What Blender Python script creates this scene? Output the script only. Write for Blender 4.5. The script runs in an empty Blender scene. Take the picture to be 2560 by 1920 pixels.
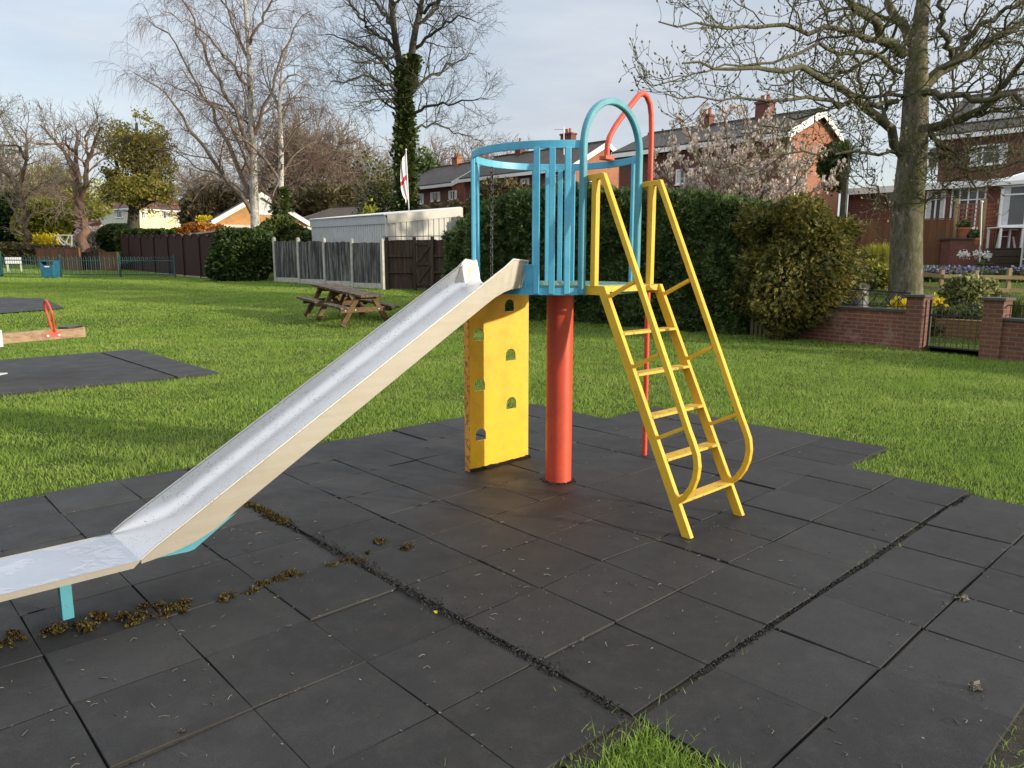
import bpy, bmesh, math, random
import numpy as np
from mathutils import Vector, Matrix

# ------------------------------------------------------------------ camera, sky, sun, exposure
sc = bpy.context.scene
col = sc.collection
EYE = 1.68165
PITCH = .16450
F = 1848.9                      # focal length in photograph pixels (2560 wide)
cam_data = bpy.data.cameras.new('camera')
cam_data.lens = 26.0
cam_data.sensor_width = 36.0
cam_data.clip_end = 2000
cam = bpy.data.objects.new('camera', cam_data)
col.objects.link(cam)
cam.location = (0, 0, EYE)
cam.rotation_euler = (math.pi / 2 - PITCH, 0, 0)
sc.camera = cam

SUN_EL, SUN_AZ = math.radians(12.5), math.radians(109.6)      # heading clockwise from +Y
sun_dir = Vector((math.sin(SUN_AZ) * math.cos(SUN_EL), math.cos(SUN_AZ) * math.cos(SUN_EL), math.sin(SUN_EL)))
sd = bpy.data.lights.new('sun', 'SUN')
sd.energy = 3.0
sd.angle = math.radians(1.2)
sd.color = (1.0, .88, .70)
sun = bpy.data.objects.new('sun', sd)
col.objects.link(sun)
sun.rotation_euler = (-sun_dir).to_track_quat('-Z', 'Y').to_euler()

world = bpy.data.worlds.new('World')
sc.world = world
world.use_nodes = True
wn = world.node_tree
bg = wn.nodes['Background']
bg.inputs[1].default_value = .15
sky = wn.nodes.new('ShaderNodeTexSky')
sky.sky_type = 'NISHITA'
sky.sun_disc = False
sky.sun_elevation = SUN_EL
sky.sun_rotation = SUN_AZ
sky.air_density = 1.0
sky.dust_density = 1.0
wtc = wn.nodes.new('ShaderNodeTexCoord')
wmap = wn.nodes.new('ShaderNodeMapping')
wmap.inputs['Scale'].default_value = (1.0, 1.0, 3.2)
wmap.inputs['Rotation'].default_value = (0.1, .25, .4)
wno = wn.nodes.new('ShaderNodeTexNoise')
wno.inputs['Scale'].default_value = 2.2
wno.inputs['Detail'].default_value = 5
wno.inputs['Roughness'].default_value = .5
wrp = wn.nodes.new('ShaderNodeValToRGB')
wrp.color_ramp.elements[0].position = .34
wrp.color_ramp.elements[0].color = (.60, .60, .60, 1)
wrp.color_ramp.elements[1].position = .68
wrp.color_ramp.elements[1].color = (1, 1, 1, 1)
wmix = wn.nodes.new('ShaderNodeMix')
wmix.data_type = 'RGBA'
# thin high cloud, grey-blue towards the horizon; brightened overhead, unseen, as added fill light
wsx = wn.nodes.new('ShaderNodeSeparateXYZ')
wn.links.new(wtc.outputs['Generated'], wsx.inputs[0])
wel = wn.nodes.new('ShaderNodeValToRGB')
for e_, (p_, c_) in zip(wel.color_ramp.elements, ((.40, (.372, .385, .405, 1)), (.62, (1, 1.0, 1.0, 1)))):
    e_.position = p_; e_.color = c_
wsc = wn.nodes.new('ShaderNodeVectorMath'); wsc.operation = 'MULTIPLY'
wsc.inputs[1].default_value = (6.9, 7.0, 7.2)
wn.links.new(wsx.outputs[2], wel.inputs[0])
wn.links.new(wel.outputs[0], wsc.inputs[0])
# streaks of thicker and thinner cloud
wno2 = wn.nodes.new('ShaderNodeTexNoise')
wno2.inputs['Scale'].default_value = 3.4; wno2.inputs['Detail'].default_value = 7; wno2.inputs['Roughness'].default_value = .58
wmap2 = wn.nodes.new('ShaderNodeMapping'); wmap2.inputs['Scale'].default_value = (.8, 1.4, 4.5); wmap2.inputs['Rotation'].default_value = (.2, -.35, .6)
wn.links.new(wtc.outputs['Generated'], wmap2.inputs['Vector']); wn.links.new(wmap2.outputs[0], wno2.inputs['Vector'])
wrp2 = wn.nodes.new('ShaderNodeValToRGB')
for e_, (p_, c_) in zip(wrp2.color_ramp.elements, ((.30, (.80, .83, .88, 1)), (.70, (1.12, 1.10, 1.07, 1)))):
    e_.position = p_; e_.color = c_
wn.links.new(wno2.outputs['Fac'], wrp2.inputs[0])
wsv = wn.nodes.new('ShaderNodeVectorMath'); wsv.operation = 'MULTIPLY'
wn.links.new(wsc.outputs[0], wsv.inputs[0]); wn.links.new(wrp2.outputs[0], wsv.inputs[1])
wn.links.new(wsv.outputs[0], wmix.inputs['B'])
wn.links.new(wtc.outputs['Generated'], wmap.inputs['Vector'])
wn.links.new(wmap.outputs[0], wno.inputs['Vector'])
wn.links.new(wno.outputs['Fac'], wrp.inputs[0])
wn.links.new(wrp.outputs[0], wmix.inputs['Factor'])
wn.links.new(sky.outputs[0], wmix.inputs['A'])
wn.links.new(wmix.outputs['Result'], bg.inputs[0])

sc.view_settings.view_transform = 'Standard'
sc.view_settings.look = 'None'
sc.view_settings.exposure = 0.85
sc.view_settings.gamma = 1.0
sc.render.engine = 'CYCLES'
sc.cycles.max_bounces = 6
sc.cycles.transparent_max_bounces = 8
sc.cycles.use_denoising = True

rng = np.random.default_rng(7)
random.seed(7)

# ------------------------------------------------------------------ where things stand
cP, sP = math.cos(PITCH), math.sin(PITCH)


def at(px, py, Y):
    """world point seen at photograph pixel px, py and standing Y metres away"""
    u, v = (px - 1280) / F, (py - 960) / F
    d = Vector((u, cP - v * sP, -sP - v * cP))
    t = Y / d.y
    return Vector((d.x * t, Y, EYE + d.z * t))


def cA(x, y, Y): return at(x / 2.2122, y / 2.2122, Y)
def cB(x, y, Y): return at(800 + x / 2.2122, y / 2.2122, Y)
def cC(x, y, Y): return at(1660 + x / 2.2122, y / 2.2122, Y)
def cE(x, y, Y): return at(480 + x / 2.949, 400 + y / 2.949, Y)
def cF(x, y, Y): return at(x / 3.16, 450 + y / 3.16, Y)
def cG(x, y, Y): return at(1860 + x / 3.16, 450 + y / 3.16, Y)


_lawn_y = [0, 13, 16, 18, 19.5, 22, 28, 33, 38, 46, 55, 70, 85, 110, 200]
_lawn_z = [0, 0, .03, .11, .30, .42, .60, .82, .95, 1.25, 2.2, 2.8, 3.3, 3.9, 5.0]


def hz(x, y):
    return float(np.interp(y, _lawn_y, _lawn_z))


_gard_y = [0, 12, 14, 16, 18, 21, 24, 27, 30, 34, 60, 200]
_gard_z = [.04, .05, .08, .16, .32, .58, 1.0, 1.5, 1.75, 1.85, 2.2, 3.0]


def gz(x, y):
    return float(np.interp(y, _gard_y, _gard_z))


# rubber tile grid: i runs towards the camera's right, j away to the right; half-metre tiles
YAW = 2.39230
EI = np.array([math.sin(YAW), math.cos(YAW)]) * .5
EJ = np.array([-math.cos(YAW), math.sin(YAW)]) * .5
TC = np.array([8.114, -3.1615])


def tile(i, j):
    v = EI * (i - TC[0]) + EJ * (j - TC[1])
    return float(v[0]), float(v[1])


_inv = np.linalg.inv(np.stack([EI, EJ], 1))


def totile(x, y):
    s = _inv @ np.stack([x, y])
    return s[0] + TC[0], s[1] + TC[1]


# ------------------------------------------------------------------ noise on the plane
_nt = np.random.default_rng(3).random((256, 256))


def vnoise(x, y):
    x0 = np.floor(x).astype(int); y0 = np.floor(y).astype(int)
    fx = x - x0; fy = y - y0
    fx = fx * fx * (3 - 2 * fx); fy = fy * fy * (3 - 2 * fy)
    g = lambda a, b: _nt[a % 256, b % 256]
    return (g(x0, y0) * (1 - fx) + g(x0 + 1, y0) * fx) * (1 - fy) + (g(x0, y0 + 1) * (1 - fx) + g(x0 + 1, y0 + 1) * fx) * fy


# ------------------------------------------------------------------ materials
MATS = {}


def ramp(nt, fac, stops):
    r = nt.nodes.new('ShaderNodeValToRGB')
    el = r.color_ramp.elements
    while len(el) < len(stops): el.new(.5)
    for e, (p, c) in zip(el, stops):
        e.position = p
        e.color = (*c, 1) if len(c) == 3 else c
    nt.links.new(fac, r.inputs[0])
    return r.outputs[0]


def noise(nt, vec, scale, detail=4, rough=.55, dist=0):
    n = nt.nodes.new('ShaderNodeTexNoise')
    n.inputs['Scale'].default_value = scale
    n.inputs['Detail'].default_value = detail
    n.inputs['Roughness'].default_value = rough
    n.inputs['Distortion'].default_value = dist
    if vec is not None: nt.links.new(vec, n.inputs['Vector'])
    return n.outputs['Fac']


def mixc(nt, fac, a, b, mode='MIX'):
    m = nt.nodes.new('ShaderNodeMix')
    m.data_type = 'RGBA'
    m.blend_type = mode
    for s, v in (('Factor', fac), ('A', a), ('B', b)):
        if isinstance(v, (int, float)): m.inputs[s].default_value = v
        elif isinstance(v, tuple): m.inputs[s].default_value = (*v, 1) if len(v) == 3 else v
        else: nt.links.new(v, m.inputs[s])
    return m.outputs['Result']


def math_(nt, op, a, b=0.0):
    m = nt.nodes.new('ShaderNodeMath')
    m.operation = op
    for k, v in enumerate((a, b)):
        if isinstance(v, (int, float)): m.inputs[k].default_value = v
        else: nt.links.new(v, m.inputs[k])
    return m.outputs[0]


def newmat(name):
    m = bpy.data.materials.new(name)
    m.use_nodes = True
    nt = m.node_tree
    p = nt.nodes['Principled BSDF']
    MATS[name] = m
    return m, nt, p


def bump(nt, p, height, strength=.3, dist=.01):
    b = nt.nodes.new('ShaderNodeBump')
    b.inputs['Strength'].default_value = strength
    b.inputs['Distance'].default_value = dist
    nt.links.new(height, b.inputs['Height'])
    nt.links.new(b.outputs[0], p.inputs['Normal'])


def vec(nt, kind='Object', scale=None):
    t = nt.nodes.new('ShaderNodeTexCoord')
    o = t.outputs[kind]
    if scale:
        m = nt.nodes.new('ShaderNodeMapping')
        m.inputs['Scale'].default_value = scale
        nt.links.new(o, m.inputs['Vector'])
        o = m.outputs[0]
    return o


def mat_plain(name, c, rough=.6, var=.15, scale=3, bump_s=0, metal=0, spec=.5, kind='Object'):
    m, nt, p = newmat(name)
    v = vec(nt, kind)
    n = noise(nt, v, scale, 6)
    lo = tuple(x * (1 - var) for x in c); hi = tuple(min(1, x * (1 + var)) for x in c)
    nt.links.new(ramp(nt, n, [(.3, lo), (.7, hi)]), p.inputs['Base Color'])
    p.inputs['Roughness'].default_value = rough
    p.inputs['Metallic'].default_value = metal
    p.inputs['Specular IOR Level'].default_value = spec
    if bump_s: bump(nt, p, noise(nt, v, scale * 8, 4), bump_s, .01)
    return m


def mat_paint(name, c, wear=(.35, .2, .1), rough=.38, wear_at=.70, low_dirt=True, fade=None):
    """gloss paint, slightly faded, with chips and dirt of their own shape"""
    m, nt, p = newmat(name)
    v = vec(nt)
    n1 = noise(nt, v, 2.2, 6)
    f = fade or tuple(min(1, x * 1.12 + .02) for x in c)
    base = ramp(nt, n1, [(.3, c), (.72, f)])
    n2 = noise(nt, v, 26, 8, .65)
    chips = ramp(nt, n2, [(wear_at, (0, 0, 0)), (wear_at + .03, (1, 1, 1))])
    base = mixc(nt, chips, base, wear)
    n4 = noise(nt, v, 7, 8, .7)
    grime = ramp(nt, n4, [(.45, (0, 0, 0)), (.72, (.55, .55, .55))])
    base = mixc(nt, grime, base, tuple(x * .62 for x in c))
    nt.links.new(base, p.inputs['Base Color'])
    nt.links.new(ramp(nt, n4, [(.3, (rough,) * 3), (.7, (rough + .25,) * 3)]), p.inputs['Roughness'])
    bump(nt, p, n2, .12, .004)
    return m


def mat_brick(name, c1, c2, mortar, msize=.012, patch=None, rough=.85):
    m, nt, p = newmat(name)
    uv = vec(nt, 'UV')
    b = nt.nodes.new('ShaderNodeTexBrick')
    b.offset = .5
    b.inputs['Scale'].default_value = 1
    b.inputs['Brick Width'].default_value = .235
    b.inputs['Row Height'].default_value = .078
    b.inputs['Mortar Size'].default_value = msize
    b.inputs['Mortar Smooth'].default_value = .2
    b.inputs['Bias'].default_value = 0
    b.inputs['Color1'].default_value = (*c1, 1)
    b.inputs['Color2'].default_value = (*c2, 1)
    b.inputs['Mortar'].default_value = (*mortar, 1)
    nt.links.new(uv, b.inputs['Vector'])
    n = noise(nt, uv, 1.3, 6, .6)
    colr = mixc(nt, .8, b.outputs['Color'], ramp(nt, n, [(.3, (.72, .70, .68)), (.7, (1.12, 1.1, 1.08))]), 'MULTIPLY')
    if patch:
        n3 = noise(nt, uv, 2.1, 7, .7)
        colr = mixc(nt, ramp(nt, n3, [(.52, (0, 0, 0)), (.66, (.7, .7, .7))]), colr, patch)
    nt.links.new(colr, p.inputs['Base Color'])
    p.inputs['Roughness'].default_value = rough
    bump(nt, p, math_(nt, 'SUBTRACT', noise(nt, uv, 60, 3), b.outputs['Fac']), .5, .008)
    return m


def mat_roof(name, c1, c2, row=.28, moss=None):
    m, nt, p = newmat(name)
    uv = vec(nt, 'UV')
    b = nt.nodes.new('ShaderNodeTexBrick')
    b.inputs['Scale'].default_value = 1
    b.inputs['Brick Width'].default_value = .32
    b.inputs['Row Height'].default_value = row
    b.inputs['Mortar Size'].default_value = .02
    b.inputs['Color1'].default_value = (*c1, 1)
    b.inputs['Color2'].default_value = (*c2, 1)
    b.inputs['Mortar'].default_value = (*[x * .35 for x in c1], 1)
    nt.links.new(uv, b.inputs['Vector'])
    n = noise(nt, uv, .9, 7, .65)
    colr = mixc(nt, .9, b.outputs['Color'], ramp(nt, n, [(.3, (.6, .6, .6)), (.7, (1.2, 1.2, 1.2))]), 'MULTIPLY')
    if moss: colr = mixc(nt, ramp(nt, noise(nt, uv, 2.4, 7, .7), [(.5, (0, 0, 0)), (.7, (.6, .6, .6))]), colr, moss)
    nt.links.new(colr, p.inputs['Base Color'])
    p.inputs['Roughness'].default_value = .8
    bump(nt, p, b.outputs['Fac'], -.6, .02)
    return m


def mat_wood(name, dark, light, rough=.8, stretch=(14, 14, 1.2), grey=None, kind='Object', contrast=.5):
    m, nt, p = newmat(name)
    v = vec(nt, kind, stretch)
    n = noise(nt, v, 2.2, 8, .7, .6)
    colr = ramp(nt, n, [(.5 - contrast / 2, dark), (.5 + contrast / 2, light)])
    ri = nt.nodes.new('ShaderNodeNewGeometry')
    colr = mixc(nt, .8, colr, ramp(nt, ri.outputs['Random Per Island'], [(0, (.68, .68, .68)), (1, (1.2, 1.2, 1.2))]), 'MULTIPLY')
    if grey:
        n2 = noise(nt, vec(nt, kind, (stretch[0] * .5, stretch[1] * .5, stretch[2] * .6)), 2.5, 8, .72)
        colr = mixc(nt, ramp(nt, n2, [(.47, (0, 0, 0)), (.62, (.85, .85, .85))]), colr, grey)
    nt.links.new(colr, p.inputs['Base Color'])
    p.inputs['Roughness'].default_value = rough
    p.inputs['Specular IOR Level'].default_value = .25
    bump(nt, p, n, .35, .006)
    return m


def mat_leaf(name, stops, trans=.35, rough=.55, big=1.5, spec=.3):
    """leaves: colour per leaf, with clumps of their own tone, light passing through"""
    m, nt, p = newmat(name)
    ge = nt.nodes.new('ShaderNodeNewGeometry')
    n = noise(nt, ge.outputs['Position'], big, 4, .6)
    f = math_(nt, 'ADD', math_(nt, 'MULTIPLY', ge.outputs['Random Per Island'], .55), math_(nt, 'MULTIPLY', n, .55))
    c = ramp(nt, f, stops)
    nt.links.new(c, p.inputs['Base Color'])
    p.inputs['Roughness'].default_value = rough
    p.inputs['Specular IOR Level'].default_value = spec
    if trans:
        out = nt.nodes['Material Output']
        tr = nt.nodes.new('ShaderNodeBsdfTranslucent')
        nt.links.new(c, tr.inputs['Color'])
        mx = nt.nodes.new('ShaderNodeMixShader')
        mx.inputs[0].default_value = trans
        nt.links.new(p.outputs[0], mx.inputs[1])
        nt.links.new(tr.outputs[0], mx.inputs[2])
        nt.links.new(mx.outputs[0], out.inputs[0])
    return m


def mat_bark(name, stops, scale=(6, 6, 1.5), bumps=.7, moss=None):
    m, nt, p = newmat(name)
    v = vec(nt, 'Object', scale)
    n = noise(nt, v, 2.0, 9, .68, .4)
    c = ramp(nt, n, stops)
    if moss:
        c = mixc(nt, ramp(nt, noise(nt, vec(nt), 1.1, 6, .65), [(.42, (0, 0, 0)), (.62, (.8, .8, .8))]), c, moss)
    nt.links.new(c, p.inputs['Base Color'])
    p.inputs['Roughness'].default_value = .9
    p.inputs['Specular IOR Level'].default_value = .15
    bump(nt, p, n, bumps, .03)
    return m


# rubber tiles: near-black, dusty, each with a tone of its own, rust stains below the tower
def mat_rubber(name, stains=True):
    m, nt, p = newmat(name)
    ge = nt.nodes.new('ShaderNodeNewGeometry')
    pos = ge.outputs['Position']
    base = ramp(nt, ge.outputs['Random Per Island'], [(0, (.0140, .0137, .0134)), (1, (.0250, .0244, .0240))])
    n1 = noise(nt, pos, .8, 6, .65)
    base = mixc(nt, .8, base, ramp(nt, n1, [(.28, (.62, .62, .63)), (.72, (1.45, 1.41, 1.36))]), 'MULTIPLY')
    n2 = noise(nt, pos, 7, 9, .78)
    base = mixc(nt, ramp(nt, n2, [(.47, (0, 0, 0)), (.78, (.65, .65, .65))]), base, (.042, .039, .035))
    n5 = noise(nt, pos, 260, 2, .5)
    base = mixc(nt, .7, base, ramp(nt, n5, [(.35, (.6, .6, .6)), (.65, (1.4, 1.4, 1.4))]), 'MULTIPLY')
    if stains:
        sx = nt.nodes.new('ShaderNodeSeparateXYZ')
        nt.links.new(pos, sx.inputs[0])
        dx = math_(nt, 'MULTIPLY', math_(nt, 'SUBTRACT', sx.outputs[0], .25), .85)
        dy = math_(nt, 'MULTIPLY', math_(nt, 'SUBTRACT', sx.outputs[1], 5.0), .95)
        d2 = math_(nt, 'ADD', math_(nt, 'MULTIPLY', dx, dx), math_(nt, 'MULTIPLY', dy, dy))
        fall = math_(nt, 'SUBTRACT', 1.0, math_(nt, 'SQRT', d2))
        fall = math_(nt, 'ADD', fall, math_(nt, 'MULTIPLY', math_(nt, 'SUBTRACT', noise(nt, pos, 2.6, 6, .7), .5), 1.6))
        base = mixc(nt, ramp(nt, fall, [(.05, (0, 0, 0)), (.9, (.62, .62, .62))]), base, (.036, .021, .012))
    nt.links.new(base, p.inputs['Base Color'])
    nt.links.new(ramp(nt, noise(nt, pos, 3, 5, .6), [(.3, (.50,) * 3), (.7, (.72,) * 3)]), p.inputs['Roughness'])
    p.inputs['Specular IOR Level'].default_value = .32
    bump(nt, p, math_(nt, 'ADD', n5, math_(nt, 'MULTIPLY', noise(nt, pos, 60, 3), .8)), .35, .004)
    return m


M_RUBBER = mat_rubber('rubber')
M_RUBBER2 = mat_rubber('rubber_worn', False)
M_SOIL = mat_plain('dark_soil', (.022, .017, .012), .95, .5, 14, .8)
M_LAWN = None


def mat_lawn():
    m, nt, p = newmat('lawn_soil')
    ge = nt.nodes.new('ShaderNodeNewGeometry')
    pos = ge.outputs['Position']
    c = ramp(nt, noise(nt, pos, 1.2, 8, .65), [(.3, (.035, .058, .012)), (.7, (.075, .11, .020))])
    c = mixc(nt, ramp(nt, noise(nt, pos, 22, 5, .7), [(.5, (0, 0, 0)), (.8, (.7, .7, .7))]), c, (.030, .040, .010))
    nt.links.new(c, p.inputs['Base Color'])
    p.inputs['Roughness'].default_value = .95
    p.inputs['Specular IOR Level'].default_value = .1
    bump(nt, p, noise(nt, pos, 30, 6, .7), .8, .05)
    return m


M_LAWN = mat_lawn()


def mat_grass(name='grass_blades', tint=1.0):
    m, nt, p = newmat(name)
    ge = nt.nodes.new('ShaderNodeNewGeometry')
    pos = ge.outputs['Position']
    n = noise(nt, pos, .55, 5, .6)
    n2 = noise(nt, pos, 3.3, 4, .6)
    f = math_(nt, 'ADD', math_(nt, 'MULTIPLY', ge.outputs['Random Per Island'], .30),
              math_(nt, 'ADD', math_(nt, 'MULTIPLY', n, .55), math_(nt, 'MULTIPLY', n2, .42)))
    c = ramp(nt, f, [(.12, (.060, .125, .020)), (.42, (.146, .262, .040)), (.70, (.268, .385, .068)), (.95, (.50, .48, .18))])
    nt.links.new(c, p.inputs['Base Color'])
    p.inputs['Roughness'].default_value = .6
    p.inputs['Specular IOR Level'].default_value = .15
    out = nt.nodes['Material Output']
    tr = nt.nodes.new('ShaderNodeBsdfTranslucent')
    nt.links.new(c, tr.inputs['Color'])
    mx = nt.nodes.new('ShaderNodeMixShader')
    mx.inputs[0].default_value = .4
    nt.links.new(p.outputs[0], mx.inputs[1]); nt.links.new(tr.outputs[0], mx.inputs[2])
    nt.links.new(mx.outputs[0], out.inputs[0])
    return m


M_GRASS = mat_grass()


def mat_steel(name, base=(.70, .70, .69), rough=.34, spots=True, wet=False, metal=.9, streak=False):
    m, nt, p = newmat(name)
    v = vec(nt)
    n1 = noise(nt, v, 1.6, 6, .6)
    c = ramp(nt, n1, [(.3, tuple(x * .86 for x in base)), (.7, base)])
    nb = noise(nt, vec(nt, 'Object', (3, 3, 3)), 3, 8, .7)
    c = mixc(nt, ramp(nt, nb, [(.5, (0, 0, 0)), (.75, (.3, .3, .3))]), c, tuple(x * .7 for x in base))
    if streak:           # brushed streaks and a brownish reflection painted into the colour, down the slope
        t = nt.nodes.new('ShaderNodeTexCoord'); mp = nt.nodes.new('ShaderNodeMapping')
        mp.inputs['Rotation'].default_value = (0, 0, math.radians(30)); mp.inputs['Scale'].default_value = (.6, 14, 1)
        nt.links.new(t.outputs['UV'], mp.inputs['Vector'])
        s1 = noise(nt, mp.outputs[0], 1.6, 8, .65, .5)
        c = mixc(nt, ramp(nt, s1, [(.42, (0, 0, 0)), (.70, (.45, .45, .45))]), c, (base[0] * .80, base[1] * .70, base[2] * .52))
        s2 = noise(nt, vec(nt, 'UV'), 2.1, 5, .6)
        c = mixc(nt, ramp(nt, s2, [(.55, (0, 0, 0)), (.72, (.55, .55, .55))]), c, tuple(x * .55 for x in base))
    nt.links.new(c, p.inputs['Base Color'])
    p.inputs['Metallic'].default_value = metal
    r = ramp(nt, n1, [(.3, (rough,) * 3), (.7, (rough + .12,) * 3)])
    h = noise(nt, v, 40, 3)
    if spots:            # drops of rain standing on the metal
        vo = nt.nodes.new('ShaderNodeTexVoronoi')
        vo.inputs['Scale'].default_value = 75
        nt.links.new(v, vo.inputs['Vector'])
        keep = ramp(nt, noise(nt, v, 9, 3), [(.42, (0, 0, 0)), (.50, (1, 1, 1))])
        d = ramp(nt, vo.outputs['Distance'], [(.17, (1, 1, 1)), (.27, (0, 0, 0))])
        drop = mixc(nt, 1.0, d, keep, 'MULTIPLY')
        c2 = mixc(nt, drop, c, tuple(x * .42 for x in base))
        nt.links.new(c2, p.inputs['Base Color'])
        h = math_(nt, 'ADD', math_(nt, 'MULTIPLY', h, .15), drop)
    if wet:              # a film of water with ragged edges
        w = ramp(nt, noise(nt, vec(nt, 'Object', (2.2, 2.2, 2.2)), 2.0, 5, .5, .8), [(.46, (0, 0, 0)), (.485, (1, 1, 1))])
        w2 = ramp(nt, noise(nt, vec(nt, 'Object', (7, 7, 7)), 2.0, 3, .5, .4), [(.52, (0, 0, 0)), (.55, (1, 1, 1))])
        ww = mixc(nt, 1.0, w, w2, 'LIGHTEN')
        h = math_(nt, 'ADD', h, math_(nt, 'MULTIPLY', ww, 2))
        r = mixc(nt, ww, r, (.33, .33, .33))
    nt.links.new(r, p.inputs['Roughness'])
    bump(nt, p, h, .25, .002)
    return m


M_STEEL = mat_steel('slide_steel', (.68, .68, .675), .40, metal=.85)
M_STEEL_E = mat_steel('slide_steel_entry', (.46, .45, .42), .48, metal=.7)
M_STEEL_W = mat_steel('slide_steel_wet', (.60, .615, .65), .34, False, True)
M_STEEL_O = mat_steel('slide_steel_outside', (.30, .286, .250), .48, False, False, .50, True)
M_BLUE = mat_paint('blue_paint', (.050, .32, .50), (.06, .10, .07), .36, .675, fade=(.10, .39, .53))
M_TEAL = mat_paint('teal_paint', (.045, .235, .30), (.10, .10, .07), .4, .66)
M_YELLOW = mat_paint('yellow_paint', (.66, .385, .018), (.26, .15, .06), .40, .665, fade=(.70, .43, .03))
M_YELLOW_W = mat_paint('yellow_worn', (.62, .38, .035), (.30, .20, .09), .55, .57)
M_YELLOW_P = mat_paint('yellow_panel', (.72, .405, .004), (.40, .22, .03), .36, .76, fade=(.76, .44, .007))
M_ORANGE_E = mat_paint('rusty_edge', (.60, .28, .03), (.30, .10, .03), .7, .52)
M_RED = mat_paint('red_paint', (.53, .055, .020), (.20, .05, .03), .38, .76, fade=(.57, .074, .030))
M_GREEN_DECK = mat_paint('deck_green', (.08, .27, .22), (.20, .20, .16), .5, .5)
M_CHAIN = mat_plain('chain_metal', (.05, .05, .05), .45, .4, 20, metal=.8)
M_WHITE = mat_plain('white_upvc', (.78, .78, .76), .4, .05, 4)
M_WHITE_D = mat_plain('white_weathered', (.60, .60, .55), .6, .15, 6)
M_GLASS = None
m_, nt_, p_ = newmat('window_glass')
p_.inputs['Base Color'].default_value = (.05, .055, .06, 1)
p_.inputs['Roughness'].default_value = .06
p_.inputs['Specular IOR Level'].default_value = .8
M_GLASS = m_
M_CURTAIN = mat_plain('net_curtain', (.55, .55, .54), .8, .1, 6)
M_BRICK_W = mat_brick('red_wall_brick', (.17, .048, .028), (.215, .070, .040), (.20, .145, .11), patch=(.30, .225, .19))
M_BRICK_P = mat_brick('pier_brick', (.165, .056, .030), (.12, .042, .025), (.15, .11, .08))
M_BRICK_Y = mat_brick('buff_brick', (.26, .15, .05), (.20, .11, .04), (.10, .07, .04))
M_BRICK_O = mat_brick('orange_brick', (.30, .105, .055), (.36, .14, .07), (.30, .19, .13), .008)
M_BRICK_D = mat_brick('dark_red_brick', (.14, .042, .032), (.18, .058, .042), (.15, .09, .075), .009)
M_BRICK_B = mat_brick('golden_brick', (.50, .24, .075), (.56, .30, .11), (.45, .30, .16), .008)
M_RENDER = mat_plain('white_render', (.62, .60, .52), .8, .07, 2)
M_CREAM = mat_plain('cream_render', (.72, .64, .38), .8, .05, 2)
M_ROOF_D = mat_roof('dark_roof', (.062, .052, .045), (.085, .07, .06))
M_ROOF_B = mat_roof('brown_roof', (.10, .070, .050), (.13, .09, .06), moss=(.09, .08, .04))
M_ROOF_R = mat_roof('red_roof', (.13, .055, .04), (.16, .07, .05))
M_ROOF_G = mat_roof('grey_roof', (.14, .125, .11), (.17, .15, .13))
M_SOLAR = mat_plain('solar_glass', (.02, .025, .04), .08, .2, 2, spec=1.0)
M_LEAD = mat_plain('lead_grey', (.16, .17, .18), .6, .2, 4)
M_CONC = mat_plain('concrete', (.40, .38, .33), .85, .2, 5, .4)
M_COPING = mat_plain('coping', (.055, .050, .045), .8, .3, 6, .4)
M_FENCE_G = mat_wood('grey_fence', (.028, .027, .028), (.075, .072, .072), .85, (9, 9, .5), (.26, .25, .235), contrast=.7)
M_FENCE_K = mat_wood('dark_fence', (.026, .016, .010), (.060, .038, .026), .85, (9, 9, .5), (.085, .062, .045), contrast=.5)
M_FENCE_M = mat_wood('maroon_fence', (.028, .011, .009), (.042, .018, .014), .75, (12, 12, .6), contrast=.6)
M_FENCE_B = mat_wood('brown_fence', (.13, .060, .030), (.19, .09, .046), .8, (14, 14, .8), contrast=.6)
M_WOOD_T = mat_wood('table_wood', (.035, .026, .018), (.085, .062, .042), .75, (5, 5, 5), (.15, .12, .09), contrast=.55)
M_WOOD_TE = mat_wood('table_frame_wood', (.08, .048, .022), (.20, .12, .05), .75, (5, 5, 5), (.06, .042, .026), contrast=.55)
M_WOOD_S = mat_wood('seesaw_wood', (.30, .195, .115), (.46, .33, .21), .7, (4, 4, 9), (.20, .125, .07), contrast=.5)
M_WOOD_R = mat_wood('rail_wood', (.26, .19, .095), (.42, .32, .17), .75, (6, 6, 6), contrast=.5)
M_WOOD_GR = mat_wood('green_wood', (.06, .055, .025), (.12, .105, .05), .85, (8, 8, 1), contrast=.5)
M_TRELLIS = mat_plain('trellis_wood', (.30, .095, .042), .7, .2, 6)
M_IRON = mat_plain('black_iron', (.012, .012, .012), .5, .3, 20)
M_RAILING = mat_plain('green_railing', (.018, .075, .072), .5, .3, 8)
M_BIN = mat_plain('bin_blue', (.020, .115, .18), .45, .2, 6)
M_GREYP = mat_plain('grey_plastic', (.040, .042, .046), .55, .15, 6)
M_PLASTIC = mat_plain('white_plastic', (.78, .79, .80), .4, .03, 4)
M_TERRA = mat_plain('terracotta', (.36, .12, .055), .8, .15, 8)
M_BLACKR = mat_plain('black_rubber', (.025, .025, .026), .35, .3, 10)
M_GALV = mat_plain('galvanised', (.50, .51, .50), .5, .12, 3, metal=.2)
M_GALVW = mat_plain('white_sheet_metal', (.39, .38, .335), .5, .08, 2)
M_FASCIA = mat_plain('grey_fascia', (.40, .42, .43), .6, .08, 3)
M_DARKDECK = mat_wood('dark_decking', (.035, .024, .018), (.065, .046, .034), .8, (1, 9, 9), contrast=.5)
M_FLAGW = mat_plain('flag_white', (.75, .74, .74), .8, .04, 3)
M_FLAGR = mat_plain('flag_red', (.55, .02, .03), .8, .1, 3)
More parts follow.
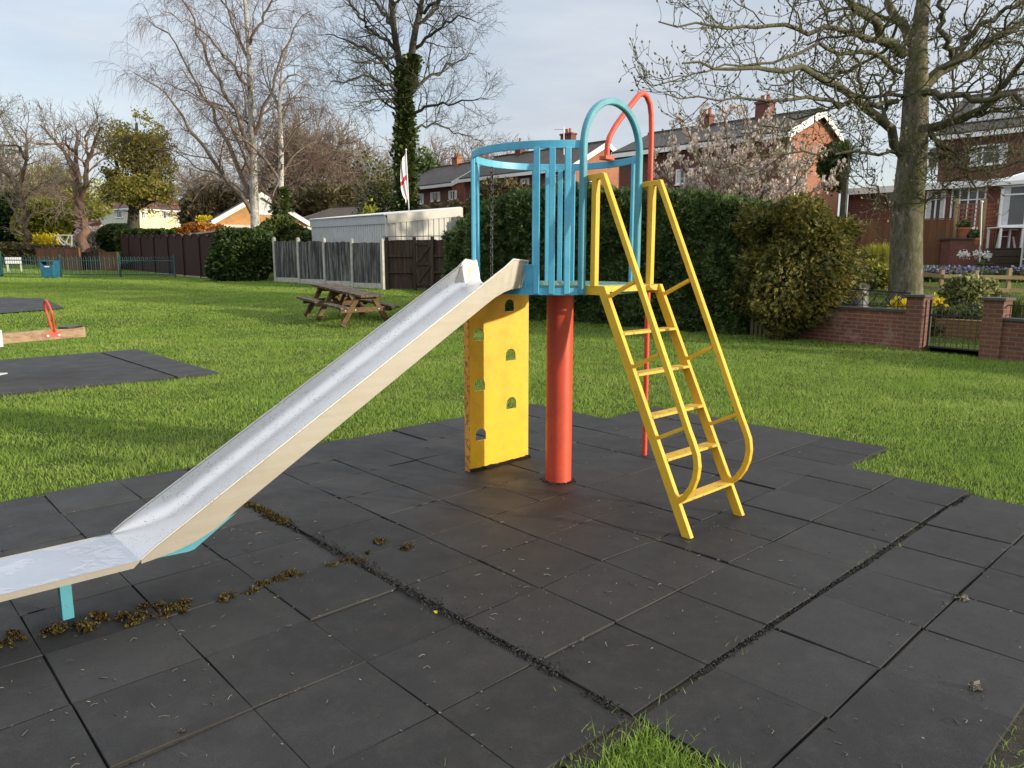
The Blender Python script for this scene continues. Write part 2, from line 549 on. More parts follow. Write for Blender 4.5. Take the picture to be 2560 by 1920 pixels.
M_MOSS = mat_leaf('moss', [(.2, (.024, .013, .007)), (.5, (.050, .030, .009)), (.85, (.12, .105, .018))], .15, .9, 4)
M_CRUMB = mat_plain('rubber_crumb', (.018, .017, .016), .8, .5, 40, .5)
M_STRAW = mat_leaf('straw', [(.2, (.05, .043, .034)), (.6, (.10, .088, .068)), (.92, (.24, .22, .18))], 0, .8, 2)

M_BARK_S = mat_bark('sycamore_bark', [(.32, (.055, .048, .036)), (.52, (.17, .150, .115)), (.72, (.33, .29, .23))], (5, 5, 2.2), .9, (.075, .085, .030))
M_TWIG_S = mat_bark('sycamore_twig', [(.3, (.050, .045, .034)), (.7, (.13, .115, .078))], (4, 4, 4), .3, (.10, .11, .045))
M_LIMB_S = mat_bark('sycamore_limb', [(.3, (.045, .040, .030)), (.55, (.12, .105, .075)), (.75, (.22, .19, .14))], (4, 4, 4), .6, (.080, .092, .034))
M_BUD = mat_leaf('buds', [(.2, (.10, .085, .04)), (.8, (.22, .20, .09))], .2)
M_BARK_B = mat_bark('birch_bark', [(.36, (.05, .045, .04)), (.44, (.42, .40, .36)), (.7, (.60, .58, .53))], (3, 3, 5), .3)
M_TWIG_B = mat_bark('birch_twig', [(.3, (.075, .048, .040)), (.7, (.15, .10, .085))], (3, 3, 3), .1)
M_LIMB_B = mat_bark('birch_limb', [(.3, (.11, .080, .060)), (.7, (.27, .225, .185))], (3, 3, 3), .3)
M_BARK_I = mat_bark('ivy_tree_bark', [(.3, (.036, .034, .026)), (.7, (.10, .095, .068))], (3, 3, 2), .3)
M_BARK_L = mat_bark('far_bark', [(.3, (.075, .058, .042)), (.7, (.20, .155, .115))], (3, 3, 2), .3)
M_BARK_P = mat_bark('reddish_bark', [(.3, (.10, .060, .045)), (.7, (.24, .155, .115))], (3, 3, 2), .3)
M_TWIG_L = mat_bark('far_twig', [(.3, (.16, .12, .088)), (.7, (.27, .21, .155))], (2, 2, 2), .1)
M_TWIG_LL = mat_bark('pale_twig', [(.3, (.16, .125, .095)), (.7, (.25, .20, .155))], (2, 2, 2), .1)
M_IVY = mat_leaf('ivy_leaf', [(.25, (.022, .040, .010)), (.55, (.060, .090, .022)), (.85, (.15, .18, .055))], .2, .4)
M_OLIVE = mat_leaf('olive_leaf', [(.2, (.08, .095, .016)), (.5, (.20, .19, .030)), (.85, (.36, .29, .065))], .35)
M_CONIFER = mat_leaf('dark_conifer', [(.2, (.024, .046, .016)), (.5, (.066, .112, .034)), (.85, (.15, .20, .062))], .25, .6, .9)
M_GOLD = mat_leaf('gold_conifer', [(.25, (.026, .040, .010)), (.5, (.070, .085, .018)), (.70, (.18, .155, .028)), (.92, (.46, .32, .055))], .3, .6, 1.7)
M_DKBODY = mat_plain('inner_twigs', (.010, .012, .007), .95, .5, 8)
M_PRIVET = mat_leaf('bush_leaf', [(.25, (.012, .030, .008)), (.55, (.036, .070, .014)), (.9, (.105, .135, .030))], .25, .5, 1.2)
M_HEDGE_T = mat_leaf('clipped_leaf', [(.25, (.015, .034, .008)), (.6, (.050, .090, .016)), (.9, (.16, .20, .035))], .3, .5, 1.2)
M_OCHRE = mat_leaf('ochre_leaf', [(.2, (.20, .075, .012)), (.6, (.45, .18, .03)), (.9, (.60, .28, .05))], .35)
M_YFLOWER = mat_leaf('yellow_flower', [(.2, (.50, .38, .01)), (.8, (.72, .60, .03))], .3)
M_MAGN = mat_leaf('magnolia_petal', [(.2, (.36, .28, .24)), (.6, (.56, .48, .43)), (.9, (.74, .69, .64))], .35)
M_SHRUB = mat_leaf('shrub_leaf', [(.25, (.030, .050, .014)), (.6, (.085, .115, .028)), (.9, (.20, .20, .05))], .3)
M_BROWNL = mat_leaf('brown_olive_leaf', [(.25, (.050, .042, .018)), (.6, (.115, .095, .038)), (.9, (.22, .17, .075))], .3)
M_VARI = mat_leaf('variegated_leaf', [(.3, (.06, .085, .025)), (.55, (.16, .18, .05)), (.8, (.50, .47, .22))], .3)
M_YELLOWGR = mat_leaf('spring_leaf', [(.2, (.16, .19, .02)), (.6, (.30, .30, .04)), (.9, (.48, .42, .07))], .35)
M_BLUEFL = mat_leaf('blue_flower', [(.2, (.09, .08, .19)), (.8, (.26, .24, .45))], .3)
M_WHITEFL = mat_leaf('white_flower', [(.2, (.65, .65, .58)), (.8, (.82, .82, .78))], .3)


# ------------------------------------------------------------------ mesh helpers
def uv_box(me):
    n = len(me.polygons)
    if not n or n > 60000: return
    uvl = me.uv_layers.new(name='uv')
    nl = len(me.loops)
    li = np.empty(nl, np.int32); me.loops.foreach_get('vertex_index', li)
    co = np.empty(len(me.vertices) * 3); me.vertices.foreach_get('co', co); co = co.reshape(-1, 3)
    nr = np.empty(n * 3); me.polygons.foreach_get('normal', nr); nr = nr.reshape(-1, 3)
    lt = np.empty(n, np.int32); me.polygons.foreach_get('loop_total', lt)
    nr = np.repeat(nr, lt, 0)
    t = np.stack([-nr[:, 1], nr[:, 0], 0 * nr[:, 0]], 1)
    ln = np.linalg.norm(t, axis=1)
    flat = ln < .05
    t[flat] = (1, 0, 0); ln[flat] = 1
    t /= ln[:, None]
    b = np.cross(nr, t)
    p = co[li]
    uv = np.stack([(p * t).sum(1), (p * b).sum(1)], 1)
    uvl.data.foreach_set('uv', uv.ravel())


def link(name, me, mat, parent=None):
    o = bpy.data.objects.new(name, me)
    col.objects.link(o)
    for m in (mat if isinstance(mat, (list, tuple)) else [mat]): me.materials.append(m)
    if parent is not None:
        o.parent = parent
        o.matrix_parent_inverse = world_mat(parent).inverted()
    return o


def world_mat(o):
    m = Matrix.LocRotScale(o.location, o.rotation_euler, o.scale)
    if o.parent: m = world_mat(o.parent) @ o.matrix_parent_inverse @ m
    return m


class MB:
    """collects boxes, bars, tubes and sheets; build() links them as ONE mesh"""
    def __init__(self): self.v = []; self.f = []; self.mi = []; self.cur = 0

    def add(self, vs, fs):
        b = len(self.v)
        self.v += [tuple(x) for x in vs]
        self.f += [tuple(b + k for k in f) for f in fs]
        self.mi += [self.cur] * len(fs)
        return self

    def box(self, x0, y0, z0, x1, y1, z1, M=None):
        vs = [Vector((x, y, z)) for z in (z0, z1) for x, y in ((x0, y0), (x1, y0), (x1, y1), (x0, y1))]
        if M is not None: vs = [M @ v for v in vs]
        return self.add(vs, [(0, 3, 2, 1), (4, 5, 6, 7), (0, 1, 5, 4), (1, 2, 6, 5), (2, 3, 7, 6), (3, 0, 4, 7)])

    def bar(self, p, q, w, h, up=(0, 0, 1)):
        """box from p to q; w across, h along up"""
        p, q, up = Vector(p), Vector(q), Vector(up)
        d = (q - p).normalized()
        s = d.cross(up)
        if s.length < 1e-4: s = d.cross(Vector((1, 0, 0)))
        s.normalize(); u = s.cross(d)
        s = s * w / 2; u = u * h / 2
        vs = [p - s - u, p + s - u, p + s + u, p - s + u, q - s - u, q + s - u, q + s + u, q - s + u]
        return self.add(vs, [(0, 1, 2, 3), (4, 7, 6, 5), (0, 4, 5, 1), (1, 5, 6, 2), (2, 6, 7, 3), (3, 7, 4, 0)])

    def sweep(self, pts, prof, closed=False, up=(0, 0, 1), cap=True):
        """profile (list of (s,u)) swept along pts with mitred joints"""
        pts = [Vector(p) for p in pts]; n = len(pts); up = Vector(up); k = len(prof)
        vs = []; last = None
        for i, p in enumerate(pts):
            a = pts[i - 1] if (i > 0 or closed) else None
            b = pts[(i + 1) % n] if (i < n - 1 or closed) else None
            d1 = (p - a).normalized() if a is not None else None
            d2 = (b - p).normalized() if b is not None else None
            d = (d1 + d2).normalized() if d1 is not None and d2 is not None else (d1 if d1 is not None else d2)
            sc_ = 1 / max(.4, d.dot(d1)) if d1 is not None and d2 is not None else 1
            s = d.cross(up)
            if s.length < 1e-3: s = last if last is not None else d.cross(Vector((1, 0, 0)))
            s.normalize(); u = s.cross(d)
            if last is not None and s.dot(last) < 0 and not closed: s, u = -s, -u
            last = s
            # widen in the plane of the bend
            bd = (d2 - d1) if d1 is not None and d2 is not None else Vector((0, 0, 0))
            if bd.length > 1e-4:
                bd.normalize(); ws, wu = abs(bd.dot(s)), abs(bd.dot(u))
            else: ws = wu = 0
            vs += [p + s * (a_ * (1 + (sc_ - 1) * ws)) + u * (b_ * (1 + (sc_ - 1) * wu)) for a_, b_ in prof]
        fs = []
        for i in range(n if closed else n - 1):
            j = (i + 1) % n
            for q in range(k):
                r = (q + 1) % k
                fs.append((i * k + q, i * k + r, j * k + r, j * k + q))
        if cap and not closed:
            fs.append(tuple(reversed(range(k)))); fs.append(tuple((n - 1) * k + q for q in range(k)))
        return self.add(vs, fs)

    def tube(self, pts, r, n=10, closed=False, up=(0, 0, 1), cap=True):
        rs = r if isinstance(r, (list, tuple)) else None
        if rs is None:
            return self.sweep(pts, [(r * math.cos(2 * math.pi * k / n), r * math.sin(2 * math.pi * k / n)) for k in range(n)], closed, up, cap)
        # tapered: build ring by ring
        m = MB(); m.sweep(pts, [(math.cos(2 * math.pi * k / n), math.sin(2 * math.pi * k / n)) for k in range(n)], closed, up, cap)
        vs = [Vector(pts[i // n]) + (Vector(v) - Vector(pts[i // n])).normalized() * rs[i // n] for i, v in enumerate(m.v)]
        return self.add(vs, m.f)

    def lathe(self, c, prof, n=24):
        """prof: (r, z) from bottom to top around the vertical through c"""
        c = Vector(c); vs = []; fs = []
        for r, z in prof:
            vs += [c + Vector((r * math.cos(2 * math.pi * k / n), r * math.sin(2 * math.pi * k / n), z)) for k in range(n)]
        for i in range(len(prof) - 1):
            for k in range(n):
                fs.append((i * n + k, i * n + (k + 1) % n, (i + 1) * n + (k + 1) % n, (i + 1) * n + k))
        fs.append(tuple(reversed(range(n)))); fs.append(tuple((len(prof) - 1) * n + k for k in range(n)))
        return self.add(vs, fs)

    def slab(self, poly, thick):
        """polygon (list of points, any plane) given thickness along vector thick"""
        poly = [Vector(p) for p in poly]; t = Vector(thick); n = len(poly)
        nrm = Vector((0, 0, 0))
        for i in range(n): nrm += (poly[i] - poly[0]).cross(poly[(i + 1) % n] - poly[0])
        if nrm.dot(t) > 0: poly = poly[::-1]
        vs = poly + [p + t for p in poly]
        fs = [tuple(range(n)), tuple(reversed(range(n, 2 * n)))]
        for i in range(n):
            j = (i + 1) % n
            fs.append((i, i + n, j + n, j))
        return self.add(vs, fs)

    def quad(self, *p): return self.add(p, [tuple(range(len(p)))])

    def build(self, name, mat, parent=None, smooth=None, bevel=0, uv=True):
        me = bpy.data.meshes.new(name)
        me.from_pydata(self.v, [], self.f)
        me.update()
        if uv: uv_box(me)
        if isinstance(mat, (list, tuple)) and len(mat) > 1: me.polygons.foreach_set('material_index', self.mi)
        if smooth:
            me.polygons.foreach_set('use_smooth', [True] * len(me.polygons))
            me.set_sharp_from_angle(angle=math.radians(smooth))
        o = link(name, me, mat, parent)
        if bevel:
            b = o.modifiers.new('bevel', 'BEVEL')
            b.width = bevel; b.segments = 2; b.limit_method = 'ANGLE'
        return o


def np_mesh(name, v, f, mat, parent=None, smooth=False):
    """v (N,3), f (M,3|4) arrays -> one mesh object"""
    me = bpy.data.meshes.new(name)
    v = np.ascontiguousarray(v, np.float32); f = np.ascontiguousarray(f, np.int32)
    k = f.shape[1]
    me.vertices.add(len(v)); me.vertices.foreach_set('co', v.ravel())
    me.loops.add(f.size); me.loops.foreach_set('vertex_index', f.ravel())
    me.polygons.add(len(f)); me.polygons.foreach_set('loop_start', np.arange(0, f.size, k, dtype=np.int32))
    if smooth: me.polygons.foreach_set('use_smooth', np.ones(len(f), bool))
    me.update(calc_edges=True)
    return link(name, me, mat, parent)


def join(parts):
    vs, fs, b = [], [], 0
    for v, f in parts:
        vs.append(v); fs.append(f + b); b += len(v)
    return np.concatenate(vs), np.concatenate(fs)


def empty(name, loc, label=None, cat=None, group=None):
    o = bpy.data.objects.new(name, None)
    o.empty_display_size = .2
    col.objects.link(o)
    o.location = loc
    tag(o, label, cat, group)
    return o


def tag(o, label=None, cat=None, group=None, kind=None):
    if label: o['label'] = label
    if cat: o['category'] = cat
    if group: o['group'] = group
    if kind: o['kind'] = kind
    return o


def copy_tree(o, parent=None):
    c = o.copy(); col.objects.link(c)
    if parent is not None: c.parent = parent
    for ch in list(o.children): copy_tree(ch, c)
    return c


# ------------------------------------------------------------------ trees (vectorised)
def poly_np(pts, P):
    """resample a polyline to P points with a smooth curve"""
    pts = np.array([tuple(p) for p in pts], float)
    d = np.r_[0, np.cumsum(np.linalg.norm(np.diff(pts, axis=0), axis=1))]
    t = np.linspace(0, d[-1], P)
    out = np.stack([np.interp(t, d, pts[:, k]) for k in range(3)], 1)
    for _ in range(2):
        out[1:-1] = .25 * out[:-2] + .5 * out[1:-1] + .25 * out[2:]
    return out


def tubes_np(pts, rad, k):
    """pts (N,P,3), rad (N,P) -> verts, quads"""
    N, P, _ = pts.shape
    t = np.empty_like(pts)
    t[:, 1:-1] = pts[:, 2:] - pts[:, :-2]; t[:, 0] = pts[:, 1] - pts[:, 0]; t[:, -1] = pts[:, -1] - pts[:, -2]
    t /= np.linalg.norm(t, axis=2, keepdims=True) + 1e-9
    ref = np.where(np.abs(t[:, :1, 2:3]) > .8, np.array([1., 0, 0]), np.array([0, 0, 1.]))
    s = np.cross(t, np.broadcast_to(ref, t.shape)); s /= np.linalg.norm(s, axis=2, keepdims=True) + 1e-9
    u = np.cross(s, t)
    a = np.arange(k) * 2 * np.pi / k
    ring = s[:, :, None, :] * np.cos(a)[None, None, :, None] + u[:, :, None, :] * np.sin(a)[None, None, :, None]
    v = pts[:, :, None, :] + ring * rad[:, :, None, None]
    idx = np.arange(N * P * k).reshape(N, P, k)
    q = np.stack([idx[:, :-1], np.roll(idx, -1, 2)[:, :-1], np.roll(idx, -1, 2)[:, 1:], idx[:, 1:]], -1)
    return v.reshape(-1, 3), q.reshape(-1, 4)


def sprout(r, pts, rad, n, t0, t1, ang, length, P=6, wig=.25, trop=.0, rs=.55, tip=.3, rel=True, rmin=.002, taper=.6):
    """grow n children on each parent; trop>0 bends up, <0 droops"""
    N, PP, _ = pts.shape
    par = np.repeat(np.arange(N), n)
    M = len(par)
    t = t0 + (t1 - t0) * ((np.tile(np.arange(n), N) + r.random(M)) / n)
    x = t * (PP - 1); i0 = np.minimum(x.astype(int), PP - 2); fr = (x - i0)[:, None]
    p0 = pts[par, i0]; p1 = pts[par, i0 + 1]
    st = p0 * (1 - fr) + p1 * fr
    prad = rad[par, i0] * (1 - fr[:, 0]) + rad[par, i0 + 1] * fr[:, 0]
    d = p1 - p0; d /= np.linalg.norm(d, axis=1, keepdims=True) + 1e-9
    rnd = r.normal(size=(M, 3)); rnd -= d * (rnd * d).sum(1, keepdims=True)
    rnd /= np.linalg.norm(rnd, axis=1, keepdims=True) + 1e-9
    aa = ang * (.7 + .6 * r.random(M))[:, None]
    dr = d * np.cos(aa) + rnd * np.sin(aa)
    plen = np.linalg.norm(np.diff(pts, axis=1), axis=2).sum(1)[par]
    L = (plen * length if rel else length) * (1 - taper * t) * (.6 + .8 * r.random(M))
    out = np.empty((M, P, 3)); out[:, 0] = st
    for k in range(1, P):
        dr = dr + r.normal(size=(M, 3)) * wig
        dr[:, 2] += trop
        dr /= np.linalg.norm(dr, axis=1, keepdims=True) + 1e-9
        out[:, k] = out[:, k - 1] + dr * (L / (P - 1))[:, None]
    r0 = np.maximum(prad * rs, rmin)
    rr = r0[:, None] * np.linspace(1, tip, P)[None]
    return out, rr


def limbs_np(limbs, P, seed_r=None):
    pts = np.stack([poly_np(l[0], P) for l in limbs])
    rad = np.stack([np.linspace(l[1], l[2], P) for l in limbs])
    return pts, rad


def leaf_cards(r, pos, size, aspect=1.6, nrm=None, jitter=1.0, fold=False):
    """one kite-shaped leaf per position"""
    N = len(pos)
    a = r.normal(size=(N, 3)); a /= np.linalg.norm(a, axis=1, keepdims=True)
    if nrm is not None:
        a = nrm + a * jitter; a /= np.linalg.norm(a, axis=1, keepdims=True) + 1e-9
    b = np.cross(a, r.normal(size=(N, 3))); b /= np.linalg.norm(b, axis=1, keepdims=True) + 1e-9
    s = (size * (.6 + .8 * r.random(N)))[:, None]
    v = np.stack([pos - a * s * .5 * aspect, pos + b * s * .5, pos + a * s * .5 * aspect, pos - b * s * .5], 1).reshape(-1, 3)
    f = np.arange(4 * N).reshape(N, 4)
    return v, f


def sprays(r, pos, nrm, size, droop=.35, k=5, out=.6):
    """feathery conifer sprays: a central kite and side kites, pointing outward and down"""
    N = len(pos)
    ax = nrm * out + r.normal(size=(N, 3)) * .35; ax[:, 2] -= droop * r.random(N)
    ax /= np.linalg.norm(ax, axis=1, keepdims=True) + 1e-9
    sd_ = np.cross(ax, nrm + r.normal(size=(N, 3)) * .6); sd_ /= np.linalg.norm(sd_, axis=1, keepdims=True) + 1e-9
    s = (size * (.55 + .9 * r.random(N)))[:, None]
    parts = []
    for q in range(k):
        if q == 0: o, d, l, w = pos, ax, s, s * .11
        else:
            side = 1 if q % 2 else -1
            tt = .15 + .6 * (q - 1) / max(1, k - 1)
            o = pos + ax * s * tt
            d = ax * .75 + sd_ * side * .7; d /= np.linalg.norm(d, axis=1, keepdims=True)
            l, w = s * (.55 - .3 * tt), s * .075
        b = np.cross(d, np.cross(ax, sd_)); b /= np.linalg.norm(b, axis=1, keepdims=True) + 1e-9
        v = np.stack([o, o + d * l * .5 + b * w, o + d * l, o + d * l * .5 - b * w], 1).reshape(-1, 3)
        parts.append((v, np.arange(4 * N).reshape(N, 4)))
    return join(parts)


def blob_points(r, c, rad, n, shell=.55, lump=.18, seed=0, bottom=-1.0):
    """points through an uneven ellipsoid, denser near the outside; returns points and outward normals"""
    d = r.normal(size=(int(n * 1.3) + 8, 3)); d /= np.linalg.norm(d, axis=1, keepdims=True)
    d = d[d[:, 2] > bottom][:n]
    q = np.random.default_rng(seed + 11)
    k = q.normal(size=(7, 3)) * 2.3; ph = q.random(7) * 6.28
    b = 1 + lump * np.sin(d @ k.T + ph).sum(1) / 2.2
    rr = (shell + (1 - shell) * r.random(len(d)) ** .6) * b
    c = np.array(tuple(c), float); rad = np.array(rad, float)
    return c + d * rr[:, None] * rad, d / rad / np.linalg.norm(d / rad, axis=1, keepdims=True)


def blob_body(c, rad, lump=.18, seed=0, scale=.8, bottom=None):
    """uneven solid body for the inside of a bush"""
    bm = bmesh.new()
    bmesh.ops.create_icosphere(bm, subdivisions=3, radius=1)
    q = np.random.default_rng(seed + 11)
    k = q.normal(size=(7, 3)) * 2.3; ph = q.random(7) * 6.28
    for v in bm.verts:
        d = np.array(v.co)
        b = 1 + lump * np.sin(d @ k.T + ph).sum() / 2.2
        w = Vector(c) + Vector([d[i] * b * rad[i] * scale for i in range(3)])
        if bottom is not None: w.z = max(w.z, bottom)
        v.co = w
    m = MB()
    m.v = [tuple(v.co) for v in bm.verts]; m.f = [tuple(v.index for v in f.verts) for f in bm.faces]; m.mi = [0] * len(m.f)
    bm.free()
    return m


def grow(seed, limbs, levels, P0=14):
    """limbs: [(points, r0, r1)], levels: list of dicts for sprout -> list of (pts, rad) per level"""
    r = np.random.default_rng(seed)
    pts, rad = limbs_np(limbs, P0)
    pts[:, 1:-1] += r.normal(size=pts[:, 1:-1].shape) * rad[:, 1:-1, None] * .35
    out = [(pts, rad)]
    for lv in levels:
        src = lv.pop('src', -1)
        base = out[src] if isinstance(src, int) else tuple(np.concatenate([resamp(out[s][k], 6) for s in src]) for k in (0, 1))
        out.append(sprout(r, *base, **lv))
    return out


def resamp(a, P):
    x = np.linspace(0, a.shape[1] - 1, P); i = np.minimum(x.astype(int), a.shape[1] - 2); f = x - i
    if a.ndim == 3: f = f[None, :, None]
    else: f = f[None]
    return a[:, i] * (1 - f) + a[:, i + 1] * f


def tree_parts(root, levels, mats, sides, names):
    """names: one per level; levels that share a name become one mesh"""
    seen = {}
    for (pts, rad), m, k, n in zip(levels, mats, sides, names):
        seen.setdefault(n, [m, []])[1].append(tubes_np(pts, rad, k))
    for n, (m, parts) in seen.items():
        v, f = join(parts)
        np_mesh(n, v, f, m, root, smooth=True)


# ================================================================== THE SETTING
_by = np.array([0, 10, 12.5, 14.1, 15.5, 17.2, 19.2, 20.2, 27.2, 28.7, 33, 34, 37, 46, 60])
_bx = np.array([14, 10.2, 8.65, 7.75, 6.75, 5.4, 1.5, -1.3, -1.6, -5, -10.5, -11, -15, -19, -24])


def sheet(name, xs, ys, fz, mat, kind='structure', keep=None):
    X, Y = np.meshgrid(xs, ys)
    Z = np.vectorize(fz)(X, Y)
    v = np.stack([X, Y, Z], -1).reshape(-1, 3)
    idx = np.arange(X.size).reshape(X.shape)
    q = np.stack([idx[:-1, :-1], idx[:-1, 1:], idx[1:, 1:], idx[1:, :-1]], -1).reshape(-1, 4)
    o = np_mesh(name, v, q, mat, None, True)
    return tag(o, kind=kind)


ys = np.r_[np.arange(-6, 60, 1.0), np.arange(60, 620, 20.)]
xs = np.r_[np.arange(-620, -60, 20.), np.arange(-60, 61, 2.0), np.arange(80, 640, 20.)]
sheet('lawn', xs, ys, lambda x, y: hz(x, y) - .03 + (0 if y < 19 else 0), M_LAWN)
M_GARDEN = M_LAWN
# garden ground behind the brick wall and the hedge
gp = []
for y in np.r_[np.arange(11.5, 34.1, .5), np.arange(36, 62, 4)]:
    xl = float(np.interp(y, _by, _bx)) + .25 if y < 20 else (-.6 if y < 30 else -.6 - (y - 30) * .3)
    gp.append((xl, y))
gv = []; gf = []
for (xl, y) in gp:
    for k in range(9): gv.append((xl + (60 - xl) * (k / 8) ** 2, y, gz(0, y)))
for a in range(len(gp) - 1):
    for k in range(8): gf.append((a * 9 + k, a * 9 + k + 1, a * 9 + 10 + k, a * 9 + 9 + k))
tag(np_mesh('garden_ground', np.array(gv), np.array(gf), M_GARDEN, None, True), kind='structure')

# ---- rubber tiles
rt = np.random.default_rng(5)


def tile_cells():
    """(i0, i1, j0, j1) of every tile of the main area"""
    L = []
    for i in range(-4, 5):
        i0 = i - (.22 if i == -4 else 0)
        for k in range(0, 9):
            j1 = .905 - k; L.append((i0, i + 1, j1 - 1, j1))
        for j in range(1, 9): L.append((i0, i + 1, j + (.0 if j > 1 else -.03), j + 1))
    for i in range(-2, 3):
        for j in (9, 10): L.append((i, i + 1 + (.17 if i == 2 else 0), j, j + (1 if j == 9 else .86)))
    for i in (5, 6):
        for j in range(1, 9):
            L.append((i + (.06 if i == 5 else .03), i + 1.0 + (.02 if i == 5 else -.01), j - (.03 if j == 1 else 0), j + 1 - (.14 if j == 8 else 0)))
    return L


def tiles_mesh(name, cells, mat, z=0.0, gap=.0045, zf=None, wob=.0026):
    m = MB()
    for (i0, i1, j0, j1) in cells:
        g = gap
        pl = [(i0 + g, j0 + g), (i1 - g, j0 + g), (i1 - g, j1 - g), (i0 + g, j1 - g)]
        c = [Vector((*tile(*p), 0)) + Vector((*rt.normal(0, .0030, 2), 0)) for p in pl]
        dz = [rt.normal(0, wob) for _ in range(4)]; b0 = rt.normal(0, wob)
        cen = sum(c, Vector()) / 4
        rings = []
        for inset, dzz in ((0, -.045), (0, -.005), (.001, -.0012), (.004, 0)):
            ring = []
            for k in range(4):
                d = (cen - c[k]).normalized() * inset * 1.4
                p = c[k] + d
                zz = (zf(p.x, p.y) if zf else 0) + z + dzz + dz[k] + b0
                ring.append((p.x, p.y, zz))
            rings.append(ring)
        vs = [p for r_ in rings for p in r_]
        # sign: keep faces up
        a = (c[1] - c[0]).cross(c[2] - c[0]).z
        fs = []
        for q in range(3):
            for k in range(4):
                n_ = (k + 1) % 4
                fs.append((q * 4 + k, q * 4 + n_, q * 4 + 4 + n_, q * 4 + 4 + k))
        fs.append((12, 13, 14, 15))
        if a < 0: fs = [tuple(reversed(f)) for f in fs]
        m.add(vs, fs)
    o = m.build(name, mat)
    return tag(o, kind='structure')


tiles_mesh('rubber_tiles', tile_cells(), M_RUBBER)


def onmat(x, y, e=0.0):
    i, j = totile(x, y)
    a = (i > -4.22 - e) & (i < 5 + e) & (j < .9 + e) & (j > -8.1)
    b = (i > -4.22 - e) & (i < 5.05 + e) & (j > .85 - e) & (j < 9 + e)
    c = (i > -2 - e) & (i < 3.17 + e) & (j > 8 - e) & (j < 10.86 + e)
    d = (i > 5 - e) & (i < 7 + e) & (j > .96 - e) & (j < 8.86 + e)
    m2 = (i > -22.2 - e) & (i < -14.3 + e) & (j < 5.5 + e) & (j > -8)
    return a | b | c | d | m2


# dark soil below the tiles, showing in their joints
sm = MB()
for (i0, i1, j0, j1) in ((-4.25, 5.02, -8.1, .9), (-4.25, 5.02, .9, 9.02), (-2.02, 3.18, 9.02, 10.9), (5.02, 7.12, .93, 8.9), (5.02, 5.15, .2, .93), (7.12, 7.5, .6, 5)):
    sm.quad(*[(*tile(*p), -.017) for p in ((i0, j0), (i1, j0), (i1, j1), (i0, j1))])
tag(sm.build('soil_bed', M_SOIL), kind='structure')

# seesaw mat (worn, with one open joint) and the swing mat further off
c2 = [(-22.3, -18.3, 4.25, 5.5), (-18.3, -14.3, 4.25, 5.5)] + [(-22.3 + 4 * a, -18.3 + 4 * a, j - 4.05, j + .15) for a in (0, 1) for j in (4.05, -.1, -4.25)]
tiles_mesh('seesaw_matting', c2, M_RUBBER2, .012, .012, hz, .001)
swp = [at(-560, 812, 17.6), at(-20, 786, 19.6), at(162, 770, 20.9), at(107, 751, 24.2), at(0, 749, 24.6), at(-560, 752, 24.0)]
sw = MB()
swp = [Vector((p.x, p.y, hz(p.x, p.y) + .004)) for p in swp]
# cut along y so that it lies on the slope
tri = bmesh.new()
vsw = [tri.verts.new(p) for p in swp]; tri.faces.new(vsw)
for yc in (18, 22, 23.2, 24):
    bmesh.ops.bisect_plane(tri, geom=tri.verts[:] + tri.edges[:] + tri.faces[:], plane_co=(0, yc, 0), plane_no=(0, 1, 0))
for v in tri.verts: v.co.z = hz(v.co.x, v.co.y) + .006
tri.normal_update()
for f in tri.faces:
    if f.normal.z < 0: f.normal_flip()
me = bpy.data.meshes.new('swing_matting'); tri.to_mesh(me); tri.free()
tag(link('swing_matting', me, M_RUBBER2), kind='structure')
swpoly = [(p.x, p.y) for p in swp]


def inpoly(x, y, poly):
    c = np.zeros(len(x), bool)
    n = len(poly)
    for a in range(n):
        x0, y0 = poly[a]; x1, y1 = poly[(a + 1) % n]
        k = ((y0 > y) != (y1 > y)) & (x < (x1 - x0) * (y - y0) / (y1 - y0 + 1e-12) + x0)
        c ^= k
    return c


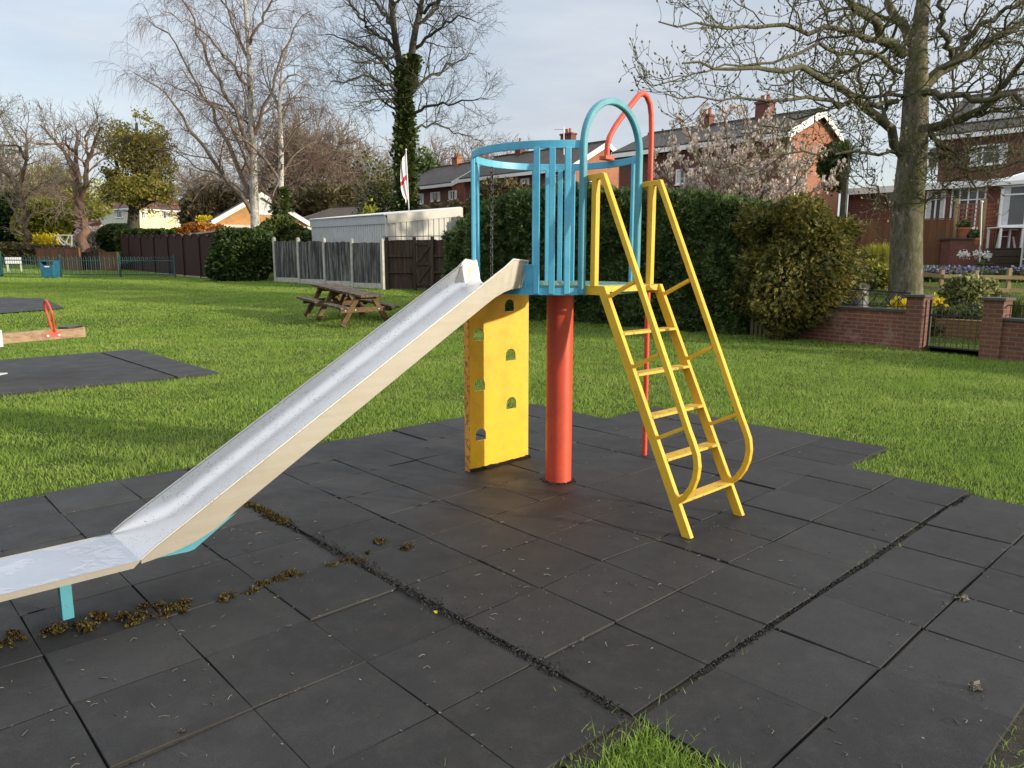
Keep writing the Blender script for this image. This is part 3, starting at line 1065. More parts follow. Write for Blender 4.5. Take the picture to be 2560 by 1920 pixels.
# ---- grass: blades on the lawn and in the garden, finer close by
def grass():
    r = np.random.default_rng(21)
    P = []
    for y0, y1 in [(1.6, 3), (3, 5)] + [(a, a + 1) for a in range(5, 14)] + [(a, a + 2) for a in range(14, 34, 2)] + [(34, 40), (40, 48)]:
        ym = (y0 + y1) / 2
        dens = 11000 if y1 <= 3 else min(3000, 17500 / ym)
        xl, xr = -(.80 * y1 + 4.5), .80 * y1 + 4.5
        n = int(dens * (y1 - y0) * (xr - xl))
        x = xl + (xr - xl) * r.random(n); y = y0 + (y1 - y0) * r.random(n)
        edge = (vnoise(x * 7, y * 7) - .5) * .34 + (vnoise(x * 25 + 9, y * 25) - .5) * .16
        k = ~onmat(x, y, 0) | (onmat(x, y, 0) & ~onmat(x, y, -.14) & (r.random(n) < .05 + edge))
        k &= ~(onmat(x, y, .09) & (r.random(n) < .40))
        k &= ~inpoly(x, y, swpoly)
        k &= x < np.interp(y, _by, _bx) + .1
        i, j = totile(x, y)
        soil = (i > 6.9) & (i < 7.6) & (j < 5)
        k &= ~(soil & (r.random(n) < .8))
        k &= ~((i > 4.9) & (i < 5.16) & (j < 1.2) & (r.random(n) < .6))
        x, y = x[k], y[k]
        P.append(np.stack([x, y, np.interp(y, _lawn_y, _lawn_z) - .03, 0 * x], 1))
    for y0, y1 in [(a, a + 2) for a in range(14, 28, 2)]:      # garden lawn
        n = int(7000 / y0 * 2 * (.85 * y1 - 5))
        x = 5 + (.85 * y1 - 5) * r.random(n); y = y0 + (y1 - y0) * r.random(n)
        k = x > np.interp(y, _by, _bx) + .5
        x, y = x[k], y[k]
        P.append(np.stack([x, y, np.interp(y, _gard_y, _gard_z), 1 + 0 * x], 1))
    P = np.concatenate(P)
    n = len(P)
    d = P[:, 1]
    tuft = vnoise(P[:, 0] * 1.3, P[:, 1] * 1.3) * .6 + vnoise(P[:, 0] * 4.1 + 7, P[:, 1] * 4.1) * .5
    h = (.026 + .058 * np.clip(tuft - .25, 0, 1) ** 1.3) * (.55 + .9 * r.random(n))
    h += (r.random(n) < .02) * .05
    h = np.where(P[:, 3] > 0, h * .6, h) * np.where(d < 3, .95, 1)
    w = np.maximum(.0036, .00078 * d) * (.7 + .6 * r.random(n))
    az = r.random(n) * 6.283
    sx, sy = np.cos(az) * w / 2, np.sin(az) * w / 2
    lz = r.random(n) * 6.283; ln = h * (.25 + .75 * r.random(n))
    lx, ly = np.cos(lz) * ln, np.sin(lz) * ln
    z0 = P[:, 2] - .005
    base = P[:, :2]
    B0 = np.stack([base[:, 0] - sx, base[:, 1] - sy, z0], 1); B1 = np.stack([base[:, 0] + sx, base[:, 1] + sy, z0], 1)
    M0 = np.stack([base[:, 0] - sx * .8 + lx * .3, base[:, 1] - sy * .8 + ly * .3, z0 + h * .62], 1)
    M1 = np.stack([base[:, 0] + sx * .8 + lx * .3, base[:, 1] + sy * .8 + ly * .3, z0 + h * .62], 1)
    T = np.stack([base[:, 0] + lx, base[:, 1] + ly, z0 + h], 1)
    near = d < 9
    parts = []
    q = near
    k = int(q.sum())
    v = np.stack([B0[q], B1[q], M1[q], M0[q], T[q]], 1).reshape(-1, 3)
    b = np.arange(k) * 5
    f = np.concatenate([np.stack([b, b + 1, b + 2], 1), np.stack([b, b + 2, b + 3], 1), np.stack([b + 3, b + 2, b + 4], 1)])
    parts.append((v, f))
    q = ~near; k = int(q.sum())
    v = np.stack([B0[q], B1[q], T[q]], 1).reshape(-1, 3)
    parts.append((v, np.arange(3 * k).reshape(k, 3)))
    v, f = join(parts)
    print('grass blades', n)
    tag(np_mesh('grass', v, f, M_GRASS), kind='stuff')


grass()

# ================================================================== THE PLAY TOWER
P0 = Vector((*tile(.45, 4.955), 0))
AX = Vector((EI[0], EI[1], 0)).normalized(); BX = Vector((EJ[0], EJ[1], 0)).normalized()


def W(a, b, z): return P0 + AX * a + BX * b + Vector((0, 0, z))


RC = (-.012, -.045)           # centre of the railing ring in (a, b)
RR = .605


def ring(th, z, R=RR): t = math.radians(th); return W(RC[0] + R * math.cos(t), RC[1] + R * math.sin(t), z)


tower = empty('playground_slide', P0, 'climbing tower with steel slide, blue round cage and yellow ladder on black rubber tiles', 'playground slide')


def flat(w, h): return [(-w / 2, -h / 2), (w / 2, -h / 2), (w / 2, h / 2), (-w / 2, h / 2)]


# support column
m = MB(); m.lathe(P0, [(.101, -.02), (.101, .01), (.100, .02), (.100, 1.473)], 40)
m.build('column', M_RED, tower, 40)
m = MB()
for k in range(110):
    a = random.random() * 6.283; rr = .10 + random.random() ** 2 * .035
    p = P0 + Vector((rr * math.cos(a), rr * math.sin(a), 0.004)); s = .003 + .006 * random.random()
    m.box(p.x - s, p.y - s, -.004, p.x + s, p.y + s, s * .8)
tag(m.build('base_dirt', M_SOIL, tower), kind='stuff')

# platform: chequered deck inside a rolled rim
N = 72
m = MB(); vs = []; fs = []
prof = [(.02, 1.474), (.594, 1.474), (.594, 1.523), (.02, 1.523)]
m.lathe(W(RC[0], RC[1], 0), prof, N); deck = m.build('platform', M_GREEN_DECK, tower, 30)
m = MB()
for q in range(-11, 12):            # raised chequer bars on the deck
    for p in range(-11, 12):
        x, y = q * .05, p * .05
        if math.hypot(x, y) > .56: continue
        d = (AX + BX) if (q + p) % 2 else (AX - BX)
        c = W(RC[0] + x, RC[1] + y, 1.524); d = d.normalized() * .017
        m.bar(c - d, c + d, .007, .004)
tag(m.build('tread_bars', M_GREEN_DECK, deck), kind='stuff')
m = MB()
m.sweep([ring(360 * k / N, 1.488, .608) for k in range(N)], flat(.012, .036), True)
m.sweep([ring(360 * k / N, 1.466, .596) for k in range(N)], flat(.036, .012), True)
m.build('platform_rim', M_BLUE, tower, 40)

# top ring, open over the ladder
def sector(t0, t1, n): return [t0 + (t1 - t0) * k / n for k in range(n + 1)]


m = MB(); m.sweep([ring(t, 2.425) for t in sector(29, 331, 60)], flat(.014, .052))
m.build('top_ring', M_BLUE, tower, 40, .003)


def cage_bar(th, z0=1.465, z1=2.405, w=.040, t=.026, name='cage_bar'):
    m = MB(); a = math.radians(th)
    rad = AX * math.cos(a) + BX * math.sin(a)
    m.bar(ring(th, z0, RR + .004), ring(th, z1, RR + .004), t, w, rad.cross(Vector((0, 0, 1))))
    m.build(name, M_BLUE, tower, None, .004)


CAGE = [-58, -48.5, -39, 150, 140, 130.5, 121, -122, -150, 62]
for t_ in CAGE: cage_bar(t_)
# arch over the ladder opening: two legs from the deck and a hoop
m = MB()
a0, bl, bh = .523, -.350, .232
zs = 2.40; bc = (bl + bh) / 2; rad_ = (bh - bl) / 2
pts = [W(a0, bl, 1.465), W(a0, bl, zs)] + [W(a0, bc - rad_ * math.cos(math.pi * k / 24), zs + .325 * math.sin(math.pi * k / 24) ** .92) for k in range(1, 24)] + [W(a0, bh, zs), W(a0, bh, 1.465)]
m.sweep(pts, [(.021 * c_, .021 * s_) for c_, s_ in ((-.7, -1), (.7, -1), (1, -.7), (1, .7), (.7, 1), (-.7, 1), (-1, .7), (-1, -.7))], up=AX)
m.build('arch', M_TEAL, tower, 40)
# stiffening plates welded beside the slide mouth
def side_plate(th, sgn):
    m = MB()
    t0 = th; t1 = th - sgn * 26
    pts = [ring(t0, 1.465), ring(t0, 1.66), ring(t0 - sgn * 12, 1.66), ring(t1, 1.50), ring(t1, 1.465)]
    n = (pts[0] - W(RC[0], RC[1], 1.43)).normalized() * .008
    m.slab(pts, n); m.build('side_plate', M_BLUE, tower, None, .002)


side_plate(-58, 1)

# climbing panel: folded yellow sheet with arched toe holes
def climbing_panel():
    a = -.63; b0, b1, zt = -.365, .245, 1.43
    holes = [(.069, 1.325), (-.268, 1.108), (.078, .918), (-.260, .703), (.086, .51), (-.252, .292)]
    bm = bmesh.new()
    outer = [(b0, .012), (b1, .012), (b1, zt), (b0, zt)]
    edges = []
    def loop(pts):
        vv = [bm.verts.new(W(a, b, z)) for b, z in pts]
        for k in range(len(vv)): edges.append(bm.edges.new((vv[k], vv[(k + 1) % len(vv)])))
    loop(outer)
    for hb, hz_ in holes:
        pts = [(hb - .056, hz_ - .048), (hb + .056, hz_ - .048), (hb + .056, hz_ - .005)]
        pts += [(hb + .056 * math.cos(math.pi * k / 10), hz_ - .005 + .056 * math.sin(math.pi * k / 10)) for k in range(1, 10)] + [(hb - .056, hz_ - .005)]
        loop(pts)
    bmesh.ops.triangle_fill(bm, use_beauty=True, use_dissolve=False, edges=edges)
    res = bmesh.ops.extrude_face_region(bm, geom=bm.faces[:])
    for v in [g for g in res['geom'] if isinstance(g, bmesh.types.BMVert)]: v.co -= AX * .012
    bmesh.ops.recalc_face_normals(bm, faces=bm.faces[:])
    me = bpy.data.meshes.new('climbing_panel'); bm.to_mesh(me); bm.free()
    p = link('climbing_panel', me, M_YELLOW_P, tower)
    m = MB()
    m.slab([W(a - .001, b1, .012), W(a - .001, b1 + .006, .012), W(a - .001, b1 + .006, zt), W(a - .001, b1, zt)], -AX * .07)
    m.slab([W(a - .022, b1 + .0065, .02), W(a - .022, b1 + .060, .02), W(a - .022, b1 + .060, zt), W(a - .022, b1 + .0065, zt)], -AX * .006)
    m.build('edge_flange', M_YELLOW, p)
    m = MB()
    m.slab([W(a + .001, b0 - .008, .0), W(a + .001, b0 - .0005, .0), W(a + .001, b0 - .0005, zt), W(a + .001, b0 - .008, zt)], -AX * .06)
    m.build('rusty_edge', M_ORANGE_E, p)
    m = MB()
    r = random.Random(4)
    for k in range(130):
        b = b0 + (b1 - b0 + .05) * r.random(); c = W(a + .012 * r.random(), b, .006 + .012 * r.random()); s = .004 + .010 * r.random()
        m.box(c.x - s, c.y - s, c.z - s, c.x + s, c.y + s, c.z + s * .6)
    tag(m.build('base_dirt', M_SOIL, p), kind='stuff')


climbing_panel()

# chain hanging from the far side of the ring to the panel
m = MB()
ct = ring(-170, 2.40, RR - .01); cb = ring(-168, 1.50, RR - .015)
for k in range(26):
    f0 = k / 26; f1 = (k + 1.3) / 26
    p, q = ct.lerp(cb, f0), ct.lerp(cb, f1)
    mid = (p + q) / 2; d = (q - p)
    s = (AX if k % 2 else BX) * .011
    loop_ = [mid + d * .5 * math.sin(t) + s * math.cos(t) for t in [2 * math.pi * i / 10 for i in range(10)]]
    m.tube(loop_, .0045, 6, True, up=(AX if not k % 2 else BX), cap=False)
m.build('chain', M_CHAIN, tower, 60)

# fire pole
m = MB()
top = [(.505, 2.455), (.508, 2.56), (.535, 2.63), (.60, 2.715), (.72, 2.835), (.84, 2.945), (.885, 2.985), (.935, 3.005), (.985, 2.99), (1.03, 2.935), (1.052, 2.85), (1.06, 2.75), (1.098, .0)]
# round the bends
bz = []
for k in range(len(top) - 1):
    bz.append(top[k])
m.tube([W(.0, b, z) for b, z in top], .0215, 14, up=AX)
m.build('fire_pole', M_RED, tower, 60)
m = MB(); m.box(-.035, -.05, 0, .035, .05, .03, Matrix.Translation(W(0, .505, 2.452)) @ Matrix((AX, BX, (0, 0, 1))).transposed().to_4x4())
m.build('pole_bracket', M_RED, tower, None, .004)

# ---- ladder
lad = empty('ladder', W(1.0, 0, 0)); lad.parent = tower; lad.matrix_parent_inverse = world_mat(tower).inverted()
LB = .302
for s in (-1, 1):
    b = s * LB
    m = MB(); m.sweep([W(.50, b, 1.492), W(.672, b, 1.492), W(1.392, b, -.01)], flat(.062, .034), up=BX)
    m.v = [v for v in m.v]
    m.build('stringer', M_YELLOW, lad, None, .003)
    m = MB()
    pts = [W(.50, b, 2.215), W(.655, b, 2.222)]
    pts += [W(.655 + (1.36 - .655) * t, b, 2.222 - (2.222 - .67) * t) for t in (.5, 1)]
    pts += [W(*p) for p in [(1.395, b, .60), (1.425, b, .53), (1.436, b, .46), (1.428, b, .39), (1.403, b, .32), (1.36, b, .255), (1.30, b, .205)]]
    m.sweep(pts, flat(.036, .036), up=BX)
    hr = m.build('handrail', M_YELLOW, lad, None, .003)
    m = MB(); m.bar(W(.592, b, 1.515), W(.592, b, 2.205), .040, .040, AX)
    m.build('upright', M_YELLOW, hr, None, .003)
    for (a1, z1, a2, z2) in ((1.338, .685, 1.105, .568), (1.130, 1.115, .900, .998), (.925, 1.555, .690, 1.438)):
        m = MB(); m.bar(W(a2, b, z2), W(a1, b, z1), .022, .030, BX)
        m.build('brace', M_YELLOW, hr, None, .002)
for (a, z) in ((.80, 1.226), (.921, .972), (1.048, .714), (1.168, .461), (1.286, .214)):
    m = MB()
    M_ = Matrix.Translation(W(a, 0, z)) @ Matrix((AX, BX, (0, 0, 1))).transposed().to_4x4()
    m.box(-.045, -LB + .014, -.017, .045, LB - .014, 0, M_)
    rg = m.build('rung', M_YELLOW_W, lad, None, .003)
m = MB(); m.box(.50, -LB + .014, 1.480, .68, LB - .014, 1.519, Matrix.Translation(P0) @ Matrix((AX, BX, (0, 0, 1))).transposed().to_4x4())
m.build('top_step', M_YELLOW_W, lad, None, .003)

# ---- slide
SA, SW = -.03, .236
ZT = 1.695; SL = .5775        # top edge: z = ZT - SL*(-b - .66)


def slide():
    sl = empty('slide', W(SA, -1.9, .9)); sl.parent = tower; sl.matrix_parent_inverse = world_mat(tower).inverted()
    # stations along the run: (b, z of the bed, wall height, flare)
    st = [(-.568, 1.520, .170, .026), (-.685, 1.512, .180, .010), (-.76, 1.496, .141, .003), (-.84, 1.464, .127, 0)]
    zt = lambda b: ZT - SL * (-b - .66)
    for b in np.linspace(-.95, -2.62, 12): st.append((float(b), zt(b) - .125, .125, 0))
    for b, zb in ((-2.72, .372), (-2.82, .330), (-2.92, .305), (-3.02, .291)): st.append((b, zb, max(.0, zt(b) - zb), 0))
    st.append((-3.085, .284, .004, 0))
    t = .004
    def section(b, zb, hw, fl):
        w = SW; r = min(.075, hw * .85 + .0005)
        pr = [(-w - fl, hw)]
        for k in range(0, 11):
            q = math.pi * (1 + k / 20)
            pr.append((-w + r + r * math.cos(q), r + r * math.sin(q)))
        pr2 = [(-x, y) for x, y in pr[::-1]]
        return pr + pr2
    secs = [section(*s) for s in st]
    m = MB(); k = len(secs[0]); vs = []
    for s, pr in zip(st, secs):
        vs += [W(SA + x, s[0], s[1] + y) for x, y in pr]
    fs = []
    for q in range(len(st) - 1):
        for p in range(k - 1): fs.append((q * k + p, q * k + p + 1, (q + 1) * k + p + 1, (q + 1) * k + p))
    m.add(vs, fs)
    m.build('chute', M_STEEL, sl, 50)
    # outside skins of the two walls, hanging a little below the bed
    for s in (-1, 1):
        m = MB(); pts = []
        up = [(q[0], q[1] + q[2] - .004, q[3]) for q in st]
        lo = [(q[0] - (.045 if q[0] > -.60 else .02 if q[0] > -.70 else 0), q[1] - .015, q[3] * .3) for q in st]
        n = len(st); vs = []
        for (b, z, f), (b2, z2, f2) in zip(up, lo):
            vs += [W(SA + s * (SW + f + .004), b, z), W(SA + s * (SW + f2 + .004), b2, z2)]
        fs = [(2 * q, 2 * q + 1, 2 * q + 3, 2 * q + 2) for q in range(n - 1)]
        m.add(vs, fs)
        o = m.build('side_skin', M_STEEL_O, sl)
        so = o.modifiers.new('sheet', 'SOLIDIFY'); so.thickness = .003; so.offset = 0
        # rolled lip along the top edge and round the entry plate
        m = MB()
        lip = [W(SA + s * (SW + .012), -.612, 1.508), W(SA + s * (SW + .030), -.566, 1.682)] + [W(SA + s * (SW + f + .003), b, z + .006) for (b, z, f) in up[1:]]
        m.tube(lip, .006, 8)
        m.build('lip', M_STEEL_E, sl, 60)
        m = MB()
        e = s * (SW + .0005)       # bright entry wing, folded out from the chute
        m.add([W(SA + e - s * .006, -.80, 1.53), W(SA + e - s * .002, -.74, 1.640), W(SA + e - s * .001, -.685, 1.678), W(SA + e + s * .018, -.572, 1.684), W(SA + e + s * .002, -.60, 1.535), W(SA + e - s * .020, -.70, 1.522)],
              [(0, 1, 2, 5), (2, 3, 4, 5)])
        o = m.build('entry_wing', M_STEEL_E, sl)
        so = o.modifiers.new('sheet', 'SOLIDIFY'); so.thickness = .003; so.offset = -1 if s > 0 else 1
    # flat run-out with folded edges
    m = MB()
    for (b0, b1) in ((-3.085, -4.35),):
        m.slab([W(SA - SW, b0, .284), W(SA + SW, b0, .284), W(SA + SW, b1, .292), W(SA - SW, b1, .292)], (0, 0, -.004))
    run = m.build('run_out', M_STEEL_W, sl)
    for s in (-1, 1):
        m = MB(); m.slab([W(SA + s * (SW + .0005), -3.085, .2865), W(SA + s * (SW + .0005), -4.35, .2945), W(SA + s * (SW + .0005), -4.35, .264), W(SA + s * (SW + .0005), -3.12, .256)], AX * s * .004)
        m.build('folded_edge', M_STEEL_O, run)
    # blue gusset below the bend and the leg
    m = MB()
    for a in (SA - SW + .03, SA + SW - .03):
        m.slab([W(a, -2.60, .405), W(a, -2.83, .262), W(a, -2.86, .258), W(a, -3.06, .268), W(a, -3.0, .285), W(a, -2.8, .325)], AX * .006)
    m.build('gusset', M_TEAL, sl)
    m = MB(); m.bar(W(-.05, -3.36, -.02), W(-.05, -3.36, .282), .05, .05, AX)
    m.box(-.20, -.03, .268, .16, .03, .281, Matrix.Translation(W(-.0, -3.36, 0)) @ Matrix((AX, BX, (0, 0, 1))).transposed().to_4x4())
    m.build('leg', M_TEAL, sl, None, .003)


slide()
# ================================================================== THINGS ON THE LAWN
def face_mat(o, ux, uy=None, uz=(0, 0, 1)):
    """frame with origin o and axes ux, uy, uz"""
    ux = Vector(ux).normalized(); uz = Vector(uz)
    uy = Vector(uy).normalized() if uy is not None else uz.cross(ux)
    return Matrix.Translation(Vector(o)) @ Matrix((ux, uy, uz)).transposed().to_4x4()


# ---- seesaw: a timber beam, its red hoop handle and black seat
def seesaw():
    pe = Vector((*tile(-18.3, 2.86), 0)); d = -BX
    base = hz(pe.x, pe.y)
    root = empty('seesaw', pe + d * 1.9 + Vector((0, 0, base)), 'timber seesaw with red hoop handle and black seat over the worn rubber mat', 'seesaw')
    sl_ = -.03
    def B(t, s, z): return pe + d * t + AX * s + Vector((0, 0, base + z + sl_ * t))
    m = MB(); m.slab([B(0, -.075, .50), B(0, .075, .50), B(0, .075, .655), B(0, -.075, .655)], d * 3.8 + Vector((0, 0, sl_ * 3.8)))
    m.build('beam', M_WOOD_S, root, None, .008)
    m = MB(); m.slab([B(1.10, -.085, .46), B(1.10, .085, .46), B(1.10, .085, .71), B(1.10, -.085, .71)], d * .42)
    m.build('pivot_clamp', M_WHITE_D, root, None, .006)
    m = MB(); m.bar(B(1.35, 0, .0), B(1.35, 0, .52), .12, .12); m.box(-.25, -.2, .012, .2, .2, .04, Matrix.Translation(B(1.35, 0, .03))); m.build('pivot_post', M_GALV, root, None, .01)
    # seat
    m = MB()
    out = []
    for k in range(20):
        a = 2 * math.pi * k / 20
        x = .19 * math.cos(a); y = .105 * math.sin(a) * (1 + .25 * math.cos(a))
        out.append((x, y))
    m.slab([B(.19 + x * .9, y, .655) for x, y in out], Vector((0, 0, .035)))
    m.build('seat', M_BLACKR, root, None, .012)
    # hoop handle, leaning back, on a bolted plate
    m = MB(); pts = []
    for k in range(25):
        a = math.pi * (-.18 + 1.36 * k / 24)
        s = .185 * math.cos(a); z = .93 + .17 * math.sin(a)
        pts.append(B(.42 + .16 * (z - .68), s, z))
    pts = [B(.42, .09, .62)] + pts + [B(.42, -.09, .62)]
    m.tube(pts, .017, 10, up=d)
    hd = m.build('handle', M_RED, root, 60)
    m = MB()
    for s in (-1, 1):
        m.slab([B(.33, s * .0765, .545), B(.56, s * .0765, .545), B(.55, s * .0765, .59), B(.47, s * .0765, .64), B(.41, s * .0765, .64), B(.34, s * .0765, .59)], AX * s * .008)
    m.build('handle_plate', M_RED, hd)
    for t in (.37, .52):
        m = MB(); m.lathe((0, 0, 0), [(.022, 0), (.022, .006), (.010, .012)], 12)
        R_ = AX.to_track_quat('Z', 'Y').to_matrix().to_4x4()
        m.v = [tuple(Matrix.Translation(B(t, .0845, .565)) @ R_ @ Vector(v)) for v in m.v]
        m.build('bolt', M_GALV, hd)


seesaw()


# ---- picnic table
def picnic():
    o = Vector((-4.19, 18.95, .225)); ln = Vector((.75, -.66, 0)).normalized()
    wd = Vector((-ln.y, ln.x, 0))
    root = empty('picnic_table', o, 'weathered brown timber picnic table with fixed benches standing on the grass', 'picnic table')
    def T(s, t, z): return o + ln * s + wd * t + Vector((0, 0, z - .115 * s))
    L = 2.05
    m = MB(); r = random.Random(2)
    for k in range(5):
        t = -.30 + k * .15
        m.slab([T(-L / 2, t - .069, .700), T(-L / 2, t + .069, .700), T(-L / 2, t + .069, .755), T(-L / 2, t - .069, .755)], (ln - Vector((0, 0, .115))) * (L + r.uniform(-.01, .01)))
    m.build('tabletop', M_WOOD_T, root, None, .006)
    for s in (-1, 1):
        m = MB()
        for k in range(2):
            t = s * (.64 + k * .135)
            if s < 0:
                for s0, s1 in ((-1.02, -.22), (.10, .86)):
                    m.slab([T(s0, t - .066, .400), T(s0, t + .066, .400), T(s0, t + .066, .455), T(s0, t - .066, .455)], (ln - Vector((0, 0, .115))) * (s1 - s0))
            else: m.slab([T(-L / 2, t - .066, .400), T(-L / 2, t + .066, .400), T(-L / 2, t + .066, .455), T(-L / 2, t - .066, .455)], (ln - Vector((0, 0, .115))) * L)
        m.build('bench_seat', M_WOOD_T, root, None, .006)
    for e in (-.82, -.30, .72):
        fr = MB()
        fr.bar(T(e + .05, -.80, .37), T(e + .05, .80, .36), .055, .12); fr.build('seat_beam', M_WOOD_TE, root, None, .004)
        fr = MB(); fr.bar(T(e + .05, -.37, .67), T(e + .05, .37, .65), .055, .12); fr.build('top_beam', M_WOOD_TE, root, None, .004)
        for s in (-1, 1):
            fr = MB(); fr.bar(T(e, s * .72, -.02), T(e, s * .20, .712), .060, .125, wd); fr.build('leg', M_WOOD_TE, root, None, .004)
            fr = MB(); fr.bar(T(e * .9, s * .02, .40), T(e * .28, s * .02, .70), .04, .07, wd)
        fr = MB(); fr.bar(T(e * .95, 0, .39), T(e * .22, 0, .705), .045, .08, wd); fr.build('brace', M_WOOD_TE, root, None, .004)
        for t in (-.66, -.36, .36, .66):
            b_ = MB(); b_.box(-.014, -.006, -.014, .014, .004, .014, face_mat(T(e + .05 + .028 * (1 if e > 0 else -1), t, .37), wd)); b_.build('bolt', M_GALV, root)


picnic()


# ---- litter bin by the railing
def litter_bin():
    p = at(127, 688, 36.2); g = hz(p.x, p.y)
    p = Vector((p.x, p.y, g))
    root = empty('litter_bin', p, 'square blue litter bin with hooded top beside the green bow-top railing', 'litter bin')
    M_ = face_mat(p, (1, .1, 0))
    m = MB()
    for (z0, z1, w0, w1) in ((0, .08, .27, .28), (.08, .60, .285, .315)):
        vs = [M_ @ Vector((x * w, y * w, z)) for z, w in ((z0, w0), (z1, w1)) for x, y in ((-1, -1), (1, -1), (1, 1), (-1, 1))]
        m.add(vs, [(0, 3, 2, 1), (4, 5, 6, 7), (0, 1, 5, 4), (1, 2, 6, 5), (2, 3, 7, 6), (3, 0, 4, 7)])
    m.build('body', M_BIN, root, None, .015)
    m = MB()
    for x in (-.30, .30): m.box(x - .02, -.30, .60, x + .02, .30, .78, M_)
    m.box(-.33, -.33, .76, .33, .33, .81, M_)
    m.build('hood', M_BIN, root, None, .015)
    m = MB(); m.box(-.10, -.322, .50, .12, -.316, .545, M_); m.build('sticker', M_WHITE, root)


litter_bin()


# ---- bow-top railing: green posts, one panel of bars between each pair
def railing():
    px = [-300, -148, 3, 153, 302, 438]
    Yr = [38.2, 37.9, 37.5, 37.1, 36.7, 36.3]
    P = [at(a, 690, y) for a, y in zip(px, Yr)]
    P = [Vector((p.x, p.y, hz(p.x, p.y))) for p in P]
    root = empty('bow_top_railing', P[2], 'green metal bow-top railing along the far edge of the lawn', 'railing')
    for k, p in enumerate(P):
        w = .07 if k != 2 else .20
        m = MB(); m.box(p.x - w / 2, p.y - .035, p.z - .1, p.x + w / 2, p.y + .035, p.z + (1.08 if k != 2 else 1.25)); m.build('post', M_RAILING, root, None, .006)
    for a, b in zip(P[:-1], P[1:]):
        d = b - a; n = 13
        m = MB()
        for z in (.12, .80): m.bar(a + Vector((0, 0, z)), b + Vector((0, 0, z)), .012, .045)
        q = [a + d * ((k + .5) / (2 * n)) for k in range(2 * n)]
        for k in range(n):
            p0, p1 = q[2 * k], q[2 * k + 1]
            mid = (p0 + p1) / 2; h = (p1 - p0) / 2; r_ = h.length
            pts = [p0 + Vector((0, 0, .04)), p0 + Vector((0, 0, .92))]
            pts += [mid - h * math.cos(math.pi * t / 8) + Vector((0, 0, .92 + r_ * math.sin(math.pi * t / 8))) for t in range(1, 8)]
            pts += [p1 + Vector((0, 0, .92)), p1 + Vector((0, 0, .04))]
            m.tube(pts, .0095, 5, up=(0, 1, 0), cap=False)
        m.build('panel', M_RAILING, root)
    for k in range(3, 6): pass


railing()


# ---- grey fence: concrete posts, weathered boards, gravel boards
def grey_fence():
    E5 = [(620, 893, 33.0), (795, 896, 31.95), (985, 900, 30.9), (1189, 920, 29.8), (1410, 955, 28.7)]
    P = [cE(*e) for e in E5]
    P = [Vector((p.x, p.y, hz(p.x, p.y))) for p in P]
    root = empty('panel_fence', P[2], 'grey weathered board fence between pale concrete posts', 'fence')
    for p in P:
        d = (P[-1] - P[0]).normalized()
        m = MB(); m.box(-.06, -.06, -.1, .06, .06, 1.86, face_mat(p, d)); m.box(-.045, -.045, 1.86, .045, .045, 1.90, face_mat(p, d))
        m.build('concrete_post', M_CONC, root, None, .008)
    r = random.Random(8)
    for a, b in zip(P[:-1], P[1:]):
        d = b - a; L = Vector((d.x, d.y, 0)).length; M_ = face_mat(a, d.normalized().to_3d())
        M_ = face_mat(a, (d.x, d.y, 0)); sl_ = d.z / L
        m = MB(); m.box(.06, -.025, -.04, L - .06, .025, .16, M_); m.build('gravel_board', M_CONC, root, None, .004)
        m = MB(); n = 14; w = (L - .12) / n
        for k in range(n):
            x = .06 + k * w; o_ = .012 * (k % 2) + r.uniform(-.003, .003)
            m.box(x + .002, -.02 + o_, .162, x + w + .008, -.006 + o_, 1.72 + r.uniform(-.02, .02), M_)
        m.build('board_panel', M_FENCE_G, root)


grey_fence()


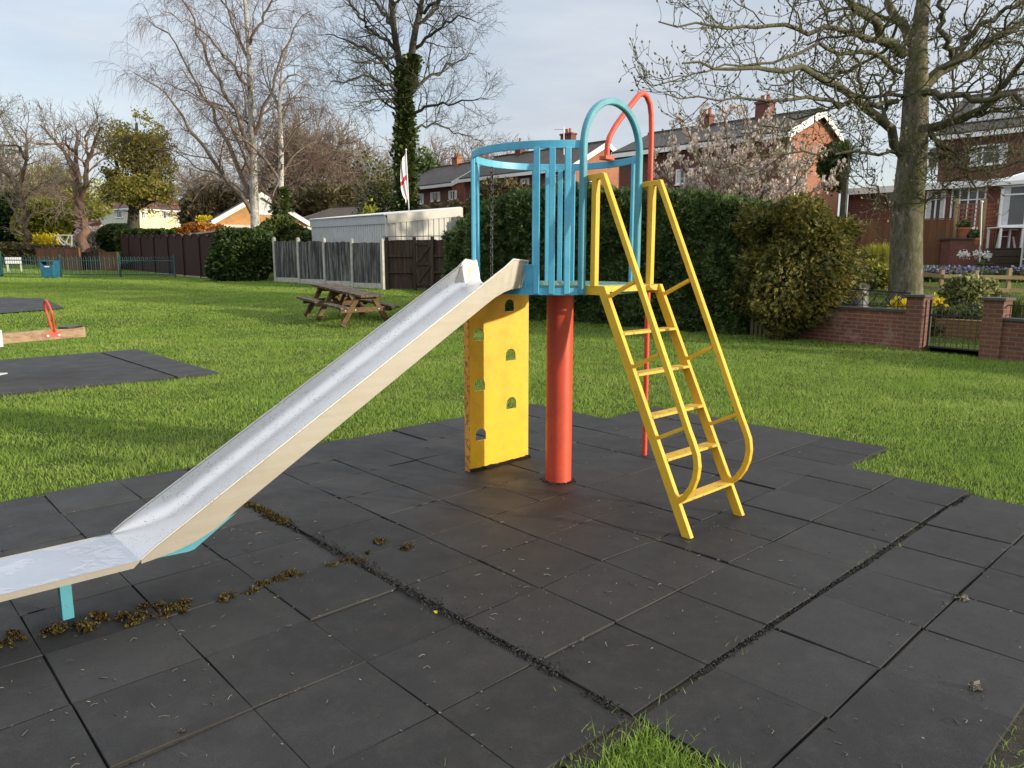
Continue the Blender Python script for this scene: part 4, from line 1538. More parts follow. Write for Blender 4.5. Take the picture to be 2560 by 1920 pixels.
# ---- dark fence and its gate, running on to the hedge
def dark_fence():
    a = cE(1422, 960, 28.5); b = at(1290, 725, 26.6)
    a.z = hz(a.x, a.y); b.z = hz(b.x, b.y) - .02
    d = b - a; L = Vector((d.x, d.y, 0)).length
    M_ = face_mat(a, (d.x, d.y, 0))
    root = empty('board_fence', a, 'dark brown board fence with horizontal rails below the white shed', 'fence')
    def sx(x): # x of crop E -> distance along the fence
        k = ((480 + x / 2.949) - 1280) / F
        return (k * a.y - a.x) / (d.x / L - k * d.y / L)
    posts = [sx(1455), sx(1655), sx(1785), sx(1950), sx(2140), L]
    r = random.Random(3)
    for s in posts:
        m = MB(); m.box(s - .05, -.08, -.1, s + .05, .02, 1.95, M_); m.build('post', M_FENCE_K, root, None, .006)
    for s0, s1 in ((0, posts[0]), (posts[0], posts[1]), (posts[2], posts[3]), (posts[3], posts[4]), (posts[4], posts[5])):
        m = MB(); n = max(2, int((s1 - s0) / .13)); w = (s1 - s0) / n
        for k in range(n):
            m.box(s0 + k * w + .003, 0.022 + r.uniform(0, .008), .03, s0 + (k + 1) * w - .002, .040 + r.uniform(0, .006), 1.84 + r.uniform(-.015, .015), M_)
        m.build('board_panel', M_FENCE_K, root)
        if s1 - s0 > .5:
            for z in (.62, 1.22):
                m = MB(); m.box(s0 + .05, -.035, z, s1 - .05, .020, z + .06, M_); m.build('rail', M_FENCE_K, root)
    m = MB(); m.box(0, -.06, 1.96, L, .06, 1.99, M_); m.build('capping', M_LEAD, root)
    c = M_ @ Vector((posts[1], 0, 0))
    gate = empty('garden_gate', c, 'narrow dark ledged gate with diagonal braces in the brown fence', 'gate')
    m = MB(); s0, s1 = posts[1] + .06, posts[2] - .06; n = 6; w = (s1 - s0) / n
    for k in range(n): m.box(s0 + k * w + .002, .0, .05, s0 + (k + 1) * w - .002, .018, 1.84, M_)
    m.build('boards', M_FENCE_K, gate)
    for z in (.16, .92, 1.64):
        m = MB(); m.box(s0, -.035, z, s1, -.001, z + .09, M_); m.build('ledge', M_FENCE_K, gate)
    for z0, z1 in ((.26, .92), (1.02, 1.64)):
        m = MB(); m.bar(M_ @ Vector((s0 + .04, -.022, z0)), M_ @ Vector((s1 - .04, -.022, z1)), .026, .075, M_.to_3x3() @ Vector((0, 0, 1))); m.build('brace', M_FENCE_K, gate)


dark_fence()


# ---- maroon fence with scalloped top
def maroon_fence():
    a = at(300, 690, 45.5); b = at(548, 700, 35.2)
    a.z = hz(a.x, a.y) - .1; b.z = hz(b.x, b.y) - .05
    d = b - a; L = Vector((d.x, d.y, 0)).length; M_ = face_mat(a, (d.x, d.y, 0)); sl_ = d.z / L
    root = empty('scalloped_fence', a, 'dark maroon close-board fence with arched scalloped top beside the rounded green bush', 'fence')
    n = 7; w = L / n
    for k in range(n):
        x0 = k * w; z0 = sl_ * x0
        pts = [(x0 + .05, z0 + .05), (x0 + w - .05, z0 + .05)]
        for half in (1, 0):
            pass
        arc = []
        for h in (1, 0):
            c = x0 + w * (.25 + .5 * h); rr = w * .25 - .03
            arc += [(c + rr * math.cos(math.pi * t / 10), z0 + 1.86 + .20 * math.sin(math.pi * t / 10)) for t in range(0, 11)]
        pts += arc
        m = MB(); m.slab([M_ @ Vector((x, 0, z)) for x, z in pts], M_.to_3x3() @ Vector((0, .03, 0))); m.build('panel', M_FENCE_M, root)
        m = MB()
        for h in (1, 0):
            c = x0 + w * (.25 + .5 * h); rr = w * .25 - .02
            m.sweep([M_ @ Vector((c + rr * math.cos(math.pi * t / 12), -.01, z0 + 1.875 + .215 * math.sin(math.pi * t / 12))) for t in range(13)], flat(.06, .03), up=M_.to_3x3() @ Vector((0, 1, 0)))
        m.build('arch_trim', M_FENCE_M, root)
    for k in range(n + 1):
        m = MB(); m.box(k * w - .045, -.06, sl_ * k * w, k * w + .045, .04, sl_ * k * w + 1.95, M_); m.build('post', M_FENCE_M, root)
    m = MB(); m.slab([M_ @ Vector((0, -.03, -.1)), M_ @ Vector((L, -.03, sl_ * L - .1)), M_ @ Vector((L, -.03, sl_ * L + .06)), M_ @ Vector((0, -.03, .06))], M_.to_3x3() @ Vector((0, .06, 0))); m.build('gravel_board', M_CONC, root)


maroon_fence()


# ---- white sheet-metal shed
def shed():
    c = at(968, 600, 31.2); l = at(780, 600, 36.4); rr = at(1156, 600, 33.4)
    zc = at(968, 537, 31.2).z; zl = at(780, 550, 36.4).z; zr_ = at(1155, 519, 33.4).z
    g = hz(c.x, c.y) - .1
    c.z = l.z = rr.z = g
    f = Vector((l.x + rr.x - c.x, l.y + rr.y - c.y, g)); zf = zl + zr_ - zc
    root = empty('metal_shed', c, 'white corrugated metal shed standing behind the grey fence', 'shed')
    def wall(a, b, za, zb, step, depth, mat, name):
        d = Vector((b.x - a.x, b.y - a.y, 0)); L = d.length; d.normalize(); nrm = Vector((d.y, -d.x, 0))
        n = int(L / step); vs = []; fs = []
        prof = [(0, 0), (.38, 0), (.5, depth), (.88, depth)]
        xs_ = []
        for k in range(n):
            for q, o_ in prof: xs_.append(((k + q) * L / n, o_))
        xs_.append((L, 0))
        for x, o_ in xs_:
            p = a + d * x + nrm * o_
            vs += [(p.x, p.y, g), (p.x, p.y, za + (zb - za) * x / L)]
        for k in range(len(xs_) - 1): fs.append((2 * k, 2 * k + 2, 2 * k + 3, 2 * k + 1))
        m = MB(); m.add(vs, fs)
        o = m.build(name, mat, root)
        so = o.modifiers.new('sheet', 'SOLIDIFY'); so.thickness = .01; so.offset = 0
    wall(l, c, zl - .12, zc - .12, .19, .045, M_GALV, 'corrugated_wall')
    wall(c, rr, zc - .12, zr_ - .12, .26, .03, M_GALVW, 'front_wall')
    wall(rr, f, zr_ - .12, zf - .12, .26, .03, M_GALVW, 'end_wall')
    wall(f, l, zf - .12, zl - .12, .26, .03, M_GALVW, 'back_wall')
    e1 = (c - l).normalized(); e2 = (rr - c).normalized()
    ov = .07
    def Z(p, z): return Vector((p.x, p.y, z))
    # fascias
    n1 = Vector((e1.y, -e1.x, 0)); n2 = Vector((e2.y, -e2.x, 0))
    m = MB(); m.slab([Z(l, zl - .36) + n1 * .055, Z(c, zc - .36) + n1 * .055, Z(c, zc - .02) + n1 * .055, Z(l, zl - .02) + n1 * .055], n1 * .02); m.build('fascia', M_FASCIA, root)
    m = MB(); m.slab([Z(c, zc - .36) + n2 * .045, Z(rr, zr_ - .36) + n2 * .045, Z(rr, zr_ - .0) + n2 * .045, Z(c, zc - .0) + n2 * .045], n2 * .02); m.build('fascia', M_GALVW, root)
    # corrugated roof sheet, its wavy edge over the left wall
    m = MB(); n = 46; vs = []; fs = []
    for k in range(n * 2 + 1):
        t = k / (n * 2); h = .022 * (1 if k % 2 else -1)
        a = l.lerp(c, t); b = f.lerp(rr, t)
        za = zl + (zc - zl) * t + h; zb = zf + (zr_ - zf) * t + h
        a = Z(a, za + .015) + n1 * .13; b = Z(b, zb + .015)
        vs += [a, b]
    for k in range(n * 2): fs.append((2 * k, 2 * k + 1, 2 * k + 3, 2 * k + 2))
    m.add(vs, fs); o = m.build('roof', M_GALV, root)
    so = o.modifiers.new('sheet', 'SOLIDIFY'); so.thickness = .012; so.offset = 0
    m = MB(); m.slab([Z(rr, g) + n2 * .05 - e2 * .16, Z(rr, g) + n2 * .05 + e2 * .02, Z(rr, zr_ - .36) + n2 * .05 + e2 * .02, Z(rr, zr_ - .36) + n2 * .05 - e2 * .16], n2 * .015); m.build('corner_trim', M_GALVW, root)


shed()


# ---- flagpole with a limp white flag, red cross
def flag():
    Y = 43.0
    b = at(1027, 560, Y); t = at(1015, 377, Y)
    g = hz(b.x, b.y)
    b = Vector((b.x, Y, g))
    root = empty('flagpole', b, 'slim white flagpole with a limp white flag bearing a red cross', 'flagpole')
    m = MB(); m.tube([b, t], [.045, .025], 10); m.lathe(t, [(.03, 0), (.06, .05), (.02, .12)], 12); m.build('pole', M_WHITE, root, 60)
    # hanging cloth: folds gathered towards the pole
    n, k = 22, 30; m = MB(); vs = []; fs = []; mi = []
    for j in range(k + 1):
        v = j / k
        z = t.z - .15 - 2.45 * v
        for i in range(n + 1):
            u = i / n
            wdt = .38 * (.25 + .75 * math.sin(math.pi * min(1, .15 + v * .95)) ** .7)
            x = -wdt * u ** .9 * (1 + .15 * math.sin(5 * v + 3 * u))
            y = .13 * u * math.sin(9 * u + 2.5 * v) - .05 * u
            zz = z - .42 * u * (1 - .5 * v) - .1 * u * u
            px_ = t.x + (b.x - t.x) * min(1, (t.z - z) / (t.z - g))
            vs.append((px_ - .03 + x, Y + y, zz))
    for j in range(k):
        for i in range(n):
            a = j * (n + 1) + i
            fs.append((a, a + 1, a + n + 2, a + n + 1))
            u, v = (i + .5) / n, (j + .5) / k
            mi.append(1 if (abs(u - .55) < .07 or abs(v - .52) < .05) else 0)
    m.add(vs, fs); m.mi = mi
    o = m.build('flag', [M_FLAGW, M_FLAGR], root, 80)
    so = o.modifiers.new('cloth', 'SOLIDIFY'); so.thickness = .008


flag()


# ================================================================== BRICK WALL, GATE, GARDEN
def garden_wall():
    A_, B_, C_, D_ = (Vector((6.55, 15.85, 0)), Vector((7.72, 14.18, 0)), Vector((8.36, 13.12, 0)), Vector((10.6, 9.75, 0)))
    d = (B_ - A_).normalized()
    root = empty('brick_wall', B_, 'low red brick wall with dark coping, whitened with bloom near the ground', 'wall')
    # left run
    L = (B_ - A_).length
    M_ = face_mat(A_, d)
    M_ = face_mat(A_, d, Vector((-d.y, d.x, 0)))
    m = MB(); m.box(-.6, 0, -.2, L - .15, .215, .70, M_); m.build('wall', M_BRICK_W, root)
    m = MB(); m.box(-.6, -.03, .702, L - .15, .245, .755, M_); m.build('coping', M_COPING, root, None, .006)
    m = MB()
    L1 = L - .16
    m.bar(M_ @ Vector((-.3, .1, 1.15)), M_ @ Vector((L1, .1, 1.07)), .02, .03); m.bar(M_ @ Vector((-.3, .1, .80)), M_ @ Vector((L1, .1, .80)), .015, .015)
    n = 9
    for k in range(n):
        x0 = -.3 + (L1 + .3) * k / n; x1 = -.3 + (L1 + .3) * (k + 1) / n; xm = (x0 + x1) / 2; zt = 1.12
        m.bar(M_ @ Vector((x0, .1, .76)), M_ @ Vector((x0, .1, .96)), .012, .012)
        for (xa, za, xb, zb) in ((x0, .95, xm, zt), (xm, zt, x1, .95), (x0, .95, xm, .80), (xm, .80, x1, .95)):
            m.bar(M_ @ Vector((xa, .1, za)), M_ @ Vector((xb, .1, zb)), .012, .012)
    m.build('ironwork', M_IRON, root)
    def pier(p, name):
        Mp = face_mat(p, d, Vector((-d.y, d.x, 0)))
        m = MB(); m.box(-.16, -.06, -.2, .16, .28, 1.0, Mp); pr = m.build('pier', M_BRICK_P, root)
        m = MB(); m.box(-.20, -.10, 1.002, .20, .32, 1.055, Mp); m.build('pier_cap', M_COPING, pr, None, .008)
    pier(B_, 0); pier(C_ + d * .16, 0)
    # right run
    O2 = C_ + d * .32; L2 = (D_ - O2).length; M2 = face_mat(O2, d, Vector((-d.y, d.x, 0)))
    m = MB(); m.box(.0, 0, -.2, L2, .215, .66, M2); m.build('wall', M_BRICK_P, root)
    m = MB(); m.box(.0, -.03, .662, L2, .245, .71, M2); m.build('coping', M_COPING, root, None, .006)
    m = MB()
    m.bar(M2 @ Vector((0, .1, .93)), M2 @ Vector((L2, .1, .93)), .014, .02); m.bar(M2 @ Vector((0, .1, .76)), M2 @ Vector((L2, .1, .76)), .012, .012)
    for k in range(int(L2 / .17)): m.bar(M2 @ Vector((.05 + k * .17, .1, .71)), M2 @ Vector((.05 + k * .17, .1, .93)), .011, .011)
    m.build('ironwork', M_IRON, root)
    # gate between the piers
    p0 = B_ + d * .19; p1 = C_ + d * -.03; G_ = (p1 - p0).length; Mg = face_mat(p0 + Vector((-d.y, d.x, 0)) * .10, d, Vector((-d.y, d.x, 0)))
    gate = empty('iron_gate', p0, 'black wrought iron gate with scrolled top between the brick piers', 'gate')
    m = MB()
    m.box(.02, -.02, .03, .06, .02, .97, Mg); m.box(G_ - .06, -.02, .03, G_ - .02, .02, .97, Mg)
    for z in (.08, .68): m.bar(Mg @ Vector((.03, 0, z)), Mg @ Vector((G_ - .03, 0, z)), .012, .03)
    m.build('gate_frame', M_IRON, gate)
    for k in range(1, 9):
        m = MB(); x = .04 + (G_ - .08) * k / 9; m.bar(Mg @ Vector((x, 0, .08)), Mg @ Vector((x, 0, .80)), .012, .012); m.build('bar', M_IRON, gate)
    for s, cx_ in ((1, .3), (-1, .7)):
        for q, (ox, oz, sc_) in enumerate(((-.10, .82, .085), (.10, .80, .07))):
            m = MB()
            pts = [Mg @ Vector((G_ * cx_ + s * (ox + sc_ * (1 - t / 26) * math.cos(t * .42)), 0, oz + sc_ * (1 - t / 26) * math.sin(t * .42))) for t in range(22)]
            m.tube(pts, .007, 5, up=(d.y, -d.x, 0)); m.build('scroll', M_IRON, gate)
    m = MB()
    pts = [Mg @ Vector((.04 + (G_ - .08) * t / 16, 0, .80 + .14 * math.sin(math.pi * t / 16))) for t in range(17)]
    m.tube(pts, .009, 6, up=(d.y, -d.x, 0)); m.build('top_bow', M_IRON, gate)
    return A_, B_, C_, d


WA, WB_, WC_, WD_ = garden_wall()

# buff brick edge of a raised bed, seen through the gate
m = MB(); p = cG(1430, 1110, 15.6); q = cG(1830, 1100, 14.9)
p.z = q.z = 0; d_ = (q - p).normalized()
m.box(0, 0, -.1, (q - p).length + 2.5, .2, .50, face_mat(p, d_, Vector((-d_.y, d_.x, 0))))
o = m.build('raised_bed', M_BRICK_Y); tag(o, 'mossy buff brick side of a raised flower bed seen through the iron gate', 'raised bed')


def rail_fence():
    P = [(1035, 23.0), (1140, 22.6), (1345, 21.9), (1560, 21.4), (1830, 21.3), (2090, 21.2), (2420, 21.0)]
    pts = []
    for x, Y in P:
        p = at(1860 + x / 3.16, 700, Y); pts.append(Vector((p.x, Y, gz(p.x, Y) - .02)))
    root = empty('rail_fence', pts[3], 'pale new timber post and rail fence across the garden lawn', 'fence')
    for k, p in enumerate(pts):
        m = MB(); m.box(p.x - .05, p.y - .05, p.z - .1, p.x + .05, p.y + .05, p.z + .82 + (.08 if k in (5,) else 0)); m.build('post', M_WOOD_R, root, None, .006)
    for a, b in zip(pts[:-1], pts[1:]):
        for z in (.28, .64):
            m = MB(); m.bar(a + Vector((0, -.075, z)), b + Vector((0, -.075, z)), .04, .11); m.build('rail', M_WOOD_R, root, None, .004)


rail_fence()


def compost_bin():
    p = cG(872, 1000, 17.4); p = Vector((p.x, p.y, gz(0, p.y) - .02))
    root = empty('compost_bin', p, 'dark grey plastic compost bin with lid behind the low brick wall', 'compost bin')
    m = MB(); m.lathe(p, [(.345, 0), (.345, .05), (.33, .06), (.275, .80), (.27, .82)], 32); m.build('body', M_GREYP, root, 40)
    m = MB(); m.lathe(p, [(.29, .822), (.30, .86), (.28, .90), (.18, .93), (.17, .91), (.05, .905), (.05, .96), (.03, .97)], 32); m.build('lid', M_GREYP, root, 40)


compost_bin()


def picket():
    root = None
    a = at(1876, 820, 16.55); b = at(1950, 835, 15.95); a.z = b.z = 0
    d = (b - a); L = d.length; M_ = face_mat(a, d)
    root = empty('slatted_panel', a, 'old slatted timber panel half hidden between the dark hedge and the golden conifer', 'panel')
    r = random.Random(1)
    m = MB()
    n = 7
    for k in range(n): m.box(k * L / n, 0, .03, k * L / n + .072, .02, 1.18 + r.uniform(-.03, .03), M_)
    m.build('slats', M_WOOD_GR, root)
    m = MB()
    for z in (.25, .65, 1.0): m.box(0, .021, z, L, .05, z + .07, M_)
    m.build('rails', M_WOOD_GR, root)


picket()
# ================================================================== HOUSES
def window(parent, M_, x, z, w, h, mull=1, trans=None, frame=M_WHITE, name='window', curtain=True, depth=.05):
    """frame proud of the wall by a few cm with panes set back in it; M_ has x along the wall, -y out of it"""
    m = MB(); t = .06
    m.box(x - w / 2, -depth, z, x - w / 2 + t, .06, z + h, M_); m.box(x + w / 2 - t, -depth, z, x + w / 2, .06, z + h, M_)
    m.box(x - w / 2 + t, -depth, z, x + w / 2 - t, .06, z + t, M_); m.box(x - w / 2 + t, -depth, z + h - t, x + w / 2 - t, .06, z + h, M_)
    for k in range(1, mull + 1):
        xm = x - w / 2 + w * k / (mull + 1); m.box(xm - .03, -depth + .004, z + t, xm + .03, .056, z + h - t, M_)
    if trans: m.box(x - w / 2 + t, -depth + .008, z + h * trans - .025, x + w / 2 - t, .052, z + h * trans + .025, M_)
    m.box(x - w / 2 - .04, -depth - .06, z - .05, x + w / 2 + .04, .05, z - .002, M_)
    o = m.build(name, frame, parent)
    m = MB(); m.box(x - w / 2 + t * .9, -.012, z + t * .9, x + w / 2 - t * .9, -.004, z + h - t * .9, M_)
    m.build('pane', M_GLASS, o)
    if curtain and w > .7:
        for s in (-1, 1):
            m = MB()
            xe = x + s * (w / 2 - t)
            m.box(min(xe, xe - s * w * .2), -.0155, z + t, max(xe, xe - s * w * .2), -.0125, z + h - t, M_)
            m.build('curtain', M_CURTAIN, o)
    return o


class House:
    def __init__(self, name, label, cat, O, u, L, D, z0, ze, zr, mf, mg, mr, verge=M_WHITE, over=.3, group=None, hip=0):
        """O near corner of the long front; u runs along the front; depth runs away (to the left of u turned outward)"""
        self.O = Vector((O[0], O[1], 0)); self.u = Vector((*u, 0)).normalized()
        self.v = Vector((-self.u.y, self.u.x, 0))
        pass
        self.L, self.D, self.z0, self.ze, self.zr = L, D, z0, ze, zr
        self.root = empty(name, self.P(L / 2, D / 2, z0), label, cat, group)
        R = self.root
        w = MB()
        P = self.P
        # outer walls with wall thickness given by closing the box; gables above
        def wallquad(a, b, z0_, z1_): w.quad(P(*a, z0_), P(*b, z0_), P(*b, z1_), P(*a, z1_))
        m = w
        pts = [(0, 0), (L, 0), (L, D), (0, D)]
        m.slab([P(x, y, z0 - .6) for x, y in pts], (0, 0, ze - z0 + .6))
        m.build('wall', mf, R)
        if not hip:
            for x, e in ((0, -1), (L, 1)):
                m = MB()
                m.slab([P(x + e * .003, 0, z0 - .6), P(x + e * .003, D, z0 - .6), P(x + e * .003, D, ze - .02), P(x + e * .003, D / 2, zr - .05), P(x + e * .003, 0, ze - .02)], self.u * e * .06)
                m.build('gable_wall', mg, R)
        # roof
        t = .14
        if not hip:
            for s in (0, 1):
                y0 = -over if s == 0 else D + over
                sl_ = (zr - ze) / (D / 2)
                zo = ze - sl_ * over
                m = MB()
                a, b, c, d = P(-over, y0, zo + .02), P(L + over, y0, zo + .02), P(L + over, D / 2, zr + .02), P(-over, D / 2, zr + .02)
                m.slab([a, b, c, d], (0, 0, t)); m.build('roof_slope', mr, R)
                for x in (-over - .004, L + over + .004):
                    m = MB(); e = -1 if x < 0 else 1
                    m.slab([P(x, y0, zo - .16), P(x, y0, zo + .16), P(x, D / 2, zr + .16), P(x, D / 2, zr - .16)], self.u * e * .03); m.build('verge_board', verge, R)
                m = MB(); e = -1 if s == 0 else 1
                m.slab([P(-over, y0 + e * .003, zo - .14), P(L + over, y0 + e * .003, zo - .14), P(L + over, y0 + e * .003, zo + .06), P(-over, y0 + e * .003, zo + .06)], self.v * e * .09); m.build('gutter', verge, R)
            m = MB(); m.bar(P(-over, D / 2, zr + .16), P(L + over, D / 2, zr + .16), .24, .12); m.build('ridge_tiles', mr, R)
        else:
            m = MB()
            a, b, c, d = P(-over, -over, ze), P(L + over, -over, ze), P(L + over, D + over, ze), P(-over, D + over, ze)
            e, f = P(hip, D / 2, zr), P(L - hip, D / 2, zr)
            m.add([a, b, c, d, e, f], [(0, 1, 5, 4), (1, 2, 5), (2, 3, 4, 5), (3, 0, 4), (3, 2, 1, 0)]); m.build('roof', mr, R)
            m = MB()
            for p, q in ((a, b), (b, c), (c, d), (d, a)): m.bar(p - Vector((0, 0, .1)), q - Vector((0, 0, .1)), .08, .16)
            m.build('gutter', verge, R)

    def P(self, x, y, z): return self.O + self.u * x + self.v * y + Vector((0, 0, z))

    def face(self, side='front'):
        if side == 'front': return face_mat(self.O - self.v * .002, self.u, self.v)
        if side == 'end0': return face_mat(self.O + self.v * self.D - self.u * .064, -self.v, self.u)     # gable at u=0, x runs from back to front
        if side == 'end1': return face_mat(self.O + self.u * (self.L + .064), self.v, -self.u)              # gable at u=L, x runs front to back

    def hit(self, M_, px, py):
        """(x, z) on the face M_ seen at pixel px, py"""
        o = M_.translation; n = M_.to_3x3() @ Vector((0, 1, 0))
        d = at(px, py, 1.0) - Vector((0, 0, EYE))
        t = (o - Vector((0, 0, EYE))).dot(n) / d.dot(n)
        p = M_.inverted() @ (Vector((0, 0, EYE)) + d * t)
        return p.x, p.z

    def win(self, side, x0, y0, x1, y1, **k):
        """window seen between pixels (x0,y0) and (x1,y1)"""
        M_ = self.face(side)
        a = self.hit(M_, x0, y1); b = self.hit(M_, x1, y0)
        x = (a[0] + b[0]) / 2; w = abs(b[0] - a[0]); h = b[1] - a[1]
        return window(self.root, M_, x, a[1], w, h, **k)

    def chimney(self, x, y, z0, h, w=.6, mat=None, pots=2):
        M_ = face_mat(self.P(x, y, z0), self.u, self.v)
        m = MB(); m.box(-w / 2, -.25, 0, w / 2, .25, h, M_); m.box(-w / 2 - .05, -.3, h, w / 2 + .05, .3, h + .1, M_)
        c = m.build('chimney', mat or M_BRICK_D, self.root)
        for k in range(pots):
            m = MB(); q = M_ @ Vector(((k - (pots - 1) / 2) * .28, 0, h + .1)); m.lathe(q, [(.10, 0), (.085, .25), (.10, .28), (.07, .30)], 10); m.build('chimney_pot', M_TERRA, c)


UD = (.707, -.707)
# gable house behind the magnolia
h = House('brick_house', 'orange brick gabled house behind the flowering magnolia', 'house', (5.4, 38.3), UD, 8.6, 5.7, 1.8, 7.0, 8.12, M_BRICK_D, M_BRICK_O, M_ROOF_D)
h.win('end1', 1978, 440, 2012, 486, mull=0); h.win('front', 1690, 420, 1735, 462, mull=1); h.win('front', 1850, 415, 1900, 462, mull=1)
h.chimney(6.2, 2.7, 7.7, 1.15, .7, None, 2); h.chimney(3.2, 2.7, 7.7, .95, .55, None, 2)
m = MB(); M_ = h.face('end1'); a = h.hit(M_, 1942, 470); m.box(.05, -.07, 2.0, .13, -.005, 7.0, M_); m.build('drainpipe', M_WHITE, h.root)
# terrace: two blocks, the nearer one stepped forward
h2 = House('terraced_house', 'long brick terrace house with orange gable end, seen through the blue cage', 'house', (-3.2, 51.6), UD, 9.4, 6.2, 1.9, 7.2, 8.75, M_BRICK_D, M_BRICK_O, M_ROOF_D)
for (x0, y0, x1, y1) in ((880, 1010, 910, 1075), (1112, 985, 1158, 1050), (1290, 965, 1322, 1040), (975, 1000, 1020, 1065)):
    h2.win('front', 800 + x0 / 2.2122, y0 / 2.2122, 800 + x1 / 2.2122, y1 / 2.2122)
h2.win('end1', 800 + 1475 / 2.2122, 1000 / 2.2122, 800 + 1505 / 2.2122, 1060 / 2.2122, mull=0)
h2.chimney(6.6, 3.0, 8.7, .9, .9, None, 2); h2.chimney(2.3, 3.0, 8.7, .8, .5, None, 1)
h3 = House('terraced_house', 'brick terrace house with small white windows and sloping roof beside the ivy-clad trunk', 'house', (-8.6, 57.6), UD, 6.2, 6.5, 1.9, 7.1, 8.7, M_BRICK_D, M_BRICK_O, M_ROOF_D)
for (x0, y0, x1, y1, k) in ((524, 1070, 574, 1132, 2), (614, 1060, 664, 1115, 1), (714, 1052, 754, 1108, 1)):
    h3.win('front', 800 + x0 / 2.2122, y0 / 2.2122, 800 + x1 / 2.2122, y1 / 2.2122, mull=k)
h3.chimney(3.1, 3.2, 8.3, 1.0, .6, M_BRICK_O, 2)
# aerial on the terrace
m = MB(); b_ = cB(1350, 830, 47.5); t_ = cB(1348, 700, 47.5)
m.tube([b_ - Vector((0, 0, .6)), t_], .03, 6); q = cB(1345, 716, 47.5)
m.bar(q + Vector((-.55, .1, 0)), q + Vector((.12, 0, 0)), .025, .025)
for k in range(6): m.bar(q + Vector((-.5 + k * .1, -.22 + .02 * k, .01)), q + Vector((-.5 + k * .1, .25 - .02 * k, .01)), .014, .014)
m.build('aerial', M_GALV, h2.root)
# right-hand house with solar panels
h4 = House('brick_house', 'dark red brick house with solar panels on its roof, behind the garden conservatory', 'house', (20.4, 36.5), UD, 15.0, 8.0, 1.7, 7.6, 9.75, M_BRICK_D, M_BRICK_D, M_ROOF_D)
k_ = lambda x, y: (1660 + x / 2.2122, y / 2.2122)
h4.win('front', *k_(1455, 812), *k_(1525, 936), mull=0)
h4.win('front', *k_(1690, 790), *k_(1905, 918), mull=2, trans=.66)
h4.chimney(4.6, 3.4, 9.2, 1.4, .9, None, 2)
so_ = MB()
for r_ in range(2):
    for c_ in range(5):
        s0 = (zr_ := (9.75 - 7.6) / 4.0)
        y0, y1 = .5 + r_ * 1.55, .5 + r_ * 1.55 + 1.5; x0, x1 = .6 + c_ * 1.06, .6 + c_ * 1.06 + 1.02
        P_ = lambda x, y: h4.P(x, y, 7.6 + s0 * y + .215)
        pan = MB(); pan.slab([P_(x0, y0), P_(x1, y0), P_(x1, y1), P_(x0, y1)], (0, 0, .04)); pan.build('solar_panel', M_SOLAR, h4.root)
# its flat-roofed extension
ext = House.__new__(House)
ext.O = h4.P(-3.0, -3.0, 0); ext.u, ext.v = h4.u, h4.v; ext.L, ext.D = 16.0, 2.95
ext.root = empty('house_extension', ext.P(4, 1, 1.7), 'flat-roofed white framed extension along the foot of the dark brick house', 'extension')
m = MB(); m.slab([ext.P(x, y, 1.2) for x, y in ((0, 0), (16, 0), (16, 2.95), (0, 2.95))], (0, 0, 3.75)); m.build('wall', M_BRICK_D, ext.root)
m = MB(); m.slab([ext.P(x, y, 4.952) for x, y in ((-.25, -.3), (16.2, -.3), (16.2, 2.94), (-.25, 2.94))], (0, 0, .12)); m.build('flat_roof', M_LEAD, ext.root)
m = MB(); m.slab([ext.P(-.25, -.303, 4.80), ext.P(16.2, -.303, 4.80), ext.P(16.2, -.303, 5.09), ext.P(-.25, -.303, 5.09)], -ext.v * .04); m.build('fascia', M_WHITE, ext.root)
ext.win('front', *k_(1225, 1062), *k_(1285, 1120), mull=0, curtain=False)
ext.win('front', *k_(1442, 1052), *k_(1565, 1228), mull=1, trans=.72, depth=.06)
ext.win('front', *k_(1575, 1030), *k_(1790, 1268), mull=3, trans=.70, depth=.08, name='porch_glazing', curtain=False)
# conservatory at the frame's edge
cb_ = at(2498, 560, 27.6)
con = House.__new__(House); con.O = Vector((cb_.x, cb_.y, 0)); con.u, con.v = h4.u, h4.v; con.L, con.D = 4.0, 3.0
con.root = empty('conservatory', con.P(2, 1.5, 1.7), 'white framed glass conservatory with pitched roof above the dark decking', 'conservatory')
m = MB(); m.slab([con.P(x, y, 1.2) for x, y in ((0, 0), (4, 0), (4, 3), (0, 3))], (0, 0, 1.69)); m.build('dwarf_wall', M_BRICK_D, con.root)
Mc = face_mat(con.P(0, 0, 0), con.u, con.v)
for k in range(4): window(con.root, Mc, .5 + k * 1.0, 2.92, 1.0, 1.45, 0, .78, curtain=True, depth=.05)
Ms = face_mat(con.P(0, 3, 0), -con.v, con.u)
for k in range(3): window(con.root, Ms, .5 + k * 1.0, 2.92, 1.0, 1.45, 0, .78, curtain=False, depth=.05)
m = MB(); m.slab([con.P(-.2, -.2, 4.39), con.P(4.2, -.2, 4.39), con.P(4.2, 3, 4.39), con.P(-.2, 3, 4.39)], (0, 0, .12)); m.build('eaves_beam', M_WHITE, con.root)
m = MB(); m.add([con.P(-.2, -.2, 4.515), con.P(4.2, -.2, 4.515), con.P(4.2, 3, 4.515), con.P(-.2, 3, 4.515), con.P(1.2, 1.5, 5.15), con.P(4.2, 1.5, 5.15)], [(0, 1, 5, 4), (3, 0, 4), (2, 3, 4, 5), (1, 2, 5)])
gl = m.build('glass_roof', M_CURTAIN, con.root)
m = MB()
for k in range(5): m.bar(con.P(-.2 + 1.1 * k, -.2, 4.54), con.P(1.2 + .75 * k, 1.5, 5.17), .06, .04)
m.bar(con.P(-.2, 3, 4.54), con.P(1.2, 1.5, 5.17), .06, .04)
m.build('glazing_bar', M_WHITE, gl)

